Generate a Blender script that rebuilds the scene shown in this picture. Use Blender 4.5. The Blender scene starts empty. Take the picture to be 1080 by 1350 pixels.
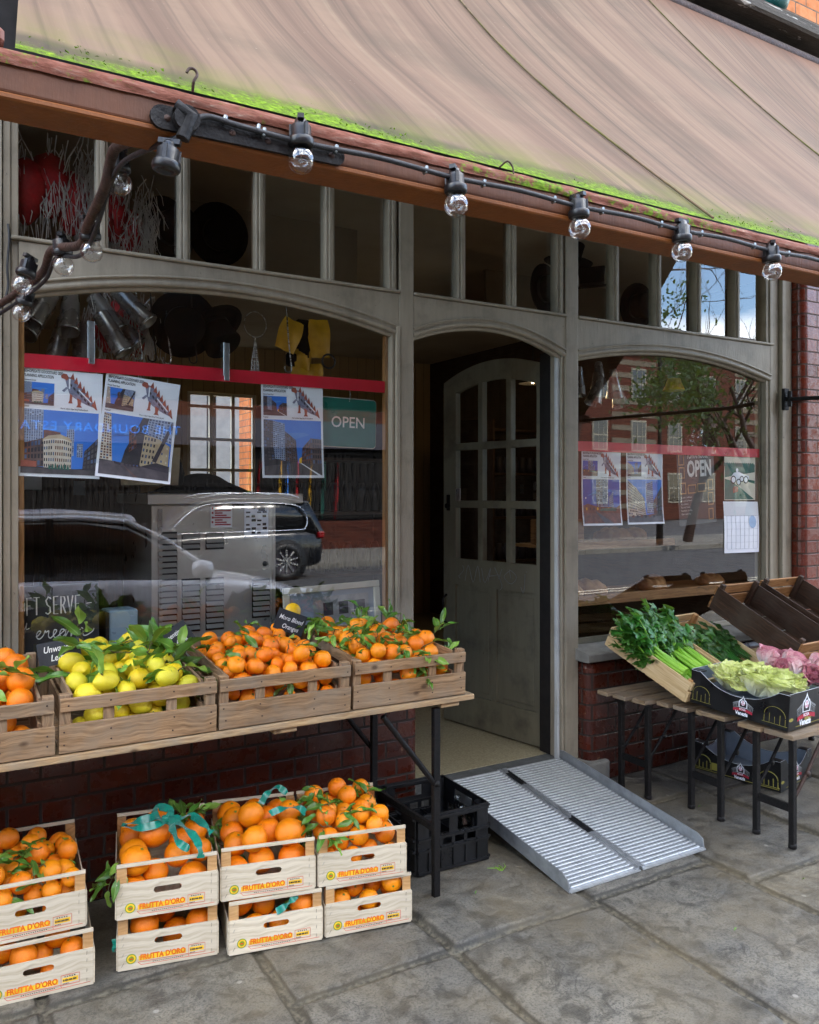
import bpy, bmesh, math, random
import numpy as np
from mathutils import Vector, Matrix, Euler, noise as mnoise
R = random.Random(7)
PI = math.pi
rad = math.radians
sc = bpy.context.scene
COL = sc.collection

def lin(h, a=1.0):
    h = h.lstrip('#')
    o = []
    for i in (0, 2, 4):
        c = int(h[i:i+2], 16)/255.0
        o.append(c/12.92 if c <= .04045 else ((c+.055)/1.055)**2.4)
    return (o[0], o[1], o[2], a)

# ------------------------------------------------------------------ materials
class T:
    def __init__(s, name):
        s.m = bpy.data.materials.new(name); s.m.use_nodes = True
        s.t = s.m.node_tree; s.t.nodes.clear()
    def n(s, typ, ins=None, out=0, **props):
        nd = s.t.nodes.new('ShaderNode'+typ)
        for k, v in props.items(): setattr(nd, k, v)
        for k, v in (ins or {}).items():
            so = nd.inputs[k]
            if isinstance(v, bpy.types.NodeSocket): s.t.links.new(v, so)
            else: so.default_value = v
        return nd.outputs[out]
    def co(s, which='Object', scale=(1, 1, 1), loc=(0, 0, 0)):
        c = s.n('TexCoord', out=which)
        return s.n('Mapping', {'Vector': c, 'Scale': scale, 'Location': loc})
    def noise(s, vec, scale, detail=4, rough=.55, out='Fac', dist=0.0):
        return s.n('TexNoise', {'Vector': vec, 'Scale': scale, 'Detail': detail, 'Roughness': rough, 'Distortion': dist}, out)
    def ramp(s, fac, pts, interp='LINEAR'):
        nd = s.t.nodes.new('ShaderNodeValToRGB'); cr = nd.color_ramp; cr.interpolation = interp
        while len(cr.elements) < len(pts): cr.elements.new(.5)
        for e, (p, c) in zip(cr.elements, pts):
            e.position = p
            e.color = c if not isinstance(c, (int, float)) else (c, c, c, 1)
        s.t.links.new(fac, nd.inputs[0]); return nd.outputs[0]
    def mix(s, f, a, b, blend='MIX'):
        nd = s.t.nodes.new('ShaderNodeMix'); nd.data_type = 'RGBA'; nd.blend_type = blend
        for k, v in ((0, f), (6, a), (7, b)):
            if isinstance(v, bpy.types.NodeSocket): s.t.links.new(v, nd.inputs[k])
            else: nd.inputs[k].default_value = v
        return nd.outputs[2]
    def math(s, op, a, b=0.0):
        return s.n('Math', {0: a, 1: b}, operation=op)
    def bump(s, h, strength=.3, dist=.01, normal=None):
        d = {'Height': h, 'Strength': strength, 'Distance': dist}
        if normal is not None: d['Normal'] = normal
        return s.n('Bump', d)
    def out(s, sh):
        o = s.t.nodes.new('ShaderNodeOutputMaterial'); s.t.links.new(sh, o.inputs[0]); return s.m
    def pbr(s, base, rough=.6, metal=0.0, normal=None, spec=.5, extra=None):
        d = {'Base Color': base, 'Roughness': rough, 'Metallic': metal, 'Specular IOR Level': spec}
        if normal is not None: d['Normal'] = normal
        d.update(extra or {})
        return s.out(s.n('BsdfPrincipled', d))
    def objrand(s):
        return s.n('ObjectInfo', out='Random')

MT = {}
def simple(name, c1, c2=None, scale=6, rough=.6, metal=0, bump=0, bscale=60, spec=.5, rvar=.12, per=0, stretch=(1, 1, 1), extra=None, which='Object'):
    t = T(name); v = t.co(which, stretch)
    c1 = lin(c1) if isinstance(c1, str) else c1
    c2 = lin(c2) if isinstance(c2, str) else (c2 or tuple(x*.75 for x in c1[:3])+(1,))
    f = t.noise(v, scale, 5, .6)
    base = t.mix(t.ramp(f, [(.35, 0), (.68, 1)]), c1, c2)
    if per:
        h = t.n('HueSaturation', {'Color': base, 'Value': t.n('MapRange', {0: t.objrand(), 3: 1-per, 4: 1+per})})
        base = h
    rg = t.n('MapRange', {0: t.noise(v, scale*2.3, 3), 1: .3, 2: .7, 3: max(.02, rough-rvar), 4: min(1, rough+rvar)})
    nm = t.bump(t.noise(v, bscale, 4), bump, .01) if bump else None
    MT[name] = t.pbr(base, rg, metal, nm, spec, extra); return MT[name]

def wood(name, light, mid, dark, rough=.75, knots=True, grain=1.0, grey=None, bump=.35, stain=.5):
    t = T(name); uv = t.n('TexCoord', out='UV')
    g = t.n('Mapping', {'Vector': uv, 'Scale': (3.0*grain, 55*grain, 1)})
    wv = t.noise(uv, 9, 2)
    gd = t.n('VectorMath', {0: g, 1: t.n('CombineXYZ', {'Y': t.math('MULTIPLY', wv, 2.2)})}, operation='ADD')
    f = t.noise(gd, 1.6, 6, .62)
    base = t.ramp(f, [(.28, lin(dark)), (.5, lin(mid)), (.72, lin(light))])
    big = t.noise(uv, 4.5, 4, .6)
    base = t.mix(t.ramp(big, [(.45, 0), (.7, stain)]), base, t.mix(.5, base, lin(dark)))
    if grey: base = t.mix(t.ramp(t.noise(uv, 7, 4), [(.4, 0), (.65, .75)]), base, lin(grey))
    if knots:
        vo = t.n('TexVoronoi', {'Vector': t.n('Mapping', {'Vector': uv, 'Scale': (7, 11, 1)}), 'Scale': 1.0}, 'Distance')
        k = t.ramp(vo, [(.05, 1), (.13, .0)])
        base = t.mix(t.math('MULTIPLY', k, .75), base, lin('#3a2616'))
    pr = t.n('MapRange', {0: t.objrand(), 3: .88, 4: 1.1})
    base = t.n('HueSaturation', {'Color': base, 'Value': pr})
    nm = t.bump(f, bump, .003)
    MT[name] = t.pbr(base, rough, 0, nm, .3); return MT[name]

def glass(name, ior=1.75, tint=(1, 1, 1, 1), rough=0.0, wave=0.0, wscale=3):
    t = T(name)
    nm = t.bump(t.noise(t.co('Object'), wscale, 2), wave, .02) if wave else None
    bf = t.n('NewGeometry', out='Backfacing')
    d = {'IOR': t.n('MapRange', {0: bf, 3: ior, 4: 1/ior})}
    if nm is not None: d['Normal'] = nm
    fr = t.n('Fresnel', d)
    gd = {'Color': (1, 1, 1, 1), 'Roughness': rough}
    if nm is not None: gd['Normal'] = nm
    sh = t.n('MixShader', {0: fr, 1: t.n('BsdfTransparent', {'Color': tint}), 2: t.n('BsdfGlossy', gd)})
    MT[name] = t.out(sh); return MT[name]

def brick(name, c1, c2, mortar, bw=.225, bh=.083, rough=.25, spec=.5, mort=.006, squash=.5, stain=None, bump=.5):
    t = T(name); uv = t.n('TexCoord', out='UV')
    bt = t.t.nodes.new('ShaderNodeTexBrick'); bt.offset = .5; bt.squash = squash; bt.squash_frequency = 2
    t.t.links.new(uv, bt.inputs['Vector'])
    for k, v in (('Color1', (0, 0, 0, 1)), ('Color2', (1, 1, 1, 1)), ('Mortar', (.5, .5, .5, 1)), ('Scale', 1.0), ('Mortar Size', mort), ('Mortar Smooth', .25), ('Brick Width', bw), ('Row Height', bh)):
        bt.inputs[k].default_value = v
    nb = t.noise(uv, 14, 5, .65)
    base = t.mix(bt.outputs['Color'], lin(c1), lin(c2))
    base = t.mix(t.ramp(nb, [(.4, 0), (.75, .55)]), base, t.mix(.5, lin(c1), lin('#160806')))
    if stain: base = t.mix(t.ramp(t.noise(uv, 26, 5, .7), [(.63, 0), (.7, .65)]), base, lin(stain))
    m = bt.outputs['Fac']
    base = t.mix(m, base, t.mix(t.noise(uv, 40, 3), lin(mortar), lin('#201812')))
    rg = t.mix(m, t.n('MapRange', {0: nb, 1: .3, 2: .7, 3: rough-.1, 4: rough+.2}), (.9, .9, .9, 1))
    h = t.math('SUBTRACT', t.math('MULTIPLY', t.noise(uv, 30, 3), .35), m)
    MT[name] = t.pbr(base, rg, 0, t.bump(h, bump, .006), spec); return MT[name]

# ------------------------------------------------------------------ mesh builder
class MB:
    def __init__(s): s.v, s.f, s.uv, s.mi, s.sm = [], [], [], [], []
    def add(s, verts, faces, uvs=None, mat=0, smooth=False, M=None):
        o = len(s.v)
        for p in verts:
            p = Vector(p)
            s.v.append(M @ p if M is not None else p)
        for i, fc in enumerate(faces):
            s.f.append([o+k for k in fc]); s.mi.append(mat); s.sm.append(smooth)
            s.uv.append(uvs[i] if uvs else [(verts[k][0]+verts[k][1]*.37, verts[k][2]+verts[k][1]*.61) for k in fc])
        return s
    def box(s, c, size, rot=None, mat=0, M=None):
        hx, hy, hz = size[0]/2, size[1]/2, size[2]/2
        vs = [(x, y, z) for x in (-hx, hx) for y in (-hy, hy) for z in (-hz, hz)]
        fs = [(0, 1, 3, 2), (4, 6, 7, 5), (0, 4, 5, 1), (2, 3, 7, 6), (0, 2, 6, 4), (1, 5, 7, 3)]
        ax = [(1, 2), (1, 2), (0, 2), (0, 2), (0, 1), (0, 1)]
        L = max(range(3), key=lambda i: size[i]); off = (R.random()*9, R.random()*9)
        uvs = []
        for fc, (a, b) in zip(fs, ax):
            if b == L: a, b = b, a
            uvs.append([(vs[k][a]+off[0], vs[k][b]+off[1]) for k in fc])
        Q = Matrix.Translation(c)
        if rot is not None: Q = Q @ (rot if isinstance(rot, Matrix) else Euler(rot).to_matrix().to_4x4())
        if M is not None: Q = M @ Q
        return s.add(vs, fs, uvs, mat, False, Q)
    def bx(s, x0, x1, y0, y1, z0, z1, mat=0, M=None):
        return s.box(((x0+x1)/2, (y0+y1)/2, (z0+z1)/2), (x1-x0, y1-y0, z1-z0), None, mat, M)
    def wallbox(s, x0, x1, y0, y1, z0, z1, mat=0):      # metric wall UVs: u along the wall, v up
        vs = [(x, y, z) for x in (x0, x1) for y in (y0, y1) for z in (z0, z1)]
        fs = [(0, 1, 3, 2), (4, 6, 7, 5), (0, 4, 5, 1), (2, 3, 7, 6), (0, 2, 6, 4), (1, 5, 7, 3)]
        ax = [(1, 2), (1, 2), (0, 2), (0, 2), (0, 1), (0, 1)]
        return s.add(vs, fs, [[(vs[k][a], vs[k][b]) for k in fc] for fc, (a, b) in zip(fs, ax)], mat)
    def tube(s, path, r, n=8, mat=0, cap=True, smooth=True):
        P = [Vector(p) for p in path]; m = len(P)
        rs = r if isinstance(r, (list, tuple)) else [r]*m
        vs, fs, uvs = [], [], []
        up = None; dl = 0
        for i, p in enumerate(P):
            d = (P[min(i+1, m-1)]-P[max(i-1, 0)])
            d = d.normalized() if d.length > 1e-9 else Vector((0, 0, 1))
            if up is None: up = d.orthogonal().normalized()
            else:
                up = up-d*up.dot(d); up = up.normalized() if up.length > 1e-6 else d.orthogonal().normalized()
            w = d.cross(up)
            for k in range(n):
                a = 2*PI*k/n; vs.append(p+(up*math.cos(a)+w*math.sin(a))*rs[i])
        for i in range(m-1):
            l = (P[i+1]-P[i]).length
            for k in range(n):
                k2 = (k+1) % n
                fs.append((i*n+k, i*n+k2, (i+1)*n+k2, (i+1)*n+k))
                c = .03
                uvs.append([(dl, k*c), (dl, (k+1)*c), (dl+l, (k+1)*c), (dl+l, k*c)])
            dl += l
        s.add(vs, fs, uvs, mat, smooth)
        if cap:
            s.add(vs[:n], [tuple(range(n))[::-1]], None, mat); s.add(vs[-n:], [tuple(range(n))], None, mat)
        return s
    def lathe(s, prof, n=20, M=None, mat=0, smooth=True, a0=0, a1=2*PI):
        vs, fs, uvs = [], [], []
        full = abs(a1-a0-2*PI) < 1e-6; cols = n if full else n+1
        for (r, z) in prof:
            for k in range(cols):
                a = a0+(a1-a0)*k/n; vs.append((r*math.cos(a), r*math.sin(a), z))
        for i in range(len(prof)-1):
            for k in range(n):
                k2 = (k+1) % cols
                fs.append((i*cols+k, i*cols+k2, (i+1)*cols+k2, (i+1)*cols+k))
                uvs.append([(k/n, i*.1), ((k+1)/n, i*.1), ((k+1)/n, (i+1)*.1), (k/n, (i+1)*.1)])
        return s.add(vs, fs, uvs, mat, smooth, M)
    def prism(s, outer, depth, holes=(), M=None, mat=0, sidemat=None):
        # outline in local xy extruded z 0..depth (holes allowed)
        bm = bmesh.new()
        loops = [outer]+list(holes); eds = []; lv = []
        for lp in loops:
            vv = [bm.verts.new((x, y, 0)) for x, y in lp]; lv.append(vv)
            eds += [bm.edges.new((vv[i], vv[(i+1) % len(vv)])) for i in range(len(vv))]
        if holes: bmesh.ops.triangle_fill(bm, use_beauty=True, edges=eds)
        else: bm.faces.new(lv[0])
        bm.verts.index_update()
        pts = [(v.co.x, v.co.y) for v in bm.verts]; fl = [[v.index for v in f.verts] for f in bm.faces]
        sgn = []
        for f in bm.faces: f.normal_update(); sgn.append(f.normal.z)
        bm.free()
        N = len(pts); ox, oy = R.random()*5, R.random()*5
        vs = [(x, y, 0) for x, y in pts]+[(x, y, depth) for x, y in pts]
        ext = [max(p[i] for p in outer)-min(p[i] for p in outer) for i in (0, 1)]
        sw = ext[1] > ext[0]
        uvf = lambda k: ((pts[k % N][1]+oy, pts[k % N][0]+ox) if sw else (pts[k % N][0]+ox, pts[k % N][1]+oy))
        fs, uvs = [], []
        for f, sg in zip(fl, sgn):
            f = f if sg > 0 else f[::-1]
            fs.append([k+N for k in f]); uvs.append([uvf(k) for k in f])
            fs.append(f[::-1]); uvs.append([uvf(k) for k in f[::-1]])
        s.add(vs, fs, uvs, mat, False, M)
        o = 0
        for li, lp in enumerate(loops):
            n = len(lp); area = sum(lp[i][0]*lp[(i+1) % n][1]-lp[(i+1) % n][0]*lp[i][1] for i in range(n))
            q, qu = [], []
            for i in range(n):
                j = (i+1) % n; a, b = o+i, o+j
                fc = (a, b, b+N, a+N) if (area > 0) == (li == 0) else (b, a, a+N, b+N)
                q.append(fc); qu.append([(uvf(k)[0], uvf(k)[1]+(depth if k >= N else 0)) for k in fc])
            s.add(vs, q, qu, mat if sidemat is None else sidemat, False, M); o += n
        return s
    def grid(s, fn, nu, nv, mat=0, smooth=True, M=None, uvs=(1, 1)):
        vs = [fn(i/nu, j/nv) for i in range(nu+1) for j in range(nv+1)]
        fs, uu = [], []
        for i in range(nu):
            for j in range(nv):
                a = i*(nv+1)+j; fs.append((a, a+nv+1, a+nv+2, a+1))
                uu.append([(i/nu*uvs[0], j/nv*uvs[1]), ((i+1)/nu*uvs[0], j/nv*uvs[1]), ((i+1)/nu*uvs[0], (j+1)/nv*uvs[1]), (i/nu*uvs[0], (j+1)/nv*uvs[1])])
        return s.add(vs, fs, uu, mat, smooth, M)
    def mesh(s, name, mats, bevel=0, seg=1, weld=False):
        me = bpy.data.meshes.new(name)
        me.from_pydata([tuple(v) for v in s.v], [], s.f)
        ul = me.uv_layers.new(name='UVMap')
        ul.data.foreach_set('uv', [c for face in s.uv for p in face for c in (p[0], p[1])])
        me.polygons.foreach_set('material_index', s.mi); me.polygons.foreach_set('use_smooth', s.sm)
        for m in (mats if isinstance(mats, (list, tuple)) else [mats]): me.materials.append(m)
        if bevel or weld:
            bm = bmesh.new(); bm.from_mesh(me)
            if weld: bmesh.ops.remove_doubles(bm, verts=bm.verts, dist=1e-5)
            if bevel:
                es = [e for e in bm.edges if len(e.link_faces) == 2 and e.calc_face_angle(0) > .6]
                bmesh.ops.bevel(bm, geom=es, offset=bevel, segments=seg, affect='EDGES', profile=.6, clamp_overlap=True)
            bm.to_mesh(me); bm.free()
        me.update(); return me
    def build(s, name, mats, parent=None, bevel=0, seg=1, weld=False):
        o = bpy.data.objects.new(name, s.mesh(name, mats, bevel, seg, weld)); COL.objects.link(o)
        if parent is not None: o.parent = parent
        return o

def tag(o, label, cat, group=None):
    o['label'] = label; o['category'] = cat
    if group: o['group'] = group
    return o
def thing(name, label, cat, loc=(0, 0, 0), rot=(0, 0, 0), group=None):
    o = bpy.data.objects.new(name, None); o.empty_display_size = .1; COL.objects.link(o)
    o.location = loc; o.rotation_euler = rot
    return tag(o, label, cat, group)
def struct(o): o['kind'] = 'structure'; return o
def meshobj(name, me, parent=None, loc=None, rot=None):
    o = bpy.data.objects.new(name, me); COL.objects.link(o)
    if parent is not None: o.parent = parent
    if loc is not None: o.location = loc
    if rot is not None: o.rotation_euler = rot
    return o
def copy_tree(o, parent=None):
    c = o.copy(); COL.objects.link(c)
    if parent is not None: c.parent = parent
    for ch in o.children: copy_tree(ch, c)
    return c
def arc(x0, x1, z0, zm, z1, n=18):      # segmental arch points from (x0,z0) over zm to (x1,z1)
    out = []
    for i in range(n+1):
        t = i/n; c = 4*t*(1-t)
        out.append((x0+(x1-x0)*t, z0+(z1-z0)*t+(zm-(z0+z1)/2)*c))
    return out
FR = Matrix(((1, 0, 0, 0), (0, 0, 1, 0), (0, 1, 0, 0), (0, 0, 0, 1)))     # local (x,y,z) -> world (x, z, y): outline drawn in xz, depth along +y
# lettering as flat mesh, cached
_txt = {}
def text_mesh(txt, mat, size=1.0, sx=1.0, bold=0.0, align='LEFT', shear=0.0, space=1.0):
    key = (txt, mat.name, size, sx, bold, align, shear, space)
    if key in _txt: return _txt[key]
    cu = bpy.data.curves.new('lettering', 'FONT'); cu.body = txt; cu.size = size; cu.align_x = align
    cu.offset = bold*size; cu.shear = shear; cu.space_character = space; cu.resolution_u = 3
    ob = bpy.data.objects.new('lettering', cu); COL.objects.link(ob)
    bpy.context.view_layer.update()
    me = bpy.data.meshes.new_from_object(ob.evaluated_get(bpy.context.evaluated_depsgraph_get()))
    bpy.data.objects.remove(ob); bpy.data.curves.remove(cu)
    for v in me.vertices: v.co.x *= sx
    me.materials.clear(); me.materials.append(mat); me.name = 'lettering'
    _txt[key] = me; return me
STAND = Matrix(((1, 0, 0, 0), (0, 0, -1, 0), (0, 1, 0, 0), (0, 0, 0, 1)))    # text plane -> upright facing -y
def add_text(mb, txt, pos, size, sx=1.0, bold=0.0, align='LEFT', mat=0, rot=0.0, shear=0.0, M=None, space=1.0):
    """lettering merged into mesh builder, upright facing -y at pos"""
    me = text_mesh(txt, MT['ink_black'], size, sx, bold, align, shear, space)
    Q = Matrix.Translation(pos) @ Matrix.Rotation(rot, 4, 'Y') @ STAND
    if M is not None: Q = M @ Q
    mb.add([v.co.copy() for v in me.vertices], [list(p.vertices) for p in me.polygons], None, mat, False, Q)
def stroke(mb, pts, w, pos, sc_, mat=0, M=None):     # hand-drawn stroke: thin flattened tube, xz plane facing -y
    P = [(pos[0]+p[0]*sc_, pos[1], pos[2]+p[1]*sc_) for p in pts]
    if M is not None: P = [M @ Vector(p) for p in P]
    mb.tube(P, w, 5)
def smooth_path(pts, k=5):
    P = [Vector(p) for p in pts]; out = []
    for i in range(len(P)-1):
        p0, p1, p2, p3 = P[max(i-1, 0)], P[i], P[i+1], P[min(i+2, len(P)-1)]
        for j in range(k):
            t = j/k
            out.append(.5*((2*p1)+(p2-p0)*t+(2*p0-5*p1+4*p2-p3)*t*t+(3*p1-p0-3*p2+p3)*t**3))
    out.append(P[-1]); return out

# ------------------------------------------------------------------ palette
simple('ink_black', '#1a1a1c', '#101012', rough=.8, spec=.1)
simple('black_iron', '#0b0b0c', '#151211', 18, .6, 0, .3, 90, spec=.25)
simple('black_plastic', '#0d0e10', '#15171a', 12, .38, 0, .1, 120)
simple('black_rubber', '#101114', '#1a1b1d', 20, .55, 0, .15, 150)
simple('chalk_white', '#e8e6e0', '#c9c7c2', 60, .9, 0, 0, spec=.1)
simple('slate_board', '#15171a', '#22252a', 14, .6, 0, .1, 100)
simple('paper_white', '#eef2f8', '#e4e9f1', 5, .7, 0, 0, spec=.2)
simple('red_tape', '#c8102e', '#b00c26', 7, .45, 0, .15, 30)
simple('teal_ribbon', '#05856f', '#046455', 20, .22, 0, .1, 60, extra={'Sheen Weight': .3})
simple('steel', '#b6b8b6', '#9fa19f', 5, .28, 1, .04, 200, stretch=(1, 1, 14))
simple('steel_sheet', '#bdbcb6', '#a9a8a2', 3, .36, .55, 0)
simple('steel_dark', '#a5a099', '#7f7a74', 5, .3, .6, .05, 90)
simple('galvanised', '#8f979a', '#7c8487', 25, .42, 1, .08, 90)
simple('alu', '#d0d3d5', '#b5b9bc', 12, .4, .65, .1, 140, stretch=(6, 1, 1))
simple('alu_worn', '#9da1a4', '#84888b', 16, .5, .65, .15, 120)
simple('brown_iron', '#3f2a20', '#2a1d18', 30, .6, .2, .4, 90)
simple('beige_board', '#8a7b64', '#7a6c57', 3, .7, 0, .05, 40)
simple('plaster', '#a79a86', '#978a77', 2, .85, 0, .05, 60)
simple('terrazzo', '#a79d80', '#837a60', 90, .55, 0, .05, 200)
simple('step_stone', '#5c5e5d', '#4a4c4b', 14, .7, 0, .2, 80)
simple('stone_grey', '#7d7c76', '#615f59', 8, .8, 0, .35, 50)
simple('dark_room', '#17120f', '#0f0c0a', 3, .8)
simple('black_felt', '#0c0b0c', '#131113', 20, .95, 0, .2, 150, spec=.1)
simple('yellow_vest', '#d8a512', '#b88a0c', 12, .55, 0, .3, 40)
simple('red_fringe', '#b01018', '#8a0a12', 30, .7)
simple('white_fringe', '#d9d6d2', '#b9b5b2', 30, .7)
simple('cotton_bag', '#c9b795', '#b2a07f', 9, .9, 0, .4, 60)
simple('green_sign', '#0b6a5c', '#085c50', 4, .35)
simple('white_enamel', '#e6ebe6', '#dde2dd', 5, .4)
simple('bread', '#7a4a22', '#b98a55', 9, .8, 0, .5, 50)
simple('slate_slats', '#a89880', '#8e8069', 6, .7)
simple('card_black', '#0c0c0e', '#141416', 5, .35)
simple('card_inner', '#8f9aa6', '#7d8894', 8, .7)
simple('gold_ink', '#9a9243', '#827a34', 9, .5)
simple('pink_ink', '#d9a6b4', '#c48c9c', 9, .5)
simple('banner_red', '#b0263c', '#971c32', 9, .5)
simple('frutta_red', '#d8381e', '#c42f18', 40, .7)
simple('frutta_orange', '#ec7414', '#d9620c', 40, .7)
simple('frutta_yellow', '#f2c12a', '#e5b01c', 40, .7)
simple('seal_green', '#7d9b2a', '#6a8a20', 40, .7)
simple('ink_brown', '#4a4038', '#332b26', 40, .8)
simple('pic_blue', '#3f86e2', '#2a6ad0', 3, .6)
simple('pic_night', '#203c9c', '#2d63c6', 3, .6)
simple('pic_brick', '#7a4a3c', '#4c2f2a', 40, .6)
simple('pic_stone', '#c9bfae', '#8e867a', 40, .6)
simple('pic_glass', '#6c7c98', '#39465e', 30, .6)
simple('pic_dark', '#2a2830', '#3a3540', 20, .6)
simple('pic_road', '#5a5458', '#3c383e', 20, .6)
simple('pic_green', '#2f6a5c', '#1f5148', 14, .6)
simple('pic_cream', '#d9d4c2', '#c9c3b0', 10, .6)
simple('dino_red', '#a85a48', '#8a4638', 30, .6)
simple('dino_grey', '#8c90a6', '#5c6078', 60, .6)
simple('brown_poster', '#2f2621', '#261e1a', 8, .5)
simple('frame_white', '#cfc9b6', '#bdb7a4', 8, .55)
simple('tan_line', '#b08a5a', '#9a764a', 8, .6)
simple('yellow_card', '#e8b818', '#d8a810', 8, .5)
def worn(name, c):      # printing ink rubbed off in places so the bare wood shows
    t = T(name); o = t.n('TexCoord', out='Object'); r = t.n('ObjectInfo', out='Random')
    q = t.n('VectorMath', {0: o, 1: t.n('CombineXYZ', {'X': t.math('MULTIPLY', r, 9.0), 'Z': t.math('MULTIPLY', r, 5.0)})}, operation='ADD')
    f = t.ramp(t.noise(q, 130, 4, .7), [(.34, 1), (.40, 0)]); g = t.ramp(t.noise(q, 16, 3), [(.40, .32), (.6, .0)])
    k = t.math('MAXIMUM', t.math('MULTIPLY', f, .6), g)
    MT[name] = t.out(t.n('MixShader', {0: k, 1: t.n('BsdfPrincipled', {'Base Color': lin(c), 'Roughness': .75}), 2: t.n('BsdfTransparent')}))
for nm_, c_ in (('frutta_red', '#d8381e'), ('frutta_orange', '#ec7414'), ('frutta_yellow', '#f2c12a'), ('seal_green', '#7d9b2a'), ('ink_brown', '#4a4038')): worn(nm_, c_)
wood('wood_weathered', '#b89873', '#8f7050', '#54402c', grey='#867866', bump=.6)
wood('wood_plank', '#c6aa80', '#a58660', '#6f5539', grey='#8f8370', bump=.5)
wood('wood_pine', '#d9c29a', '#c9ad80', '#a98a5c', rough=.65, bump=.25, stain=.2)
wood('wood_white', '#d6cbb4', '#c9bda5', '#a99a80', rough=.7, bump=.25, knots=False, stain=.3)
wood('wood_post', '#cfa878', '#b98f5e', '#94693f', rough=.7, knots=False, stain=.2)
wood('wood_dark', '#5a3f2c', '#3d2a1d', '#22170f', rough=.7, grey='#4a3e34', bump=.5)
wood('wood_bench', '#b0997a', '#8c7558', '#5c4a38', grey='#857a6c', bump=.6)
wood('wood_shelf', '#b08456', '#94693f', '#6c4a2a', rough=.6)
brick('brick_glazed', '#38150d', '#4e2013', '#2b211b', stain='#8a6a52')
brick('brick_pier', '#5e2417', '#783422', '#5a4034', rough=.22)
brick('brick_orange', '#b5683c', '#c98050', '#8f7a66', rough=.8, spec=.2, squash=1)
simple('far_stone', '#63594b', '#544b3f', 3, .9)
simple('far_frame', '#8d8879', '#7d786a', 3, .8)
brick('brick_far', '#43211a', '#552b1f', '#6a5044', rough=.85, spec=.2, squash=1, bw=.24, bh=.09)
glass('pane_glass', 1.92, (.93, .96, .95, 1), 0, .015, 1.5)
glass('bulb_glass', 2.0, (.93, .93, .92, 1))
glass('bottle_glass', 1.6, (.75, .8, .8, 1))
glass('ripple_glass', 1.5, (.62, .52, .42, 1), .12, .25, 45)
# weathered paint of the shopfront frame
def paint(name, c, worn, dirt, bare='#6c6455'):
    t = T(name); o = t.co('Object', (9, 9, 1.1)); o2 = t.co('Object')
    f = t.noise(o, 3, 6, .65)
    b = t.mix(t.ramp(f, [(.36, 0), (.68, .6)]), lin(c), lin(worn))
    b = t.mix(t.ramp(t.noise(o2, 5, 5, .65), [(.5, 0), (.75, .6)]), b, lin(dirt))
    b = t.mix(t.ramp(t.noise(o2, 34, 4, .75), [(.68, 0), (.71, .85)]), b, lin(bare))
    h = t.math('ADD', t.noise(o, 12, 4), t.math('MULTIPLY', t.noise(o2, 70, 3), .5))
    MT[name] = t.pbr(b, .55, 0, t.bump(h, .3, .004), .35)
paint('frame_paint', '#948c7b', '#7c7566', '#5b5649', '#474137')
paint('door_paint', '#76725f', '#676353', '#37342d', '#3d3830')  # darker than the frame paint: indoor shade put into the door's colour
paint('rebate_white', '#b9bdbd', '#a3a8a8', '#7c7e7c')
paint('bar_paint_lit', '#7a4516', '#683a12', '#4a280e', '#4a2a18')  # lighter copy of the bar paint, light from the ground put into the colour
paint('bar_paint_shaded', '#5a331a', '#4c2b16', '#38200f', '#2a1a10')  # darker copy of the bar paint, shade on the front face put into the colour
paint('bar_peel', '#7d5244', '#6c4438', '#6c5e50', '#998d7b')
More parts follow.
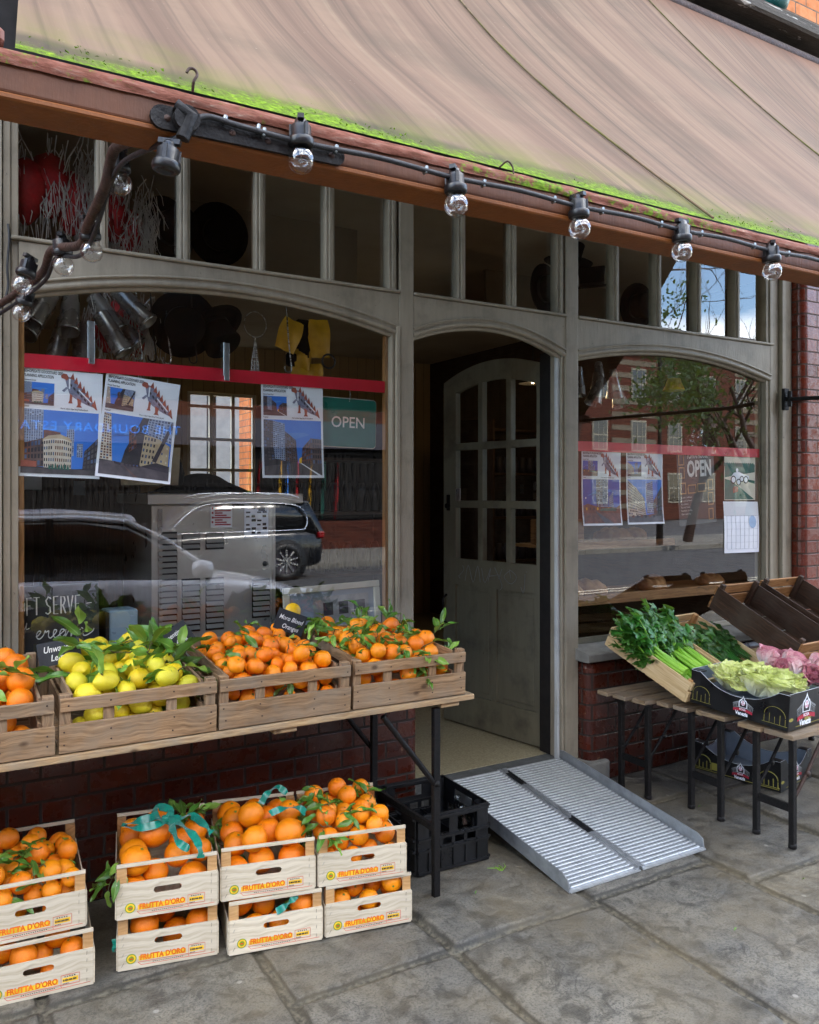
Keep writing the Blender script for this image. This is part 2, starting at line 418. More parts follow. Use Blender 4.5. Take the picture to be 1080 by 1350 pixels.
# ------------------------------------------------------------------ special materials
def fabric_mat():
    t = T('awning_fabric'); uv = t.n('TexCoord', out='UV')
    sep = t.t.nodes.new('ShaderNodeSeparateXYZ'); t.t.links.new(uv, sep.inputs[0]); v = sep.outputs[1]
    wob = t.noise(uv, .9, 2)
    st = t.n('VectorMath', {0: t.n('Mapping', {'Vector': uv, 'Scale': (3.6, .085, 1), 'Rotation': (0, 0, -.07)}), 1: t.n('CombineXYZ', {'X': t.math('MULTIPLY', wob, .32)})}, operation='ADD')
    f1 = t.noise(st, 1.5, 6, .62); f2 = t.noise(t.n('Mapping', {'Vector': st, 'Scale': (5.5, 1.1, 1)}), 1.4, 5, .6)
    b = t.ramp(f1, [(.28, lin('#473b31')), (.44, lin('#685547')), (.58, lin('#786453')), (.75, lin('#564a3f'))])
    b = t.mix(t.ramp(f2, [(.52, 0), (.70, .72)]), b, lin('#463d34'))
    b = t.mix(t.ramp(f2, [(.3, .3), (.42, 0)]), b, lin('#877762'))
    soil = t.noise(uv, 1.6, 5, .62)
    b = t.mix(t.ramp(soil, [(.46, 0), (.72, .6)]), b, lin('#4e473b'))
    top = t.n('MapRange', {0: t.math('ADD', v, t.math('MULTIPLY', f1, .5)), 1: 2.75, 2: 3.15})
    b = t.mix(t.math('MULTIPLY', top, .75), b, lin('#62351f'))
    spk = t.noise(uv, 60, 3, .7)
    b = t.mix(t.ramp(spk, [(.70, 0), (.74, .5)]), b, lin('#a89c8c'))
    # damp dark hem and moss growing up from the bar
    hem = t.n('MapRange', {0: t.math('ADD', v, t.math('MULTIPLY', t.noise(uv, 5, 3), .09)), 1: .155, 2: .115})
    b = t.mix(t.math('MULTIPLY', hem, .7), b, lin('#34352a'))
    fade = t.math('MULTIPLY', t.n('MapRange', {0: v, 1: .30, 2: .02}), t.ramp(t.noise(uv, 3.0, 4, .65), [(.38, 0), (.64, .85)]))
    b = t.mix(fade, b, lin('#5f6a22'))
    mv = t.math('ADD', t.math('MULTIPLY', v, -3.3), t.math('ADD', t.math('MULTIPLY', t.noise(uv, 2.6, 3), 1.05), t.math('MULTIPLY', t.noise(uv, 42, 5, .7), .75)))
    moss = t.ramp(mv, [(.66, 0), (.84, .92)])
    mc = t.ramp(t.noise(uv, 75, 4), [(.3, lin('#3a4a10')), (.6, lin('#668514')), (.8, lin('#90ad20'))])
    b = t.mix(moss, b, mc)
    h = t.math('ADD', t.math('MULTIPLY', f2, .5), t.math('MULTIPLY', moss, t.noise(uv, 150, 3)))
    return t.pbr(b, .85, 0, t.bump(h, .35, .012), .2)
MT['awning_fabric'] = fabric_mat()
def peel_mat():      # upper strip of the timber bar: flaking red paint with moss
    t = T('peeling_moss'); uv = t.n('TexCoord', out='UV')
    n1 = t.noise(t.n('Mapping', {'Vector': uv, 'Scale': (14, 50, 1)}), 1.5, 5, .65)
    b = t.ramp(n1, [(.35, lin('#54301f')), (.5, lin('#714436')), (.64, lin('#7d5a4c')), (.70, lin('#9b8b79'))])
    ms = t.math('ADD', t.math('MULTIPLY', t.noise(uv, 2.2, 2), .8), t.math('MULTIPLY', t.noise(uv, 30, 5, .7), .6))
    b = t.mix(t.ramp(ms, [(.74, 0), (.8, 1)]), b, t.ramp(t.noise(uv, 80, 3), [(.3, lin('#34430f')), (.7, lin('#6f8f1c'))]))
    return t.pbr(b, .8, 0, t.bump(n1, .6, .006), .2)
MT['peeling_moss'] = peel_mat()
def flag_mat():
    t = T('flagstone'); o = t.co('Object')
    at = t.n('Attribute', attribute_name='slab', out='Color')
    sep = t.t.nodes.new('ShaderNodeSeparateColor'); t.t.links.new(at, sep.inputs[0])
    rnd, jt, hg = sep.outputs[0], sep.outputs[1], sep.outputs[2]
    n1 = t.noise(o, 2.2, 5, .6, dist=.4); n2 = t.noise(o, 14, 6, .68, dist=.6); n3 = t.noise(o, 130, 4, .7)
    b = t.ramp(n1, [(.3, lin('#59564e')), (.5, lin('#6c685e')), (.7, lin('#7d7768'))])
    b = t.mix(t.ramp(n2, [(.38, .75), (.52, 0)]), b, lin('#413e38'))
    b = t.mix(t.ramp(n2, [(.6, 0), (.74, .5)]), b, lin('#857e6f'))
    b = t.mix(t.ramp(n3, [(.38, .6), (.52, 0)]), b, lin('#35322d'))
    b = t.n('HueSaturation', {'Color': b, 'Value': t.n('MapRange', {0: rnd, 3: .76, 4: 1.32}), 'Saturation': t.n('MapRange', {0: rnd, 3: .6, 4: 1.2})})
    spot = t.n('TexVoronoi', {'Vector': o, 'Scale': 5.5}, 'Distance')
    b = t.mix(t.ramp(spot, [(.035, .55), (.06, 0)]), b, lin('#a8a49a'))
    b = t.mix(t.ramp(jt, [(.06, 0), (.36, .85), (.8, .9)]), b, t.mix(t.ramp(jt, [(.55, 0), (1, 1)]), lin('#302e29'), t.mix(t.ramp(t.noise(o, 60, 4), [(.4, 0), (.6, 1)]), lin('#3b3933'), lin('#6d685a'))))
    rv = t.noise(t.n('VectorMath', {0: o, 1: t.n('CombineXYZ', {'X': t.math('MULTIPLY', rnd, 17.0), 'Y': t.math('MULTIPLY', rnd, 31.0)})}, operation='ADD'), 2.6, 5, .55, dist=1.2)
    sw = t.math('FRACT', t.math('MULTIPLY', rv, 9.0))
    line = t.ramp(sw, [(.0, 1), (.10, .0), (.93, 0), (1, .8)])
    amt = t.n('MapRange', {0: t.math('FRACT', t.math('MULTIPLY', rnd, 5.7)), 1: .25, 2: .8})
    patch = t.ramp(t.noise(o, 3.1, 3), [(.42, 0), (.6, 1)])
    b = t.mix(t.math('MULTIPLY', t.math('MULTIPLY', line, patch), t.math('MULTIPLY', amt, .55)), b, lin('#2b2925'))
    warm = t.ramp(t.noise(o, 1.3, 4, .6), [(.45, 0), (.68, 1)])
    b = t.mix(t.math('MULTIPLY', warm, .45), b, t.mix(t.noise(o, 25, 4), lin('#8a7a5a'), lin('#6a5f49')))
    h = t.math('ADD', t.math('ADD', t.math('MULTIPLY', n2, 1.3), t.math('MULTIPLY', n3, .6)), t.math('MULTIPLY', t.math('MULTIPLY', sw, patch), t.math('MULTIPLY', amt, .9)))
    rg = t.n('MapRange', {0: n2, 1: .3, 2: .7, 3: .38, 4: .7})
    return t.pbr(b, rg, 0, t.bump(h, .45, .01), .35)
MT['flagstone'] = flag_mat()
simple('asphalt', '#4a4a4c', '#3a3a3c', 30, .85, 0, .4, 160)
simple('kerb_stone', '#77746d', '#5f5c56', 10, .8, 0, .3, 60)
def citrus(name, c1, c2, c3, pore=34, rough=.38):
    t = T(name); o = t.co('Object', (1, 1, 1))
    n1 = t.noise(o, 14, 3); r = t.objrand()
    b = t.mix(t.ramp(n1, [(.35, 0), (.7, 1)]), lin(c1), lin(c2))
    b = t.mix(t.n('MapRange', {0: r, 3: 0.0, 4: .75}), b, lin(c3))
    b = t.n('HueSaturation', {'Color': b, 'Value': t.n('MapRange', {0: t.math('FRACT', t.math('MULTIPLY', r, 7.3)), 3: .86, 4: 1.08})})
    p = t.n('TexVoronoi', {'Vector': o, 'Scale': pore*14.0}, 'Distance')
    nm = t.bump(t.math('ADD', t.math('MULTIPLY', p, .6), t.math('MULTIPLY', t.noise(o, 40, 3), .8)), .4, .0018)
    bl = t.noise(o, 55, 4, .7)
    b = t.mix(t.ramp(bl, [(.70, 0), (.76, .45)]), b, lin('#7a5a1c'))
    b = t.mix(t.ramp(t.noise(o, 22, 3), [(.62, 0), (.8, .35)]), b, lin('#f2b83a'))
    MT[name] = t.pbr(b, rough, 0, nm, .45, {'Subsurface Weight': .0, 'Subsurface Radius': (.01, .004, .001), 'Subsurface Scale': .5}); return MT[name]
citrus('orange_peel', '#ee7c02', '#e46a00', '#f39008')
citrus('clementine_peel', '#f28206', '#e96e02', '#f49408')
citrus('moro_peel', '#f39a0c', '#ec8606', '#e6700c')
citrus('lemon_peel', '#e9c91a', '#dfb80e', '#cfd23a', 26)
simple('calyx_green', '#5f7a2a', '#4c6420', 30, .7)
def leaf_mat(name, c1, c2, rough=.35, vein='#9db86a'):
    t = T(name); uv = t.n('TexCoord', out='UV')
    sep = t.t.nodes.new('ShaderNodeSeparateXYZ'); t.t.links.new(uv, sep.inputs[0])
    mid = t.ramp(t.math('ABSOLUTE', t.math('SUBTRACT', sep.outputs[1], .5)), [(.02, 1), (.05, 0)])
    n = t.noise(t.co('Object'), 30, 3); r = t.objrand()
    b = t.mix(n, lin(c1), lin(c2))
    b = t.n('HueSaturation', {'Color': b, 'Hue': t.n('MapRange', {0: r, 3: .485, 4: .51}), 'Value': t.n('MapRange', {0: r, 3: .75, 4: 1.3})})
    b = t.mix(t.math('MULTIPLY', mid, .55), b, lin(vein))
    d = t.n('BsdfPrincipled', {'Base Color': b, 'Roughness': rough, 'Specular IOR Level': .5, 'Normal': t.bump(n, .25, .004)})
    tr = t.n('BsdfTranslucent', {'Color': t.mix(.5, b, lin('#b8d84a'))})
    MT[name] = t.out(t.n('MixShader', {0: .22, 1: d, 2: tr})); return MT[name]
leaf_mat('citrus_leaf', '#3d6b24', '#527f2e')
leaf_mat('citrus_leaf_pale', '#6a9438', '#86ad4c')
leaf_mat('celery_leaf', '#245a1c', '#3a7628', .4, '#4f8f36')
leaf_mat('dark_greens', '#23481f', '#34602a', .45, '#9fb48a')
leaf_mat('tree_leaf', '#22361a', '#2c4420', .6, '#3c5a24')
simple('celery_stalk', '#8fc13c', '#6fa62a', 7, .35, 0, .1, 60, stretch=(1, 1, 1))
simple('twig', '#5a5a34', '#4a4026', 20, .8)
def lettuce_mat(name, a, b_, c, sc_=9):
    t = T(name); uv = t.n('TexCoord', out='UV')
    sep = t.t.nodes.new('ShaderNodeSeparateXYZ'); t.t.links.new(uv, sep.inputs[0])
    n = t.noise(t.n('Mapping', {'Vector': uv, 'Scale': (2.0, 9, 1)}), sc_*.35, 5, .6)
    f = t.math('ADD', sep.outputs[0], t.math('MULTIPLY', t.math('SUBTRACT', n, .5), 1.3))
    b = t.ramp(f, [(.12, lin(a)), (.55, lin(b_)), (.95, lin(c))])
    nm = t.bump(n, .5, .01)
    d = t.n('BsdfPrincipled', {'Base Color': b, 'Roughness': .42, 'Normal': nm})
    MT[name] = t.out(t.n('MixShader', {0: .2, 1: d, 2: t.n('BsdfTranslucent', {'Color': b})})); return MT[name]
lettuce_mat('lettuce_yellow', '#f4f3e0', '#ecebba', '#d3dc80')
lettuce_mat('radicchio_pink', '#f6ece6', '#ecc6c4', '#d28494', 12)
lettuce_mat('radicchio_magenta', '#ecc4d2', '#d870a6', '#b8488c', 12)
def boarding():
    t = T('tongue_groove'); uv = t.n('TexCoord', out='UV')
    sep = t.t.nodes.new('ShaderNodeSeparateXYZ'); t.t.links.new(uv, sep.inputs[0])
    fr = t.math('FRACT', t.math('MULTIPLY', sep.outputs[0], 9.0))
    g = t.ramp(t.math('ABSOLUTE', t.math('SUBTRACT', fr, .5)), [(.44, 0), (.49, 1)])
    n = t.noise(uv, 3, 4)
    b = t.mix(n, lin('#b39a70'), lin('#9c855e'))
    b = t.mix(t.math('MULTIPLY', g, .6), b, lin('#4a3c28'))
    MT['tongue_groove'] = t.pbr(b, .5, 0, t.bump(t.math('SUBTRACT', 1.0, g), .4, .008), .4)
boarding()

def ledge_mat():
    t = T('ledge_stone'); o = t.co('Object', (1, 5, 5))
    b = t.mix(t.noise(o, 9, 5), lin('#2e2a25'), lin('#5a544a'))
    b = t.mix(t.ramp(t.noise(t.co('Object', (2.2, 9, 12)), 2.0, 4), [(.66, 0), (.69, .9)]), b, lin('#b9b5aa'))
    MT['ledge_stone'] = t.pbr(b, .8, 0, t.bump(t.noise(o, 20, 5), .5, .01), .3)
ledge_mat()

# ------------------------------------------------------------------ world, sun, camera
SUN_EL, SUN_AZ = rad(42), rad(24)          # sun stands behind the shop, a little to the right
w = bpy.data.worlds.new('World'); sc.world = w; w.use_nodes = True
nt = w.node_tree; nt.nodes.clear()
sky = nt.nodes.new('ShaderNodeTexSky'); sky.sky_type = 'NISHITA'; sky.sun_disc = False
sky.sun_elevation = SUN_EL; sky.sun_rotation = SUN_AZ; sky.altitude = 30; sky.dust_density = .25; sky.ozone_density = 2.5
tc = nt.nodes.new('ShaderNodeTexCoord'); mp = nt.nodes.new('ShaderNodeMapping'); mp.inputs['Scale'].default_value = (1, 1, 2.2); mp.inputs['Location'].default_value = (3, 1, 0)
nz = nt.nodes.new('ShaderNodeTexNoise'); nz.inputs['Scale'].default_value = 2.4; nz.inputs['Detail'].default_value = 7; nz.inputs['Roughness'].default_value = .58
rp = nt.nodes.new('ShaderNodeValToRGB'); rp.color_ramp.elements[0].position = .47; rp.color_ramp.elements[1].position = .66
mx = nt.nodes.new('ShaderNodeMix'); mx.data_type = 'RGBA'; mx.inputs[7].default_value = (12.5, 12.3, 12.0, 1)
bg = nt.nodes.new('ShaderNodeBackground'); bg.inputs['Strength'].default_value = .15
wo = nt.nodes.new('ShaderNodeOutputWorld')
L = nt.links.new
L(tc.outputs['Generated'], mp.inputs[0]); L(mp.outputs[0], nz.inputs['Vector']); L(nz.outputs['Fac'], rp.inputs[0])
L(rp.outputs[0], mx.inputs[0]); L(sky.outputs[0], mx.inputs[6]); L(mx.outputs[2], bg.inputs[0]); L(bg.outputs[0], wo.inputs[0])
sl = bpy.data.lights.new('sun', 'SUN'); sl.energy = 2.4; sl.angle = rad(.5); sl.color = (1, .95, .87)
so = bpy.data.objects.new('sun', sl); COL.objects.link(so)
sd = Vector((math.sin(SUN_AZ)*math.cos(SUN_EL), math.cos(SUN_AZ)*math.cos(SUN_EL), math.sin(SUN_EL)))
so.rotation_euler = sd.to_track_quat('Z', 'Y').to_euler(); so.location = (0, 0, 30)
cam = bpy.data.cameras.new('camera'); co = bpy.data.objects.new('camera', cam); COL.objects.link(co)
cam.sensor_fit = 'HORIZONTAL'; cam.sensor_width = 36; cam.lens = 36*1082/1080; cam.shift_y = -27/1080
cam.clip_start = .05; cam.clip_end = 400
co.location = (0, -3.4, 1.57); co.rotation_euler = (rad(90), 0, -rad(30.322)); sc.camera = co
sc.view_settings.view_transform = 'Standard'; sc.view_settings.look = 'None'; sc.view_settings.gamma = 1
sc.view_settings.exposure = 2.92
sc.cycles.use_denoising = True
sc.cycles.max_bounces = 10; sc.cycles.transparent_max_bounces = 24; sc.cycles.glossy_bounces = 5
sc.cycles.caustics_reflective = False; sc.cycles.caustics_refractive = False; sc.cycles.sample_clamp_indirect = 6
try: sc.cycles.denoiser = 'OPENIMAGEDENOISE'
except Exception: pass

# ------------------------------------------------------------------ ground
def pavement():
    cols = [(-3.2, -2.4), (-2.4, -1.6), (-1.6, -.9), (-.9, -.25), (-.25, .3), (.3, .96), (.96, 1.547), (1.547, 2.205), (2.205, 2.86), (2.86, 3.52), (3.52, 4.2), (4.2, 4.9), (4.9, 5.6), (5.6, 6.4)]
    fixed = {5: [-1.62, -.69], 6: [-1.95, -1.05, -.3], 7: [-1.86, -1.055, -.35], 8: [-2.3, -1.02, -.1], 9: [-2.1, -1.24, -.45], 10: [-1.7, -1.2, -.5], 4: [-1.9, -.68]}
    rr = random.Random(3); rows = {}
    for i in range(len(cols)):
        ys = sorted(fixed.get(i, [])) or None
        if ys is None:
            ys = []; y = -3.6+rr.random()*.5
            while y < .3: ys.append(y); y += .55+rr.random()*.5
        else:
            y = ys[0]
            while y > -4: y -= .65+rr.random()*.4; ys.insert(0, y)
        rows[i] = ys
    st = .0125
    xs = np.arange(-.5, 6.0+1e-6, st); ys = np.arange(-2.75, .16, st)
    X, Y = np.meshgrid(xs, ys, indexing='ij')
    Z = np.zeros_like(X); RN = np.zeros_like(X); J = np.zeros_like(X)
    rs = np.random.RandomState(5)
    tilt = {}
    for a in range(X.shape[0]):
        x0 = xs[a]
        for b in range(X.shape[1]):
            y0 = ys[b]
            wx = x0+.012*mnoise.noise((x0*4, y0*4, 1.3))+.005*mnoise.noise((x0*19, y0*19, 4))
            wy = y0+.012*mnoise.noise((x0*4, y0*4, 7.7))+.005*mnoise.noise((x0*19, y0*19, 9))
            ci = 0
            while ci < len(cols)-1 and wx > cols[ci][1]: ci += 1
            rl = rows[ci]; rj = 0
            while rj < len(rl) and wy > rl[rj]: rj += 1
            d = min(wx-cols[ci][0], cols[ci][1]-wx)
            if rj > 0: d = min(d, wy-rl[rj-1])
            if rj < len(rl): d = min(d, rl[rj]-wy)
            k = (ci, rj)
            if k not in tilt: tilt[k] = (rr.uniform(-.004, .004), rr.uniform(-.004, .004), rr.random(), rr.uniform(-.003, .003), rr.uniform(.3, 1.4))
            tx, ty, rn, dz, am = tilt[k]
            jt = max(0.0, min(1.0, 1-(d-.008)/.016))
            jt = jt*jt*(3-2*jt)
            q = (x0*2.4+ci*3, y0*2.4+rj*5, rn*10)
            rv = mnoise.fractal(q, .9, 2.1, 5)
            # riven ledges: soft terraces in the split face
            led = math.floor(rv*3.2+.5)/3.2; fr_ = rv*3.2+.5-math.floor(rv*3.2+.5)
            led += max(0, (fr_-.75)/.25)/3.2
            h = (.003*rv+.0065*led)*am+dz+tx*(x0-cols[ci][0])+ty*y0
            Z[a, b] = h*(1-jt)+(-.013+.003*mnoise.noise((x0*30, y0*30, 2)))*jt
            RN[a, b] = rn; J[a, b] = jt
    na, nb = X.shape
    V = np.stack([X, Y, Z], -1).reshape(-1, 3)
    idx = np.arange(na*nb).reshape(na, nb)
    F = np.stack([idx[:-1, :-1], idx[1:, :-1], idx[1:, 1:], idx[:-1, 1:]], -1).reshape(-1, 4)
    V = V.tolist(); F = F.tolist()
    cold = np.stack([RN, J, np.zeros_like(J), np.ones_like(J)], -1).reshape(-1, 4)
    # the rest of the footway, plain sheets round the detailed patch
    def q(x0, x1, y0, y1):
        o = len(V); V.extend([(x0, y0, -.001), (x1, y0, -.001), (x1, y1, -.001), (x0, y1, -.001)]); F.append([o, o+1, o+2, o+3])
    q(-60, -.5, -4.0, .16); q(6.0, 80, -4.0, .16); q(-.5, 6.0, -4.0, -2.75)
    me = bpy.data.meshes.new('pavement'); me.from_pydata(V, [], F)
    ca = me.color_attributes.new('slab', 'FLOAT_COLOR', 'POINT')
    cd = np.concatenate([cold, np.tile([.5, 0, 0, 1], (len(V)-len(cold), 1))]).astype(np.float32)
    ca.data.foreach_set('color', cd.ravel())
    me.polygons.foreach_set('use_smooth', [True]*len(F)); me.materials.append(MT['flagstone'])
    struct(meshobj('pavement', me))
pavement()
m = MB(); m.bx(-150, 150, -150, 60, -.5, -.14); struct(m.build('road', MT['asphalt']))
m = MB()
for i in range(-40, 60): m.bx(i*.9+.004, i*.9+.896, -4.16, -4.002, -.3, .004)
struct(m.build('kerb', MT['kerb_stone'], bevel=.012))
m = MB()
for i in range(-40, 70): m.bx(i*.9+.004, i*.9+.896, -13.4, -13.25, -.3, -.01)
m.bx(-40, 80, -17.2, -13.402, -.3, -.016); struct(m.build('opposite_pavement', MT['kerb_stone'], bevel=.01))
m = MB()
for y in (-6.9, -7.15): m.bx(-10, 40, y-.04, y+.04, -.139, -.136)
struct(m.build('road_marking', MT['frame_white']))

# ------------------------------------------------------------------ the shop building
SHOP = thing('shop_building', 'old corner grocery shop with grey timber shopfront, arched windows and red glazed brick base', 'building')
FP = MT['frame_paint']
def part(name, mb, mat, parent=SHOP, bevel=0, seg=1): return mb.build(name, mat, parent, bevel, seg)
# brick risers with rounded (bullnose) returns; uv runs along the outline
def riser(x0, x1, yf, z0, z1, round_l, round_r, r=.055):
    out = []
    yb = .2
    out.append((x0, yb))
    if round_l: out += [(x0+r-r*math.cos(a), yf+r-r*math.sin(a)) for a in [i*PI/2/8 for i in range(9)]]
    else: out.append((x0, yf))
    if round_r: out += [(x1-r+r*math.sin(a), yf+r-r*math.cos(a)) for a in [i*PI/2/8 for i in range(9)]]
    else: out.append((x1, yf))
    out.append((x1, yb))
    mb = MB(); L_ = 0; rows = [z0, z1-.035, z1-.012, z1]; ins = [0, 0, .010, .03]
    cx = (x0+x1)/2
    for i in range(len(out)-1):
        a, b = out[i], out[i+1]; l = math.dist(a, b)
        for k in range(3):
            def P(p, kk):
                sx = 1 if p[0] < cx else -1
                edge = min(abs(p[0]-x0), abs(p[0]-x1)) < r+1e-6
                return (p[0]+(ins[kk]*sx if edge else 0), p[1]+(ins[kk] if p[1] < .1 else 0), rows[kk])
            mb.add([P(a, k), P(b, k), P(b, k+1), P(a, k+1)], [(0, 1, 2, 3)], [[(L_, rows[k]), (L_+l, rows[k]), (L_+l, rows[k+1]), (L_, rows[k+1])]], 0, True)
        L_ += l
    t_ = [(p[0]+(.03 if p[0] < cx else -.03), p[1]+.03, z1) for p in out]
    mb.add(t_, [tuple(range(len(t_)))[::-1]], [[(p[0], p[1]) for p in t_][::-1]])
    return mb
part('stall_riser', riser(-.1, 2.0, -.075, 0, .67, False, True), MT['brick_glazed'])
part('stall_riser', riser(3.06, 4.93, -.075, .0, .645, True, False), MT['brick_glazed'])
part('brick_pier', riser(4.93, 5.75, -.07, 0, 4.3, True, True, .05), MT['brick_pier'])
m = MB(); m.bx(3.035, 3.19, -.105, .1, .0, .115); m.bx(1.93, 2.015, -.095, .1, .0, .115); part('plinth_block', m, MT['stone_grey'], bevel=.012, seg=2)
m = MB(); m.wallbox(-.75, -.12, -.05, .3, 0, 4.3); part('brick_pier', m, MT['brick_pier'])
for x0, x1 in ((.2, 2.01), (3.035, 4.93)):
    m = MB(); m.prism([(-.105, .0), (.09, .0), (.09, .075), (.03, .07), (-.105, .045)], x1-x0, M=Matrix.Translation((x0, 0, .652)) @ Matrix(((0, 0, 1, 0), (1, 0, 0, 0), (0, 1, 0, 0), (0, 0, 0, 1))))
    part('sill', m, MT['stone_grey'], bevel=.006)
# posts
def post(parts_, name='frame_post'):
    mb = MB()
    for x0, x1, y0, y1, z0, z1 in parts_: mb.bx(x0, x1, y0, y1, z0, z1)
    return part(name, mb, FP, bevel=.005, seg=2)
post([(-.12, .205, .0, .1, 0, 3.1), (.205, .232, -.012, .1, .6, 3.1), (.236, .262, .008, .1, .7, 3.1), (.264, .290, .022, .1, .72, 3.0)])
post([(1.935, 2.012, 0, .1, .115, 3.07), (1.916, 1.933, -.008, .09, .72, 2.36), (1.898, 1.914, .012, .09, .72, 2.36)])
post([(2.968, 3.056, 0, .1, .115, 3.07), (2.95, 2.966, .012, .11, .12, 2.36)])
post([(4.665, 4.69, .012, .1, .72, 3.0), (4.692, 4.72, .002, .1, .72, 3.0), (4.722, 4.80, .02, .1, .72, 3.1), (4.802, 4.835, -.01, .1, .1, 3.1), (4.837, 4.928, .012, .1, .1, 3.1)])
m = MB(); m.bx(2.932, 2.949, .028, .056, .12, 2.33); part('door_rebate', m, MT['rebate_white'], bevel=.003)
m = MB(); m.bx(2.951, 3.06, .111, .2, .12, 2.34); part('door_rebate', m, MT['dark_room'])  # near-black colour stands in for shade in the gap between door and jamb
# arched heads between rail and openings
def head(x0, x1, z0, zm, z1, ztop=2.512):
    a = arc(x0, x1, z0, zm, z1, 28)
    mb = MB(); mb.prism(a+[(x1, ztop), (x0, ztop)], .085, M=Matrix.Translation((0, .004, 0)) @ FR)
    o = part('arched_head', mb, FP)
    mb = MB(); mb.tube([(x, .012, z+.010) for x, z in a], .014, 8); mb.tube([(x, .032, z-.008) for x, z in a], .013, 8); mb.tube([(x, .0, z+.036) for x, z in a], .006, 6)
    part('arch_moulding', mb, FP)
head(.290, 1.934, 2.315, 2.425, 2.318); head(2.0135, 2.967, 2.318, 2.408, 2.298); head(3.0575, 4.70, 2.305, 2.392, 2.285)
m = MB()
for x0, x1 in ((.2625, 1.934), (2.0135, 2.967), (3.0575, 4.721)): m.bx(x0, x1, -.008, .08, 2.515, 2.53)
part('transom_rail', m, FP, bevel=.004)
m = MB()
for x0, x1 in ((.2625, 1.934), (2.0135, 2.967), (3.0575, 4.721)): m.bx(x0, x1, .006, .085, 2.985, 3.08)
part('top_rail', m, FP, bevel=.004)
bars = [.59, .916, 1.245, 1.577, 1.905, 2.3, 2.622, 2.942, 3.351, 3.689, 4.032, 4.387]
for x in bars:
    m = MB(); m.bx(x-.021, x-.009, .012, .075, 2.531, 2.984); m.bx(x-.0085, x+.0085, .002, .078, 2.531, 2.984); m.bx(x+.009, x+.021, .012, .075, 2.531, 2.984)
    part('glazing_bar', m, FP, bevel=.002)
edges = [(.2645, .569), (.611, .895), (.937, 1.224), (1.266, 1.556), (1.598, 1.884), (2.0145, 2.279), (2.321, 2.601), (2.643, 2.921), (3.0585, 3.33), (3.372, 3.668), (3.71, 4.011), (4.053, 4.366), (4.408, 4.664)]
for i, (a, b) in enumerate(edges):
    m = MB(); y = .05+.0015*((i*7) % 5); dt = .003*((i*5) % 3-1)
    m.add([(a, y, 2.531), (b, y+dt, 2.531), (b, y+dt, 2.984), (a, y, 2.984)], [(0, 1, 2, 3)])
    part('transom_pane', m, MT['ripple_glass'] if i in (2, 6) else MT['pane_glass'])
def shopwindow(x0, x1, z0, arcp, y=.045):
    a = arc(*arcp, 28); mb = MB()
    pts = [(x0, z0), (x1, z0)]+[(x, z+.02) for x, z in a[::-1]]
    mb.add([(x, y, z) for x, z in pts], [tuple(range(len(pts)))])
    g = part('display_window', mb, MT['pane_glass'])
    mb = MB(); mb.bx(x0, x0+.022, y+.004, y+.03, z0, a[0][1]); mb.bx(x1-.016, x1, y+.004, y+.03, z0, a[-1][1]); mb.bx(x0+.022, x1-.016, y+.004, y+.03, z0, z0+.03)
    part('glazing_bead', mb, MT['wood_shelf'] if x0 < 1 else FP, g)
shopwindow(.290, 1.897, .725, (.290, 1.934, 2.315, 2.425, 2.318))
shopwindow(3.0575, 4.664, .725, (3.0575, 4.70, 2.305, 2.392, 2.285))
# doorstep and floor
m = MB(); m.bx(2.016, 3.034, -.02, .145, -.02, .118); part('doorstep', m, MT['step_stone'], bevel=.008, seg=2)
m = MB(); m.bx(-.1, 5.2, .146, 5.0, .0, .119); part('floor', m, MT['terrazzo'])
m = MB(); m.bx(-.1, 5.2, .1, 5.0, 3.1, 3.2); part('ceiling', m, MT['plaster'])
m = MB(); m.wallbox(-.11, -.1, .1, 5.0, 0, 3.1); part('side_wall', m, MT['tongue_groove'])
m = MB(); m.wallbox(5.2, 5.21, .1, 5.0, 0, 3.1); part('side_wall', m, MT['wood_dark'])  # dark wood puts the dimness of the right interior into the wall's colour
m = MB()
for a in ((-.1, 2.28, .0, 3.1), (3.02, 5.2, .0, 3.1), (2.28, 3.02, 0, 1.45), (2.28, 3.02, 2.6, 3.1)): m.wallbox(a[0], a[1], 5.0, 5.1, a[2], a[3])
part('back_wall', m, MT['tongue_groove'])
m = MB(); m.wallbox(-.1, 2.16, .9, .93, 2.62, 3.099); m.wallbox(3.3, 5.2, 1.2, 1.23, 2.7, 3.099); part('bulkhead', m, MT['beige_board'])
fr = MB()
for x in (2.28, 2.515, 2.75, 2.98): fr.bx(x, x+.035, 5.02, 5.06, 1.45, 2.6)
for z in (1.45, 1.78, 2.1, 2.44, 2.57): fr.bx(2.282, 3.012, 5.024, 5.056, z, z+.03)
part('back_window', fr, MT['frame_white'])
# upper storeys, fascia, ledge
m = MB(); m.wallbox(-16, 9.2, -.0, .4, 4.62, 10.2); m.wallbox(-.9, -.5, .4, 5.2, 0, 10.2); m.wallbox(8.8, 9.2, .4, 5.2, 0, 10.2); part('upper_wall', m, MT['brick_orange'])  # left run beyond the shop is added, unseen, to hold back low sky light
m = MB(); m.wallbox(-.5, 8.8, 5.11, 5.3, 3.2, 10.2); part('rear_wall', m, MT['stone_grey'])
m = MB(); m.bx(-.9, 9.2, .02, .2, 3.085, 4.5); part('fascia_board', m, MT['dark_room'])  # near-black board paints in the shade of the gap behind the awning
m = MB(); m.bx(-16, 9.3, -.20, .1, 4.47, 4.53); m.bx(-16, 9.3, -.15, .1, 4.532, 4.60); part('cornice', m, MT['ledge_stone'], bevel=.014)
m = MB(); m.bx(-1.2, 9.4, -.3, 5.5, 10.2, 10.45); part('roof', m, MT['stone_grey'])
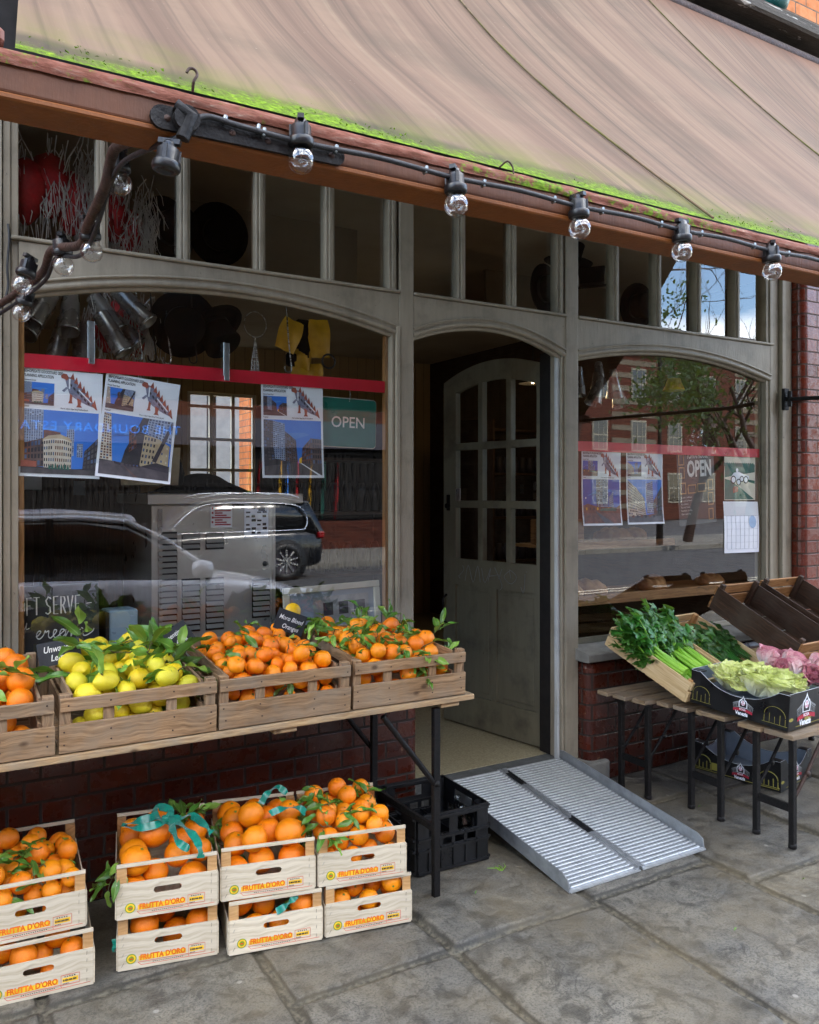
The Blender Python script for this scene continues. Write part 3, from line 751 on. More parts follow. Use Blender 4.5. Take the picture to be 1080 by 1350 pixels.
for x in (.6, 3.1, 6.4):
    m = MB(); m.bx(x, x+1.2, -.012, .05, 5.5, 7.2); w_ = part('window', m, MT['frame_white'])
    m = MB(); m.bx(x+.07, x+1.13, -.02, -.014, 5.6, 6.3); m.bx(x+.07, x+1.13, -.02, -.014, 6.36, 7.1); part('pane', m, MT['pic_dark'], w_)
for a, b in ((5.76, 9.2), (-16, -.7502)):
    m = MB(); m.wallbox(a, b, -.02, .3, 0, 4.46); part('side_front', m, MT['brick_pier'])  # the long left stretch is added out of view to block low sky light
# yard behind, seen through the back window
m = MB(); m.wallbox(-4, 12, 9.2, 9.4, 0, 3.6); tag(m.build('yard_wall', MT['card_inner']), 'pale yard wall seen through the back window of the shop', 'wall')
m = MB(); m.wallbox(3.5, 3.95, 6.6, 7.0, 0, 4.2); tag(m.build('yard_pier', MT['brick_orange']), 'orange brick pier standing in the yard behind the back window', 'pier')
m = MB(); m.tube([(3.1, 6.9, 0), (3.1, 6.9, 5)], .06, 12); tag(m.build('drainpipe', MT['black_iron']), 'dark drainpipe beside the brick pier behind the back window', 'drainpipe')
struct_y = MB(); struct_y.bx(-4, 12, 5.31, 9.2, -.1, .02); struct(struct_y.build('yard_ground', MT['stone_grey']))

# ------------------------------------------------------------------ the open door (hinged right, swung in)
def door():
    W = .86; zb, zs, zm = .012, 2.135, 2.235      # local: x 0 (hinge) .. W (latch), z above floor
    top = arc(0, W, zs, zm, zs+.01, 20)
    outer = [(0, zb), (W, zb)]+top[::-1]
    gx = [(.105, .305), (.335, .535), (.565, .765)]
    gz = [(1.03, 1.355), (1.39, 1.71), (1.745, None)]
    holes = []; panes = []
    def topz(x): return zs+.005+(zm-zs-.005)*4*(x/W)*(1-x/W)-.115
    for a, b in gx:
        for z0, z1 in gz:
            if z1: h = [(a, z0), (b, z0), (b, z1), (a, z1)]
            else: h = [(a, z0), (b, z0)]+[(b+(a-b)*i/6, topz(b+(a-b)*i/6)) for i in range(7)]
            holes.append(h)
    pan = [[(.105, .2), (.415, .2), (.415, .87), (.105, .87)], [(.455, .2), (.765, .2), (.765, .87), (.455, .87)]]
    mb = MB(); mb.prism(outer, .045, holes+pan, FR)
    d = part('door', mb, MT['door_paint'])
    mb = MB()
    for p in pan: mb.bx(p[0][0]-.001, p[1][0]+.001, .014, .03, p[0][1]-.001, p[2][1]+.001); mb.bx(p[0][0]+.03, p[1][0]-.03, .008, .013, p[0][1]+.03, p[2][1]-.03)
    part('door_panel', mb, MT['door_paint'], d, bevel=.004)
    mb = MB(); mb.add([(x, .022, z) for x, z in [(.1, 1.02), (.77, 1.02)]+[(.77+(.1-.77)*i/10, topz(.77+(.1-.77)*i/10)+.01) for i in range(11)]], [tuple(range(13))])
    part('door_glass', mb, MT['pane_glass'], d)
    mb = MB()
    for h in holes:
        n = len(h)
        for i in range(n):
            p, q = h[i], h[(i+1) % n]; mb.tube([(p[0], .006, p[1]), (q[0], .006, q[1])], .006, 5)
    part('glazing_bead', mb, MT['door_paint'], d)
    for z in (.38, 1.78):
        mb = MB(); mb.tube([(W+.008, -.006, z-.06), (W+.008, -.006, z+.06)], .009, 8); mb.bx(W-.03, W+.006, -.003, .001, z-.06, z+.06)
        part('hinge', mb, MT['alu_worn'], d)
    mb = MB(); mb.bx(.03, .06, -.006, 0, 1.33, 1.43); mb.tube([(.045, -.02, 1.36), (.045, 0, 1.36)], .016, 12); part('rim_lock', mb, MT['black_iron'], d, bevel=.002)
    mb = MB(); mb.bx(.115, .155, -.008, .0, 1.39, 1.47); mb.tube([(.135, -.014, 1.43), (.135, 0, 1.43)], .008, 8); part('bell_push', mb, MT['steel_dark'], d, bevel=.002)
    mb = MB(); mb.tube([(.03, -.004, .62), (.03, -.035, .64), (.03, -.035, .78), (.03, -.004, .8)], .008, 8); part('door_handle', mb, MT['black_iron'], d)
    mb = MB(); mb.bx(-.002, .008, .012, .033, .6, .85); part('lock_plate', mb, MT['black_iron'], d)
    # scratched tag on the lock rail
    mb = MB()
    for pts in ([(0, .2), (-.06, .32), (.0, .42), (.14, .7), (.1, .95)], [(.2, .1), (.33, 1.0), (.52, .05), (.7, 1.0), (.8, .1)], [(.85, .9), (.98, .1), (1.2, .95), (1.1, .2)], [(1.15, .5), (1.5, .62)], [(1.35, 1.0), (1.62, .1), (1.55, -.2)], [(1.62, .95), (1.5, .4)], [(1.9, .9), (1.7, .55), (1.95, .2), (2.15, .6), (1.9, .95), (1.95, .5)], [(2.45, .8), (2.4, -.2), (2.3, .1)], [(2.5, .95), (2.5, .9)]):
        q = [(v.x*2, v.z) for v in smooth_path([(p[0], 0, p[1]) for p in pts], 4)]
        stroke(mb, q, .0017, (.15, .0, .89), .108)
    part('scratched_lettering', mb, MT['alu_worn'], d)
    ang = math.atan2(-.858, .16)
    d.matrix_world = Matrix.Translation((2.975-.157, .145+.843, .12)) @ Matrix.Rotation(ang, 4, 'Z')
    return d
DOOR = door()
# ------------------------------------------------------------------ awning
AW = thing('awning', 'faded pinkish canvas shop awning with green moss along its peeling timber front bar', 'awning')
def awning():
    X1 = 5.0; YF, ZF, YB, ZB = -1.985, 2.262, -.13, 4.37
    Lw = math.hypot(YB-YF, ZB-ZF)
    def f(u, v):
        xl = .115+.20*v; x = xl+(X1-xl)*u
        s = math.sin(PI*v)
        y = YF+(YB-YF)*v; z = ZF+(ZB-ZF)*v-.13*s-.05*math.sin(PI*v)**2*math.sin(u*9)
        z += .010*mnoise.noise((x*1.7, v*1.2, 3))*s+.006*math.sin(x*11+v*2)*s*(.4+.6*mnoise.noise((x, v, 8)))
        return (x, y, z)
    mb = MB(); mb.grid(f, 150, 60)
    for i in range(len(mb.f)):
        mb.uv[i] = [(mb.v[k].x, Lw*((mb.v[k].y-YF)/(YB-YF))) for k in mb.f[i]]
    mb.build('canopy', MT['awning_fabric'], AW)
    for xs in (1.72, 3.35):       # sewn seams
        mb = MB(); pth = []
        for j in range(41):
            v = j/40; xl = .115+.20*v; u = (xs-.05*v-xl)/(X1-xl); p = f(u, v); pth.append((p[0], p[1]-.004, p[2]+.004))
        mb.tube(pth, .0035, 5); mb.build('seam', MT['awning_fabric'], AW)
    T3 = Matrix(((0, 0, 1, 0), (1, 0, 0, 0), (0, 1, 0, 0), (0, 0, 0, 1)))
    mb = MB(); mb.prism([(-2.0, 2.184), (-1.93, 2.184), (-1.93, 2.24), (-2.0, 2.24)], 5.9, M=Matrix.Translation((-.9, 0, 0)) @ T3)
    mb.build('front_bar', MT['bar_paint_shaded'], AW, bevel=.004, seg=2)
    mb = MB(); mb.bx(-.9, 5.0, -2.003, -1.915, 2.172, 2.1835); mb.build('bar_lit_underside', MT['bar_paint_lit'], AW, bevel=.003)  # thin board added to give the bar's underside its painted-in lit tone
    mb = MB()
    def g(u, v):      # flaking sloped top edge of the bar
        x = -.9+5.9*u; n = mnoise.noise((x*14, v*3, 1))*.0035
        prof = [(-2.004, 2.226), (-2.006, 2.240), (-1.992, 2.254), (-1.965, 2.264)]
        k = v*3; i = min(2, int(k)); t = k-i
        return (x, prof[i][0]+(prof[i+1][0]-prof[i][0])*t+n, prof[i][1]+(prof[i+1][1]-prof[i][1])*t+n)
    mb.grid(g, 500, 6)
    for i in range(len(mb.f)): mb.uv[i] = [(mb.v[k].x, mb.v[k].z) for k in mb.f[i]]
    mb.build('bar_edge', MT['peeling_moss'], AW)
    mb = MB(); mb.bx(.045, .10, -1.99, -1.94, 2.264, 2.288); mb.build('bar_end_block', MT['bar_peel'], AW, bevel=.005)
    mb = MB(); rr = random.Random(11)
    for _ in range(1500):       # moss cushions creeping along the hem
        x = rr.uniform(.12, 4.95)
        d = mnoise.noise((x*2.3, 0, 5))*.6+mnoise.noise((x*7, 1, 5))*.5
        if d < rr.uniform(-.1, .4): continue
        v = abs(rr.gauss(0, .012+.012*max(0, d))); xl = .115+.20*v
        p = Vector(f((x-xl)/(X1-xl), min(.3, v)))+Vector((0, -.004, .002)); s = rr.uniform(.002, .005)
        q = [p+Vector((rr.uniform(-1, 1), rr.uniform(-1, .3), rr.uniform(-.4, 1)))*s for _ in range(4)]
        mb.add(q, [(0, 1, 2), (0, 2, 3), (0, 3, 1), (1, 2, 3)])
    t = T('moss'); v_ = t.co('Object')
    t.pbr(t.ramp(t.noise(v_, 9, 4), [(.3, lin('#34430f')), (.55, lin('#56731a')), (.75, lin('#7e9a26'))]), .9, 0, None, .1); MT['moss'] = t.m
    o = mb.build('moss', MT['moss'], AW); o['kind'] = 'stuff'
    mb = MB(); mb.tube([(-.9, -.125, 4.345), (5.05, -.125, 4.345)], .042, 14); mb.build('roller', MT['brown_iron'], AW)
    mb = MB(); mb.tube(smooth_path([(.393, -1.985, 2.262), (.392, -1.995, 2.275), (.398, -1.995, 2.288), (.393, -1.995, 2.296), (.384, -1.995, 2.295), (.380, -1.995, 2.287)], 5), .0026, 7); mb.build('hook', MT['brown_iron'], AW)
    mb = MB(); mb.tube(smooth_path([(1.05, -1.985, 2.262), (1.06, -2.0, 2.272), (1.07, -2.005, 2.26), (1.07, -2.008, 2.245)], 4), .002, 5); mb.build('rusty_nail', MT['brown_iron'], AW)
    # folding arm on the left
    mb = MB(); mb.tube(smooth_path([(.372, -1.985, 2.195), (.352, -1.93, 2.196), (.328, -1.9, 2.198), (.312, -1.76, 2.232), (.310, -1.70, 2.228), (.308, -1.64, 2.19), (.299, -1.5, 2.155), (.300, -1.38, 2.14), (.262, -1.2, 2.168), (.255, -1.05, 2.144), (.208, -.85, 2.125), (.10, -.5, 2.08), (.05, -.05, 2.05)], 6), .0105, 10)
    mb.build('folding_arm', MT['brown_iron'], AW)
    mb = MB()
    mb.prism([(.335+.02*math.cos(a), 2.195+.02*math.sin(a)) for a in [PI/2+i*PI/8 for i in range(9)]]+[(.655+.016*math.cos(a), 2.195+.016*math.sin(a)) for a in [-PI/2+i*PI/8 for i in range(9)]], .008, M=Matrix.Translation((0, -2.0125, 0)) @ FR)
    mb.tube([(.372, -2.012, 2.195), (.372, -2.03, 2.195)], .022, 14); mb.tube([(.355, -2.02, 2.215), (.38, -2.026, 2.2), (.365, -2.024, 2.16)], .012, 8)
    mb.build('arm_bracket', MT['black_iron'], AW, bevel=.001)
    for x in (.343, .455, .52, .60, .645):
        mb = MB(); mb.lathe([(0, .004), (.004, .0035), (.006, 0)], 10, Matrix.Translation((x, -2.0125, 2.194)) @ Matrix.Rotation(PI/2, 4, 'X')); mb.build('screw', MT['brown_iron'], AW)
    mb = MB(); mb.tube([(4.81, -.03, 2.17), (4.84, -.35, 2.155), (4.93, -1.93, 2.19)], .014, 10); mb.build('folding_arm', MT['black_iron'], AW)
    mb = MB(); mb.bx(4.785, 4.833, -.035, -.012, 2.1, 2.24); mb.tube([(4.81, -.055, 2.12), (4.81, -.055, 2.22)], .014, 10); mb.build('arm_bracket', MT['black_iron'], AW, bevel=.003)
awning()

# ------------------------------------------------------------------ festoon lights
def holder_mesh():
    mb = MB()
    mb.lathe([(.0, .0655), (.008, .065), (.011, .06), (.013, .052), (.0185, .047), (.0185, .022), (.0225, .021), (.0235, .017), (.0235, .007), (.0215, .003), (.014, .0025), (.014, .006), (0, .006)], 18)
    for a in (0, 2.1, 4.2): mb.bx(-.003, .003, .017, .021, .02, .05, 0, Matrix.Rotation(a, 4, 'Z'))
    mb.bx(-.018, .018, -.006, .006, .058, .068)
    return mb.mesh('lamp_holder', MT['black_plastic'])
def bulb_meshes():
    mb = MB()
    pr = [(.0, -.0425)]+[(.0225*math.sin(a), -.020-.0225*math.cos(a)) for a in [i*PI*.86/14 for i in range(1, 15)]]+[(.0085, .002)]
    mb.lathe(pr, 24)
    g = mb.mesh('glass_globe', MT['bulb_glass'])
    mb = MB(); mb.lathe([(.0, -.012), (.003, -.011), (.0035, .0), (.0, .002)], 8)
    mb.tube([(-.002, 0, -.01), (-.008, 0, -.02)], .0004, 4); mb.tube([(.002, 0, -.01), (.008, 0, -.02)], .0004, 4)
    mb.tube([(.009*math.cos(a), .004*math.sin(3*a), -.022+.004*math.sin(a*2)) for a in [i*PI/14 for i in range(15)]], .0005, 4)
    return g, mb.mesh('filament', MT['steel'])
HM = holder_mesh(); BG, BF = bulb_meshes()
for v in HM.vertices: v.co.z *= .82
for me_ in (BG, BF):
    for v in me_.vertices: v.co *= 1.10
def festoon(label, cable_pts, lamps, clips, group):
    t = thing('string_light', label, 'string lights', cable_pts[0], (0, 0, 0), group); o = Vector(cable_pts[0])
    mb = MB(); mb.tube([p-o for p in smooth_path(cable_pts, 6)], .0052, 7); mb.build('cable', MT['black_rubber'], t)
    for (x, y, z, rx, ry, lit) in lamps:
        h = meshobj('lamp_holder', HM, t, Vector((x, y, z))-o, (rx, ry, R.uniform(0, 3)))
        if lit: meshobj('bulb', BG, h); meshobj('filament', BF, h)
    for (x, y, z) in clips:
        mb = MB(); mb.box((x-o.x, y-o.y, z-o.z), (.007, .013, .016), (0, .2, 0)); mb.build('cable_clip', MT['galvanised'], t, bevel=.002)
    return t
FX = [(.579, 2.1905), (.914, 2.168), (1.241, 2.174), (1.568, 2.171), (1.907, 2.170), (2.24, 2.17), (2.57, 2.17), (2.9, 2.17)]
cp = []
xs = [.372, .40, .46]+[x+d for x, _ in FX for d in (-.05, 0, .05, .165)]
for x in xs:
    cp.append((x, -2.022, 2.203+.0025*math.sin(x*19)))
cp[0] = (.365, -2.02, 2.165)
festoon('black festoon cable with clear round bulbs clipped along the awning front bar', cp, [(x, -2.022, z, R.uniform(-.06, .06), R.uniform(-.06, .06), True) for x, z in FX]+[(.338, -2.02, 2.10, .05, -.12, False)], [(x+d, -2.019, 2.204) for x, _ in FX for d in (-.07, .07)]+[(.44, -2.015, 2.212), (.5, -2.015, 2.21)], 'festoon light strings')
festoon('black festoon cable with clear bulbs wound round the brown left awning arm', [(.365, -2.02, 2.165), (.34, -1.95, 2.17), (.322, -1.75, 2.205), (.318, -1.62, 2.19), (.31, -1.5, 2.13), (.302, -1.36, 2.12), (.272, -1.2, 2.15), (.262, -1.05, 2.125), (.216, -.85, 2.105), (.11, -.5, 2.06), (.06, -.06, 2.03)],
        [(.341, -1.62, 2.232, .1, .05, True), (.312, -1.45, 2.131, .05, -.15, True), (.280, -1.25, 2.142, -.05, -.1, True), (.200, -1.20, 2.093, .1, .25, True), (.224, -.90, 2.085, -.2, -.3, True)], [], 'festoon light strings')
m = MB(); m.tube(smooth_path([(.251, -.03, 2.56), (.254, -.034, 2.5), (.248, -.03, 2.4), (.25, -.028, 2.32), (.22, -.03, 2.26), (.1, -.03, 2.2)], 5), .0045, 6)
tag(m.build('black_cable', MT['black_rubber']), 'thin black cable hanging down the grey post left of the big window', 'cable')

# ------------------------------------------------------------------ ledge pot above the awning
m = MB(); m.lathe([(0, 0), (.10, .0), (.14, .03), (.165, .10), (.17, .2), (.15, .3), (.155, .33), (.14, .33), (.13, .3), (0, .28)], 28)
simple('teal_glaze', '#1f6f6c', '#185a58', 6, .3)
o = m.build('plant_pot', MT['teal_glaze']); o.location = (4.6, -.02, 4.616); tag(o, 'rounded teal pot standing on the stone ledge above the awning', 'plant pot')

# ------------------------------------------------------------------ the street the windows reflect
simple('car_silver', '#eef3fa', '#e6ecf5', 2, .3, .0, 0, extra={'Coat Weight': .8, 'Coat Roughness': .05})
simple('car_navy', '#07090f', '#06080d', 2, .25, .0, 0, extra={'Coat Weight': .5, 'Coat Roughness': .05})
simple('car_window', '#07080a', '#0a0b0d', 2, .06, 0, 0, spec=.8)
simple('chrome', '#dfe2e6', '#d2d5d9', 2, .12, 1)
simple('tail_red', '#8a0c14', '#7a0a10', 6, .2)
simple('lamp_clear', '#c9d2da', '#b9c2ca', 6, .1, .3)
def car(label, L, W, H, paint_, loc, flip, suv=False, rail=True):
    t = thing('parked_car', label, 'car', loc, (0, 0, PI if flip else 0), 'cars parked in the street')
    belt = .60*H if not suv else .585*H
    # lower body: stations rear -> front
    st = [(0, .30, .52*H, .84), (.015*L, .24, belt*.97, .92), (.08*L, .2, belt*1.04, .97), (.25*L, .2, belt*1.03, 1), (.5*L, .2, belt, 1), (.66*L, .2, belt*.965, 1), (.78*L, .2, belt*.90, .99), (.88*L, .2, belt*.82, .96), (.955*L, .21, belt*.70, .88), (.99*L, .24, belt*.56, .76), (L, .3, belt*.46, .66)]
    vs, fs = [], []
    for x, zb, zt, wf in st:
        w = W/2*wf; half = [(0, zb), (w*.86, zb), (w*.97, zb+.1), (w, zb+(zt-zb)*.45), (w*.985, zb+(zt-zb)*.74), (w*.955, zt-.05), (w*.88, zt-.005), (w*.5, zt+.015), (0, zt+.02)]
        vs += [(x, y, z) for y, z in half]+[(x, -y, z) for y, z in half[-2:0:-1]]
    n = 16
    for i in range(len(st)-1):
        for k in range(n): fs.append((i*n+k, i*n+(k+1) % n, (i+1)*n+(k+1) % n, (i+1)*n+k))
    fs += [tuple(range(n))[::-1], tuple(range((len(st)-1)*n, len(st)*n))]
    mb = MB(); mb.add(vs, fs, None, 0, True); b = mb.build('body', paint_, t)
    md = b.modifiers.new('smooth', 'SUBSURF'); md.levels = 1; md.render_levels = 2
    # greenhouse
    rx = [(.03, .0), (.10, .93), (.25, 1.0), (.42, 1.0), (.52, .93), (.60, .62), (.70, .0)] if not suv else [(.01, 0), (.06, .92), (.2, 1), (.42, 1), (.54, .93), (.62, .6), (.70, 0)]
    def roofz(f): return belt+.005+(H-belt)*f
    vs, fs = [], []
    for xf, f in rx:
        z = roofz(f); w0 = W/2*.90; w1 = W/2*(.90-.2*f)
        half = [(0, belt-.05), (w0, belt-.05), (w1+.02, z-.05*f), (w1-.06, z), (0, z+.015)]
        vs += [(xf*L, y, q) for y, q in half]+[(xf*L, -y, q) for y, q in half[-2:0:-1]]
    n = 8
    for i in range(len(rx)-1):
        for k in range(n): fs.append((i*n+k, i*n+(k+1) % n, (i+1)*n+(k+1) % n, (i+1)*n+k))
    mb = MB(); mb.add(vs, fs, None, 0, True); mb.build('windows', MT['car_window'], t)
    mb = MB()
    def rf(u, v):
        xf = .08+.46*u; f = 1.0-(.10 if u < .15 else 0)*(1-u/.15)-(.09*((u-.72)/.28) if u > .72 else 0)
        y = (v*2-1); return (xf*L, y*W/2*.715, roofz(f)+.03-.06*abs(y)**4)
    mb.grid(rf, 14, 10); mb.build('roof', paint_ if not suv else MT['car_navy'], t)
    for sgn in (1, -1):
        def side(xf, f, off=.012): return (xf*L, sgn*(W/2*(.90-.2*f)+off), roofz(f)-.03*f)
        mb = MB(); mb.tube([side(a, f) for a, f in [(.08, .86), (.16, .96), (.25, .975), (.42, .975), (.52, .9), (.60, .58), (.70, .02)]], .028, 6); mb.build('roof_pillar', paint_, t)
        if suv:
            mb = MB(); mb.tube(smooth_path([side(a, f, .03) for a, f in [(.66, .08), (.59, .55), (.52, .8), (.42, .86), (.25, .85), (.12, .76), (.08, .45), (.09, .1), (.14, .04), (.4, .02), (.64, .0)]], 4), .014, 6); mb.build('window_trim', MT['chrome'], t)
            if rail: mb = MB(); mb.tube(smooth_path([(x*L, sgn*W/2*.66, H+dz) for x, dz in [(.1, -.02), (.16, .05), (.3, .07), (.45, .05), (.52, -.02)]], 4), .016, 6); mb.build('roof_rail', MT['chrome'], t)
        else:
            mb = MB(); mb.box((.36*L, sgn*(W/2*.815), belt+(H-belt)*.48), (.07, .02, (H-belt)*.9), (sgn*.17, 0, 0)); mb.build('door_pillar', MT['black_plastic'], t)
        for xf in (.36, .58):
            mb = MB(); mb.bx(xf*L-.004, xf*L+.004, sgn*W/2-.012, sgn*W/2+.004, .3, belt-.05); mb.build('door_gap', MT['black_rubber'], t)
        mb = MB(); mb.lathe([(0, -.1), (.07, -.08), (.09, 0), (.07, .09), (0, .11)], 12, Matrix.Translation((.665*L, sgn*(W/2+.09), belt+.06)) @ Matrix.Rotation(PI/2, 4, 'Y')); mb.build('wing_mirror', paint_, t)
        mb = MB(); mb.tube([(.40*L, sgn*(W/2+.012), belt-.1), (.46*L, sgn*(W/2+.012), belt-.09)], .014, 6); mb.build('door_handle', paint_ if not suv else MT['chrome'], t)
        mb = MB(); mb.box((.955*L, sgn*W/2*.78, belt*.66), (.26, .2, .12), (0, .25, -sgn*.35)); mb.build('headlight', MT['lamp_clear'], t, bevel=.03)
        mb = MB(); mb.box((.02*L, sgn*W/2*.86, belt*.92), (.16, .16, .14), (0, 0, sgn*.2)); mb.build('tail_light', MT['tail_red'], t, bevel=.03)
        for xf in (.185, .80):
            r_ = .33 if not suv else .36; M_ = Matrix.Translation((xf*L, sgn*(W/2-.10), r_)) @ Matrix.Rotation(sgn*-PI/2, 4, 'X')
            mb = MB(); mb.lathe([(r_+.07, -.1), (r_+.07, .085), (0, .085)], 28, M_); mb.build('wheel_arch', MT['black_rubber'], t)
            mb = MB(); mb.lathe([(r_*.66, .1), (r_*.7, .12), (r_*.97, .115), (r_, .09), (r_, -.1)], 30, M_); wl = mb.build('wheel', MT['black_rubber'], t)
            mb = MB(); mb.lathe([(0, .105), (.05, .105), (.06, .1)], 12, M_)
            for k in range(10): mb.box((0, r_*.36, .1), (.035, r_*.6, .02), None, 0, M_ @ Matrix.Rotation(k*2*PI/10, 4, 'Z'))
            mb.build('rim', MT['chrome'] if suv else MT['alu'], wl)
            mb = MB(); mb.lathe([(0, .088), (r_*.69, .088), (r_*.69, .11)], 24, M_); mb.build('hub_back', MT['pic_dark'], wl)
    return t
car('silver hatchback parked close to the shop, mirrored large in the left window', 4.35, 1.78, 1.50, MT['car_silver'], (-.62, -5.35, -.14), False)
car('dark blue four wheel drive with chrome window trim, mirrored in the left window', 4.6, 1.86, 1.60, MT['car_navy'], (6.75, -12.2, -.14), True, True)
car('black car parked far down the opposite kerb, mirrored in the right window', 4.4, 1.8, 1.45, MT['car_navy'], (25.5, -12.3, -.14), True, True, False)

OS = thing('opposite_shop', 'dark shop across the street behind lattice shutters with blue lettering, seen mirrored', 'building', (0, -17.2, 0))  # its far left stretch is added out of view to cut low sky light
m = MB(); m.wallbox(-45, 15, -.9, 0, -.02, .75); m.build('brick_base', MT['brick_far'], OS)
m = MB(); m.wallbox(-45, 15, -1.0, -.25, .75, 2.75); m.build('shutter_recess', MT['dark_room'], OS)
m = MB(); m.wallbox(-45, 15, -1.0, .05, 2.75, 3.5); m.build('fascia', MT['pic_dark'], OS)
m = MB(); m.wallbox(-45, 15, -1.0, -.02, 3.5, 9.5); m.build('wall', MT['brick_far'], OS)
m = MB()
for i in range(230):
    x = -13.8+i*.125; m.box((x, -.12, 1.75), (.022, .02, 2.0), (0, 0, 0)); m.box((x, -.15, 1.75), (.016, .012, 2.1), (0, .12 if i % 2 else -.12, 0))
for z in (.9, 1.75, 2.6): m.bx(-13.9, 14.9, -.14, -.09, z, z+.03)
m.build('lattice_shutter', MT['black_iron'], OS)
for i, (x, c_) in enumerate([(7.2, 'moss'), (7.5, 'red_fringe'), (8.1, 'yellow_vest'), (8.3, 'pic_blue'), (8.6, 'red_fringe'), (9.0, 'yellow_vest'), (9.4, 'pic_green'), (9.8, 'red_fringe')]):
    m = MB(); m.tube([(x, -.24, .8), (x+.05, -.22, 1.5), (x+.12, -.24, 2.4)], [.05, .07, .03], 6); m.build('goods', MT[c_], OS)
for x in (-12, -8, -4, 0, 4, 8, 12):
    m = MB(); m.bx(x, x+1.3, -.05, .02, 4.4, 6.2); w_ = m.build('window', MT['frame_white'], OS)
    m = MB(); m.bx(x+.1, x+1.2, .022, .03, 4.5, 5.25); m.bx(x+.1, x+1.2, .022, .03, 5.35, 6.1); m.build('pane', MT['car_window'], w_)
me = text_mesh('THE BOUNDARY ESTATE', MT['pic_blue'], .30, 1.1, .01, 'CENTER', space=1.12)
o = meshobj('fascia_lettering', me, OS, (3.4, .056, 3.0), (PI/2, 0, PI))
MS = thing('mansion_block', 'tall red brick mansion block with cream stone bands across the street, seen mirrored', 'building', (0, -31, 0))
m = MB(); m.wallbox(9, 70, -6, 0, -.1, 9.6); m.build('wall', MT['brick_far'], MS)
m = MB()
for x0, x1 in ((24, 27.5), (33.5, 37), (44, 48)):
    for k in range(12): m.bx(x0, x1, -.2, .03, .6+k*.75, .9+k*.75)
m.build('stone_bands', MT['far_stone'], MS)
for x in range(11, 66, 3):
    for z in (.9, 3.9, 6.9):
        m = MB(); m.bx(x, x+1.2, -.1, .04, z, z+1.8)
        for k in (0, 1, 2): m.bx(x+.05+k*.39, x+.09+k*.39, .06, .07, z, z+1.8)
        w_ = m.build('window', MT['far_frame'], MS)
        m = MB(); m.bx(x+.1, x+1.1, .042, .055, z+.1, z+.85); m.bx(x+.1, x+1.1, .042, .055, z+.95, z+1.7); m.build('pane', MT['car_window'], w_)
m = MB(); m.prism([(-6.2, 9.6), (.3, 9.6), (-3, 12)], 61, M=Matrix.Translation((9, 0, 0)) @ Matrix(((0, 0, 1, 0), (1, 0, 0, 0), (0, 1, 0, 0), (0, 0, 0, 1)))); m.build('roof', MT['pic_dark'], MS)
def bare_tree(label, loc, h, seed, leaves=0):
    rr = random.Random(seed); t = thing('street_tree', label, 'tree', loc, (0, 0, 0), 'trees along the opposite kerb')
    tr, br, lf = MB(), MB(), MB()
    def grow(p, d, l, r, lev):
        path = [p]; dd = d.copy(); n = 4
        for i in range(n):
            dd = (dd+Vector((rr.gauss(0, .13), rr.gauss(0, .13), rr.gauss(.03, .08)))).normalized(); path.append(path[-1]+dd*l/n)
        (tr if lev < 1 else br).tube(path, [r*(1-.45*i/n) for i in range(n+1)], 7 if lev < 2 else 3, cap=False)
        if leaves and lev >= 1:
            for q in path:
                for _ in range(leaves):
                    c = q+Vector((rr.gauss(0, .25), rr.gauss(0, .25), rr.gauss(0, .25))); a = Vector((rr.gauss(0, 1), rr.gauss(0, 1), rr.gauss(0, 1)))*.05; b2 = a.orthogonal().normalized()*.035
                    lf.add([c-a, c+b2, c+a, c-b2], [(0, 1, 2, 3)], [[(0, .5), (.5, 0), (1, .5), (.5, 1)]])
        if lev < 5:
            for _ in range(2 if lev else 4):
                ax = dd.orthogonal().normalized(); ax.rotate(Matrix.Rotation(rr.uniform(0, 2*PI), 3, dd))
                nd = (dd+ax*rr.uniform(.45, .95)).normalized(); k = rr.randint(2, n)
                grow(path[k], nd, l*rr.uniform(.62, .82), r*.55, lev+1)
    grow(Vector((0, 0, 0)), Vector((rr.gauss(0, .05), rr.gauss(0, .05), 1)), h*.36, .16, 0)
    tr.build('trunk', MT['brown_iron'], t); br.build('branches', MT['brown_iron'], t)
    if leaves: lf.build('crown', MT['tree_leaf'], t)
bare_tree('tall bare plane tree across the street, mirrored in the small panes at right', (15.2, -14, 0), 10, 4)
bare_tree('bare spreading street tree beside the lamp post, mirrored in the right window', (20.6, -14.4, 0), 11, 9)
bare_tree('bare slender street tree far down the road, mirrored in the right window', (26, -14, 0), 9, 12)
bare_tree('ivy covered tree with dark leaves, mirrored at the right edge of the right window', (19.4, -11.2, -.1), 8, 21, 7)
m = MB(); m.tube([(0, 0, 0), (0, 0, .9)], .1, 12); m.tube([(0, 0, .9), (0, 0, 6.6)], .06, 10); m.box((0, 0, 6.7), (.5, .14, .16)); m.box((0, 0, 6.85), (.16, .16, .3))
o = m.build('street_lamp', MT['black_iron']); o.location = (18.6, -13.7, 0); tag(o, 'tall black lamp post across the street, mirrored in the right panes', 'street lamp')
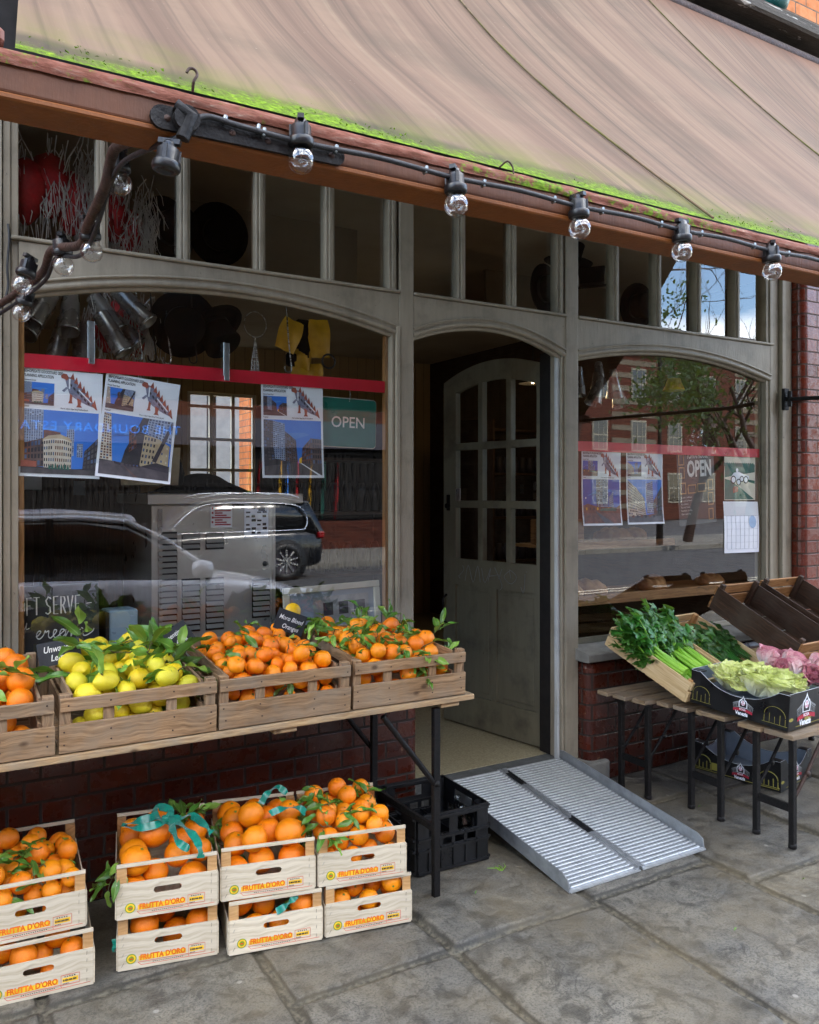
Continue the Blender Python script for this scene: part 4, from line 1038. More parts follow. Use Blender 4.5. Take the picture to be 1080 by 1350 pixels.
# ------------------------------------------------------------------ left fruit table
TB = thing('trestle_table', 'long plank table on black iron legs carrying trays of citrus at left', 'table', (0, 0, 0))
yy = [-.752, -.602, -.45, -.298, -.135]
for i in range(4):
    m = MB(); m.bx(-.75, 1.843+R.uniform(-.012, .004), yy[i]+.003, yy[i+1]-.003, .7545, .7765); m.build('tabletop_board', MT['wood_plank'], TB, bevel=.004, seg=2)
for x in (-.35, 1.02, 1.70):
    m = MB(); m.bx(x, x+.085, -.735, -.15, .735, .754); m.build('batten', MT['wood_plank'], TB, bevel=.003)
for x in (-.4, 1.69):
    for y in (-.712, -.2):
        m = MB(); m.bx(x-.014, x+.014, y-.012, y+.012, .0, .734); m.build('leg', MT['black_iron'], TB, bevel=.002)
    m = MB(); m.bx(x-.009, x+.009, -.699, -.213, .25, .275); m.build('stretcher', MT['black_iron'], TB, bevel=.002)
    for y in (-.72, -.19):
        s_ = 1 if x < 0 else -1
        m = MB(); m.tube([(x+s_*.235, y+.005, .733), (x+s_*.006, y+.005, .44)], .011, 6); m.lathe([(0, 0), (.012, .001), (.012, .006), (0, .008)], 10, Matrix.Translation((x+s_*.004, y-.006, .445)) @ Matrix.Rotation(PI/2, 4, 'X')); m.build('brace', MT['black_iron'], TB)

# ------------------------------------------------------------------ crates
CRATE_M = {}
def tray(label, loc, rot, W, D, H, wd, post_wd, front='slat', name='wooden_tray', group=None, cat='crate'):
    """open crate; local origin at the middle of its front bottom edge, +y to the back"""
    t = thing(name, label, cat, loc, rot, group)
    th = .011; bh = .52*H
    def panel(y, out):
        sg = -1 if out < 0 else 1
        m = MB(); y0, y1 = (y, y+th)
        m.bx(-W/2, W/2, y0, y1, .002, bh); m.build('lower_board', wd, t, bevel=.0015)
        m = MB(); m.bx(-W/2+R.uniform(0, .004), W/2-R.uniform(0, .004), y0-.001, y1-.001, H-.043, H-.003); m.build('top_slat', wd, t, bevel=.0015)
    panel(0, -1); panel(D-th, 1)
    for x in (-W/2+.002, W/2-.034):
        for y in (th+.0005, D-th-.0265):
            m = MB(); m.bx(x, x+.032, y, y+.026, .004, H+.006); m.build('corner_post', post_wd, t, bevel=.002)
    for x in (-W/2+W*.3, W/2-W*.3-.0):
        m = MB(); m.bx(x-.016, x+.016, th+.0005, th+.012, .006, H-.006); m.build('front_stile', post_wd, t, bevel=.0015)
        m = MB(); m.bx(x-.016, x+.016, D-th-.012, D-th-.0005, .006, H-.006); m.build('front_stile', post_wd, t, bevel=.0015)
    for x in (-W/2+.0355, W/2-.0435):
        m = MB(); m.bx(x, x+.008, th+.03, D-th-.03, .01, bh); m.build('side_board', wd, t)
        m = MB(); m.bx(x, x+.008, th+.03, D-th-.03, H-.045, H-.004); m.build('side_slat', wd, t)
    m = MB()
    for k in range(5):
        a = th+.001+k*(D-2*th)/5; m.bx(-W/2+.004, W/2-.004, a+.003, a+(D-2*th)/5-.003, .0, .006)
    m.build('base', wd, t)
    m = MB(); rr = random.Random(int(loc[0]*100))
    for x in [-W/2+.02, -W/2+W*.3, W/2-W*.3, W/2-.02]:
        for z in (bh*.3, bh*.75, H-.022): m.lathe([(0, .0015), (.0025, .001), (.003, 0)], 6, Matrix.Translation((x+rr.uniform(-.006, .006), -.0004 if z < bh else -.0014, z+rr.uniform(-.006, .006))) @ Matrix.Rotation(PI/2, 4, 'X'))
    m.build('nails', MT['brown_iron'], t)['kind'] = 'stuff'
    return t
tx = [(-.165+.012, .01), (.576, 0), (1.066, -.004), (1.563, .006)]
TL = rad(4.0)
what = ['large oranges', 'leafy unwaxed lemons', 'small clementines', 'moro blood oranges']
TR = []
for (x, rz), wh in zip([(.083, -.01), (.576, .004), (1.067, -.004), (1.562, -.02)], what):
    TR.append(tray('weathered wooden tray of %s on the plank table' % wh, (x, -.742, .7785), (TL, 0, rz), .482, .585, .172, MT['wood_weathered'], MT['wood_weathered'], group='weathered trays on the table'))

def frutta_proto():
    W, D, H = .318, .455, .180
    t = thing('fruit_crate', 'x', 'crate')
    m = MB(); hole = []
    for cx, a0 in ((.034, -PI/2), (-.034, PI/2)): hole += [(cx+.0105*math.cos(a0+i*PI/6), .083+.0105*math.sin(a0+i*PI/6)) for i in range(7)]
    m.prism([(-W/2, .001), (W/2, .001), (W/2, .117), (-W/2, .117)], .005, [hole], FR); m.build('front_panel', MT['wood_white'], t)
    m = MB(); m.bx(-W/2, W/2, D-.005, D, .001, .117); m.build('back_panel', MT['wood_white'], t)
    for y in (0, D-.005):
        m = MB(); m.bx(-W/2, W/2, y, y+.005, .1685, .180); m.build('top_slat', MT['wood_white'], t)
    for x in (-W/2+.0005, W/2-.0315):
        for y in (.0055, D-.0315):
            m = MB(); tri = [(0, 0), (.031, 0), (.0, .026)] if x < 0 else [(0, 0), (.031, 0), (.031, .026)]
            if y > .1: tri = [(0, .026), (.0, 0), (.031, .026)] if x < 0 else [(0, .026), (.031, 0), (.031, .026)]
            m.prism(tri, .166, M=Matrix.Translation((x, y, .002))); m.build('corner_post', MT['wood_post'], t)
    for x in (-W/2-.0045, W/2+.0005):
        m = MB(); m.bx(x, x+.004, .002, D-.002, .004, .112); m.build('side_panel', MT['wood_white'], t)
    m = MB(); m.bx(-W/2+.001, W/2-.001, .006, D-.006, .0, .004); m.build('base', MT['wood_white'], t)
    m = MB()
    for z in (.105, .082, .05, .02):
        for x, sg in ((-W/2+.016, 1), (W/2-.016, -1)): m.tube([(x-.004, -.0004, z-.006), (x+.003*sg, -.0012, z+.0065)], .0007, 4)
    m.build('staples', MT['steel_dark'], t)['kind'] = 'stuff'
    # printing
    m = MB(); m.bx(-.094, .056, -.0004, -.0003, .026, .042); m.build('printed_band', MT['frutta_yellow'], t)
    m = MB(); add_text(m, "FRUTTA D'ORO", (-.089, -.0012, .0285), .0245, .82, .018); m.build('printed_lettering', MT['frutta_orange'], t)
    m = MB(); add_text(m, "FRUTTA D'ORO", (-.0895, -.0008, .0282), .0247, .82, .036); m.build('lettering_outline', MT['frutta_red'], t)
    m = MB()
    for a, b in (((-.096, .022), (.062, .022)), ((-.086, .012), (.150, .012)), ((-.096, .022), (-.086, .012)), ((.064, .050), (.064, .020)), ((.064, .050), (.118, .050)), ((.118, .050), (.118, .020)), ((.064, .020), (.118, .020)), ((.062, .022), (.066, .012))):
        m.tube([(a[0], -.0006, a[1]), (b[0], -.0006, b[1])], .0006, 4)
    m.build('printed_rule', MT['frutta_red'], t)
    m = MB(); m.bx(.068, .114, -.0004, -.0003, .027, .041); m.build('printed_box', MT['frutta_yellow'], t)
    m = MB()
    for k in range(7): m.bx(.070+k*.0058, .0742+k*.0058+(k % 2)*.001, -.0010, -.0006, .031, .0365)
    for k in range(5): m.bx(.074+k*.007, .0775+k*.007, -.0010, -.0006, .0435, .0465)
    for k in range(4): m.bx(.069+k*.0045, .0722+k*.0045, -.0010, -.0006, .0225, .025)
    for k in range(16): m.bx(-.05+k*.0062, -.0465+k*.0062, -.001, -.0006, .0158, .0182)
    m.build('small_print', MT['ink_brown'], t)
    m = MB()
    for r_, z_, c_ in ((.0165, -.0004, 0), (.0135, -.0007, 1), (.0085, -.0010, 0)):
        m.add([(-.117+r_*math.cos(i*PI/12), z_, .036+r_*math.sin(i*PI/12)) for i in range(24)], [tuple(range(24))], None, c_)
    m.bx(-.122, -.112, -.0014, -.0012, .034, .038, 2)
    m.build('printed_seal', [MT['seal_green'], MT['frutta_yellow'], MT['frutta_red']], t)
    return t
FP0 = frutta_proto()
rz = [rad(-5), rad(-11.5), rad(-11.5), rad(-10.5)]
def fl(p, r, W=.318): return Vector((p[0]+math.cos(r)*W/2, p[1]+math.sin(r)*W/2, 0))
crate_spec = [  # front-left bottom corner, yaw, z, label
    ((.133, -.612), rad(-5), 0, 'lower slatted orange crate of the stack at the left frame edge'),
    ((.112, -.598), rad(-4), .181, 'upper orange crate with many leaves at the left frame edge'),
    ((.529, -.612), rad(-11.5), 0, 'lower orange crate under the one with the teal bow'),
    ((.520, -.640), rad(-11), .181, 'upper orange crate with a big teal ribbon bow on its fruit'),
    ((.872, -.706), rad(-11.5), 0, 'lower orange crate with a single teal ribbon strip, third stack from left'),
    ((.850, -.690), rad(-13), .181, 'upper crate of big smooth oranges in the third stack from left'),
    ((1.201, -.767), rad(-10), 0, 'lower orange crate of the rightmost stack beside the black bottle crate'),
    ((1.176, -.762), rad(-12.5), .181, 'upper crate of small leafy oranges in the rightmost stack'),
]
FC = []
for i, (p, r, z, lb) in enumerate(crate_spec):
    o = FP0 if i == 0 else copy_tree(FP0)
    q = fl(p, r); o.location = (q.x, q.y, z+.003); o.rotation_euler = (0, 0, r); tag(o, lb, 'crate', 'printed orange crates on the pavement'); FC.append(o)

# ------------------------------------------------------------------ fruit
def fruit_mesh(kind, seed):
    rr = random.Random(seed); mb = MB(); nu, nv = 22, 14
    prof = []
    for j in range(nv+1):
        a = PI*j/nv; r = math.sin(a); z = -math.cos(a)
        if kind == 'lemon':
            z *= 1.18; r *= .98
            if j > nv-3: z += (.05, .13, .17)[j-nv+2]; r = (.36, .17, .0)[j-nv+2]
            if j < 2: z -= (.06, .02)[j]; r = (0, .28)[j]
        elif kind == 'mandarin':
            z *= .86; z -= .08*math.exp(-((a-PI)/.35)**2); z += .05*math.exp(-(a/.35)**2)
        else:
            z *= .96; z -= .05*math.exp(-((a-PI)/.3)**2)
            if kind == 'navel': z += .10*math.exp(-(a/.22)**2)
        prof.append((r, z))
    ph = rr.uniform(0, 6); vs = []
    amp = {'lemon': .05, 'mandarin': .05, 'orange': .034, 'navel': .036}[kind]
    for r, z in prof:
        for k in range(nu):
            a = 2*PI*k/nu; d = Vector((r*math.cos(a), r*math.sin(a), z))
            d *= 1+amp*mnoise.noise((d.x*1.5+seed, d.y*1.5, d.z*1.5))+(.012*math.cos(a*9+ph)*abs(z)**2 if kind in ('mandarin',) else 0)
            vs.append(d)
    fs = [(i*nu+k, i*nu+(k+1) % nu, (i+1)*nu+(k+1) % nu, (i+1)*nu+k) for i in range(nv) for k in range(nu)]
    mb.add(vs, fs, None, 0, True)
    top = prof[-1][1] if kind != 'lemon' else prof[0][1]
    if kind == 'lemon': mb.lathe([(.0, -1.25), (.08, -1.24), (.09, -1.2), (.0, -1.18)], 6, None, 1)
    else:
        star = [(0, 0, top+.035)]+[((.15 if k % 2 else .075)*math.cos(k*PI/5), (.15 if k % 2 else .075)*math.sin(k*PI/5), top+.03) for k in range(10)]
        mb.add(star, [(0, k+1, (k+1) % 10+1) for k in range(10)], None, 1)
    return mb
FM = {}
for kind, mat in (('orange', 'orange_peel'), ('navel', 'orange_peel'), ('mandarin', 'clementine_peel'), ('lemon', 'lemon_peel')):
    FM[kind] = [fruit_mesh(kind, s_).mesh(kind, [MT[mat], MT['calyx_green']]) for s_ in range(5)]
FM['moro'] = [fruit_mesh('orange', s_+20).mesh('moro', [MT['moro_peel'], MT['calyx_green']]) for s_ in range(4)]
def pack(n, r, box, base, rr, flat=6, jit=.08, top=9, have=None, zmin=-9):
    """drop n balls into box (x0,x1,y0,y1) one at a time, each into the lowest free hollow found"""
    P = list(have or []); out = []
    x0, x1, y0, y1 = box
    for _ in range(n):
        best = None; ri = r*rr.uniform(1-jit, 1+jit)
        for _k in range(26*flat):
            x = rr.uniform(x0+ri, x1-ri); y = rr.uniform(y0+ri, y1-ri); z = base(x, y)+ri
            for (a, b, c, q) in P:
                d2 = (x-a)**2+(y-b)**2; s_ = (q+ri)*.97
                if d2 < s_*s_: z = max(z, c+math.sqrt(s_*s_-d2))
            if best is None or z < best[2]: best = (x, y, z, ri)
        if best[2]+ri > top: continue
        P.append(best); out.append(best)
    return out
def place_fruit(crate, kind, name, spots, label, cat, group, side=.55):
    bpy.context.view_layer.update(); M_ = crate.matrix_world.copy()
    rr = random.Random(len(spots)*7+int(M_.translation.x*100)); obs = []
    for (x, y, z, r) in spots:
        o = bpy.data.objects.new(name, rr.choice(FM[kind])); COL.objects.link(o); tag(o, label, cat, group)
        eul = Euler((rr.gauss(0, side)+.5, rr.gauss(0, side), rr.uniform(0, 2*PI))) if kind != 'lemon' else Euler((PI/2+rr.gauss(0, .35), rr.gauss(0, .3), rr.uniform(0, 2*PI)))
        o.matrix_world = M_ @ Matrix.Translation((x, y, z)) @ eul.to_matrix().to_4x4() @ Matrix.Scale(r*rr.uniform(.98, 1.02), 4); obs.append(o)
    return obs
# leafy sprigs: a twig with separate leaves
def leaf_mesh(L=.075, Wd=.034, curl=.25, fold=.25, seed=0, mat='citrus_leaf'):
    rr = random.Random(seed); mb = MB()
    def f(u, v):
        w = Wd*.5*math.sin(PI*min(1, u*1.0))**.75*(1.05-.25*u); s = v*2-1
        x = L*u; y = s*w
        z = -curl*L*u*u+abs(s)*w*fold*1.4+.004*math.sin(u*9+s*2+seed)*abs(s)
        return (x, y, z+.02*L*math.sin(u*4+seed))
    mb.grid(f, 9, 4); return mb.mesh('leaf', MT[mat])
LV = [leaf_mesh(R.uniform(.05, .085), R.uniform(.024, .038), R.uniform(-.1, .5), R.uniform(.1, .6), k, 'citrus_leaf' if k < 6 else 'citrus_leaf_pale') for k in range(9)]
def twig_mesh(L, seed):
    rr = random.Random(seed); mb = MB(); pts = [(L*i/5, rr.gauss(0, .006)*(i > 0), rr.gauss(0, .005)*(i > 0)) for i in range(6)]
    mb.tube(smooth_path(pts, 3), .0016, 5); return mb.mesh('leafy_sprig', MT['twig']), pts
TW = [twig_mesh(L_, k) for k, L_ in enumerate((.05, .07, .09, .06))]
def sprig(M_, rr, nl, label, group, scale=1.0):
    me, pts = rr.choice(TW)
    o = bpy.data.objects.new('leafy_sprig', me); COL.objects.link(o); tag(o, label, 'leafy sprig', group)
    o.matrix_world = M_ @ Matrix.Scale(scale, 4)
    for i in range(nl):
        p = pts[min(5, 1+int(5*i/max(1, nl-1)))] if nl > 1 else pts[5]
        lf = bpy.data.objects.new('leaf', rr.choice(LV)); COL.objects.link(lf); lf.parent = o
        sd_ = 1 if i % 2 else -1
        lf.location = p; lf.rotation_euler = (rr.gauss(0, .5), rr.gauss(-.05, .3), sd_*rr.uniform(.3, 1.3) if i < nl-1 else rr.gauss(0, .3))
    return o
def sprigs_on(crate, spots, n, rr, label, group, box=None, lift=.0, nl=(2, 5), scale=1.0, frac=1.0):
    M_ = crate.matrix_world.copy(); tops = [s for s in spots if not any((a-s[0])**2+(b-s[1])**2 < s[3]**2*.8 and c > s[2]+.01 for a, b, c, q in spots)]
    if box: tops = [s for s in tops if box[0] <= s[0] <= box[1] and box[2] <= s[1] <= box[3]]
    for _ in range(n):
        s = rr.choice(tops); a = rr.uniform(0, 2*PI)
        d = Vector((math.cos(a)*.6, math.sin(a)*.6-.15, rr.uniform(.45, .9))).normalized()
        p = Vector(s[:3])+d*s[3]*1.02+Vector((0, 0, lift))
        Rz = Euler((rr.gauss(0, .3), rr.gauss(-.1, .35), rr.uniform(0, 2*PI))).to_matrix().to_4x4()
        sprig(M_ @ Matrix.Translation(p) @ Rz, rr, rr.randint(*nl), label, group, scale*rr.uniform(.8, 1.15))
rr = random.Random(21)
# --- trays on the table: bottom rows only near the open front, then a heap
def fill_tray(T_, kind, name, r, n_front, n_heap, base_h, dome, label, cat, group, jit=.1):
    W, D = .482, .585; bx_ = (-W/2+.04, W/2-.04, .03, D-.03)
    fr_ = pack(n_front, r, (bx_[0], bx_[1], .026, .026+2.9*r), lambda x, y: .007, rr, 3, jit)
    hp = pack(n_heap, r, bx_, lambda x, y: base_h+dome*(1-(x/(W/2))**2)*min(1, y/.3)-(.05 if y < .10 else 0), rr, 5, jit, have=fr_)
    place_fruit(T_, kind, name, fr_+hp, label, cat, group); return fr_+hp
S0 = fill_tray(TR[0], 'orange', 'orange', .0395, 10, 34, .075, .03, 'large orange heaped in the weathered tray at the left end of the table', 'orange', 'oranges in the table tray')
S1 = fill_tray(TR[1], 'lemon', 'lemon', .0345, 12, 54, .075, .04, 'yellow lemon heaped in the leafy lemon tray on the table', 'lemon', 'lemons in the table tray', .13)
S2 = fill_tray(TR[2], 'mandarin', 'clementine', .0295, 18, 84, .085, .025, 'small clementine heaped in the middle tray on the plank table', 'clementine', 'clementines in the table tray', .14)
S3 = fill_tray(TR[3], 'moro', 'blood_orange', .0325, 13, 52, .085, .04, 'golden moro orange heaped in the leafiest, rightmost tray on the table', 'blood orange', 'blood oranges in the table tray')
sprigs_on(TR[0], S0, 11, rr, 'citrus leaves lying on the large oranges in the left table tray', 'leaves on the table oranges', nl=(1, 3), scale=1.25)
sprigs_on(TR[1], S1, 32, rr, 'broad citrus leaves lying among the lemons on the table', 'leaves among the lemons', box=(-.12, .2, .12, .44), nl=(2, 5), scale=1.45)
sprigs_on(TR[2], S2, 26, rr, 'green leaves lying among the clementines on the table', 'leaves among the clementines', nl=(1, 3), scale=1.1)
sprigs_on(TR[3], S3, 50, rr, 'green leaves covering the moro oranges in the rightmost tray', 'leaves among the blood oranges', nl=(3, 5), scale=1.0)
# --- pavement crates
def fill_crate(C_, kind, r, n, base_h, label, group, dome=.0, name='orange', jit=.11):
    W, D = .318, .455
    bx_ = (-W/2+.004, W/2-.004, .010, D-.012)
    sp = pack(n, r, bx_, lambda x, y: base_h+dome*math.sin(PI*min(1, max(0, y/D)))*(1-(x/(W/2))**2)-(.06 if y < .09 else 0), rr, 6, jit)
    place_fruit(C_, kind, name, sp, label, 'orange', group); return sp
def fill_low(C_, kind, r, label, group):
    sp = pack(16, r, (-.15, .15, .009, .009+r*3.6), lambda x, y: .006, rr, 5, .06, top=.172); place_fruit(C_, kind, 'orange', sp, label, 'orange', group); return sp
L0 = fill_low(FC[0], 'orange', .039, 'orange inside the lower crate at the left frame edge', 'oranges in the lower left crate')
L2 = fill_low(FC[2], 'orange', .046, 'large orange inside the lower crate under the teal bow crate', 'oranges in the lower bow crate')
L4 = fill_low(FC[4], 'navel', .044, 'large orange inside the lower crate of the third stack from left', 'oranges in the lower third crate')
L6 = fill_low(FC[6], 'moro', .037, 'orange inside the lower crate of the rightmost stack', 'oranges in the lower right crate')
U1 = fill_crate(FC[1], 'moro', .034, 34, .08, 'small leafy orange in the upper crate at the left frame edge', 'oranges in the upper left crate', .02)
U3 = fill_crate(FC[3], 'orange', .047, 15, .083, 'very large orange under the teal bow in its upper crate', 'oranges in the bow crate', .03)
U5 = fill_crate(FC[5], 'navel', .046, 17, .088, 'very large smooth orange in the upper crate, third stack from left', 'oranges in the upper third crate', .03)
U7 = fill_crate(FC[7], 'moro', .035, 34, .088, 'small golden orange in the upper crate of the rightmost stack', 'oranges in the upper right crate', .04)
sprigs_on(FC[1], U1, 17, rr, 'green leaves over the oranges in the upper crate at the left frame edge', 'leaves in the upper left crate', nl=(2, 5))
sprigs_on(FC[7], U7, 13, rr, 'green leaves over the small oranges in the rightmost upper crate', 'leaves in the upper right crate', nl=(3, 5), box=(-.16, .03, 0, .46))
sprigs_on(FC[7], U7, 3, rr, 'green leaves over the small oranges in the rightmost upper crate', 'leaves in the upper right crate', nl=(4, 5), box=(.02, .16, .25, .46), scale=1.2)
sprigs_on(FC[5], U5, 3, rr, 'small leaves between the big oranges in the third upper crate', 'leaves in the upper third crate', nl=(2, 3), box=(0, .16, 0, .3))
sprigs_on(FC[3], U3, 5, rr, 'dark leaves at the back of the crate with the teal bow', 'leaves in the bow crate', nl=(3, 5), box=(.0, .16, .28, .46), scale=1.1)
for C_, x, y, z, n, lb in ((FC[3], -.162, .08, .13, 3, 'bunch of leaves hanging out over the left side of the bow crate'), (FC[3], .155, .30, .12, 3, 'bunch of leaves poking out right of the bow crate'), (FC[7], -.16, .16, .15, 5, 'bunch of leaves hanging over the left side of the rightmost upper crate'), (FC[6], -.168, .07, .11, 1, 'leaves poking out left of the lower rightmost crate')):
    for _ in range(n):
        sprig(C_.matrix_world @ Matrix.Translation((x+rr.gauss(0, .008), y+rr.gauss(0, .02), z+rr.gauss(0, .014))) @ Euler((rr.gauss(0, .4), rr.gauss(.5, .3), (PI if x < 0 else 0)+rr.gauss(0, .6))).to_matrix().to_4x4(), rr, rr.randint(3, 5), lb, lb, 1.0)
# --- teal ribbons
def ribbon_strip(mb, pts, w, nrm=(0, -.5, 1)):
    P = smooth_path(pts, 6); n = len(P); vs = []
    for i, p in enumerate(P):
        d = (P[min(i+1, n-1)]-P[max(0, i-1)]).normalized(); s_ = d.cross(Vector(nrm)).normalized()
        s_.rotate(Matrix.Rotation(.75*math.sin(i*.55), 3, d))
        vs += [p-s_*w/2, p+s_*w/2]
    mb.add(vs, [(2*i, 2*i+1, 2*i+3, 2*i+2) for i in range(n-1)], None, 0, True)
def on_crate(C_, o): o.matrix_world = C_.matrix_world.copy()
zt = max(s[2]+s[3] for s in U3 if s[1] < .28)
t = thing('ribbon_bow', 'shiny teal ribbon tied in a bow over the large oranges', 'ribbon'); on_crate(FC[3], t)
zb = zt+.004
for nm, pts in (('loop', [(0, .15, zb), (-.04, .17, zb+.014), (-.10, .175, zb+.004), (-.135, .18, zb-.006), (-.08, .15, zb-.008), (0, .15, zb)]), ('loop', [(0, .15, zb), (-.035, .19, zb+.02), (-.02, .22, zb+.03), (.02, .19, zb+.022), (0, .15, zb)]), ('tail', [(0, .17, zb), (.05, .14, zb+.012), (.09, .16, zb+.008), (.13, .10, zb-.012), (.15, .08, zb-.03)]), ('tail', [(0, .17, zb), (.04, .11, zb+.006), (.08, .05, zb-.01), (.10, .0, zb-.035), (.105, -.004, zb-.075)]), ('tail', [(.02, .15, zb), (.02, .08, zb-.006), (.04, .03, zb-.03), (.07, .02, zb-.05)])):
    m = MB(); ribbon_strip(m, pts, .026); m.build(nm, MT['teal_ribbon'], t)
m = MB(); m.lathe([(0, .012), (.012, .008), (.014, 0), (.011, -.008), (0, -.011)], 10, Matrix.Translation((0, .17, zb+.006))); m.build('knot', MT['teal_ribbon'], t)
def strip(C_, pts, label):
    m = MB(); ribbon_strip(m, pts, .024); o = m.build('ribbon', MT['teal_ribbon']); tag(o, label, 'ribbon'); on_crate(C_, o)
zt5 = max(s[2]+s[3] for s in U5)
strip(FC[5], [(.0, .22, zt5-.02), (.03, .24, zt5+.012), (.07, .26, zt5+.018), (.10, .25, zt5-.004)], 'crumpled teal ribbon across the top of the big smooth oranges')
strip(FC[5], [(.02, .12, zt5-.022), (.07, .14, zt5-.016), (.13, .14, zt5-.022), (.152, .14, zt5-.045)], 'thin teal ribbon end at the right side of the big smooth oranges')
strip(FC[4], [(.0, .004, .122), (.03, .0, .138), (.055, .002, .156), (.07, .01, .166)], 'short teal ribbon strip in the slot of the lower third crate')
strip(FC[2], [(-.163, .03, .05), (-.166, .02, .07), (-.166, .04, .09)], 'tip of teal ribbon at the left edge of the lower bow crate')

# ------------------------------------------------------------------ price cards
def price_card(label, lines, loc, rot, W=.115, H=.08, shape=None):
    t = thing('price_card', label, 'price card', loc, rot, 'chalked price cards')
    m = MB(); m.prism([(-W/2, 0), (W/2, 0), (W/2, H), (-W/2, H)], .003, M=FR); m.build('board', MT['slate_board'], t, bevel=.0008)
    m = MB()
    for txt, x, z, s_ in lines: add_text(m, txt, (x, -.0006, z), s_, .8, .012, 'LEFT', 0, 0, .25)
    m.build('chalk_lettering', MT['chalk_white'], t)
    m = MB(); m.tube([(0, .004, .02), (0, .004, -.09)], .0022, 6); m.build('pin', MT['twig'], t)
price_card('black chalk card lettered Unwaxed Lemons behind the lemon tray', [('Unwaxed', -.05, .045, .03), ('Lemons', -.03, .015, .03)], (.385, -.40, .985), (rad(-14), rad(-8), rad(-8)), .135, .08)
price_card('tilted black chalk card lettered Clementines above the clementines', [('Clementines', -.056, .045, .025), ('£6 kg', -.005, .014, .024)], (.785, -.42, 1.005), (rad(-12), rad(-33), rad(-8)), .125, .08)
price_card('tilted black chalk card lettered Moro Blood Oranges at the back of the leafy tray', [('Moro Blood', -.052, .045, .026), ('Oranges', -.03, .012, .026)], (1.25, -.28, 1.0), (rad(-12), rad(22), rad(-10)), .125, .085)
m = MB(); m.lathe([(0, .002), (.033, .002), (.033, -.001), (0, -.001)], 28); o = m.build('round_card', MT['yellow_card']); o.location = (1.30, -.22, 1.075); o.rotation_euler = (rad(72), 0, rad(-10)); tag(o, 'round yellow card peeping up behind the moro orange price card', 'card')

# ------------------------------------------------------------------ black bottle crate
def bottle_crate():
    x0, x1, y0, y1, H = 1.705, 2.06, -.555, -.155, .25
    t = thing('bottle_crate', 'black plastic bottle crate standing by the table leg next to the ramp', 'bottle crate', ((x0+x1)/2, (y0+y1)/2, 0), (0, 0, rad(-2)))
    W, D = x1-x0, y1-y0
    BP = MT['black_plastic']
    for sx in (-1, 1):
        for sy in (-1, 1):
            m = MB(); m.lathe([(.0, .0), (.028, .0), (.034, .01), (.03, .03), (.025, .1), (.023, H)], 14, Matrix.Translation((sx*(W/2-.03), sy*(D/2-.03), 0))); m.build('corner_column', BP, t)
    def wall(L, M_, handle):
        m = MB(); hl = []
        for k in range(4):
            a = -L/2+.05+k*(L-.1)/4; hl.append([(a+.008, .115), (a+(L-.1)/4-.008, .115), (a+(L-.1)/4-.008, .145), (a+.008, .145)])
        if handle: hl.append([(-.07, .175), (.07, .175), (.07, .222), (-.07, .222)])
        else: hl += [[(-L/2+.05, .16), (-.02, .16), (-.02, .222), (-L/2+.05, .222)], [(.02, .16), (L/2-.05, .16), (L/2-.05, .222), (.02, .222)]]
        m.prism([(-L/2, .012), (L/2, .012), (L/2, H), (-L/2, H)], .006, hl, M_ @ FR)
        for z in (.02, .105, .152, H-.014): m.box((0, -.004, z), (L+.004, .012, .010), None, 0, M_)
        for k in range(5): m.box((-L/2+.05+k*(L-.1)/4, -.003, .065), (.008, .008, .1), None, 0, M_)
        m.build('side', BP, t)
    wall(W-.02, Matrix.Translation((0, -D/2, 0)), False); wall(W-.02, Matrix.Translation((0, D/2-.006, 0)), True)
    wall(D-.02, Matrix.Translation((-W/2, 0, 0)) @ Matrix.Rotation(-PI/2, 4, 'Z'), True); wall(D-.02, Matrix.Translation((W/2, 0, 0)) @ Matrix.Rotation(PI/2, 4, 'Z'), True)
    m = MB(); m.bx(-W/2+.01, W/2-.01, -D/2+.01, D/2-.01, .014, .02)
    for k in range(1, 4): m.bx(-W/2+.008, W/2-.008, -D/2+k*D/4-.002, -D/2+k*D/4+.002, .02, .12)
    for k in range(1, 3): m.bx(-W/2+k*W/3-.002, -W/2+k*W/3+.002, -D/2+.008, D/2-.008, .02, .115)
    m.build('divider', BP, t)
    for k, (x, y, ti) in enumerate(((.12, .0, .1), (.12, -.13, -.15))):
        mb = MB(); mb.lathe([(0, .0), (.03, .0), (.032, .01), (.032, .11), (.026, .135), (.013, .16), (.012, .19), (.015, .192), (.015, .2), (.011, .2)], 18)
        o = mb.build('bottle', MT['bottle_glass']); o.location = t.location+Vector((x, y, .022)); o.rotation_euler = (ti*.5, ti, 0); tag(o, ['small clear glass bottle standing at the back of the black crate', 'small clear glass bottle tilted in the front corner of the black crate'][k], 'bottle')
bottle_crate()

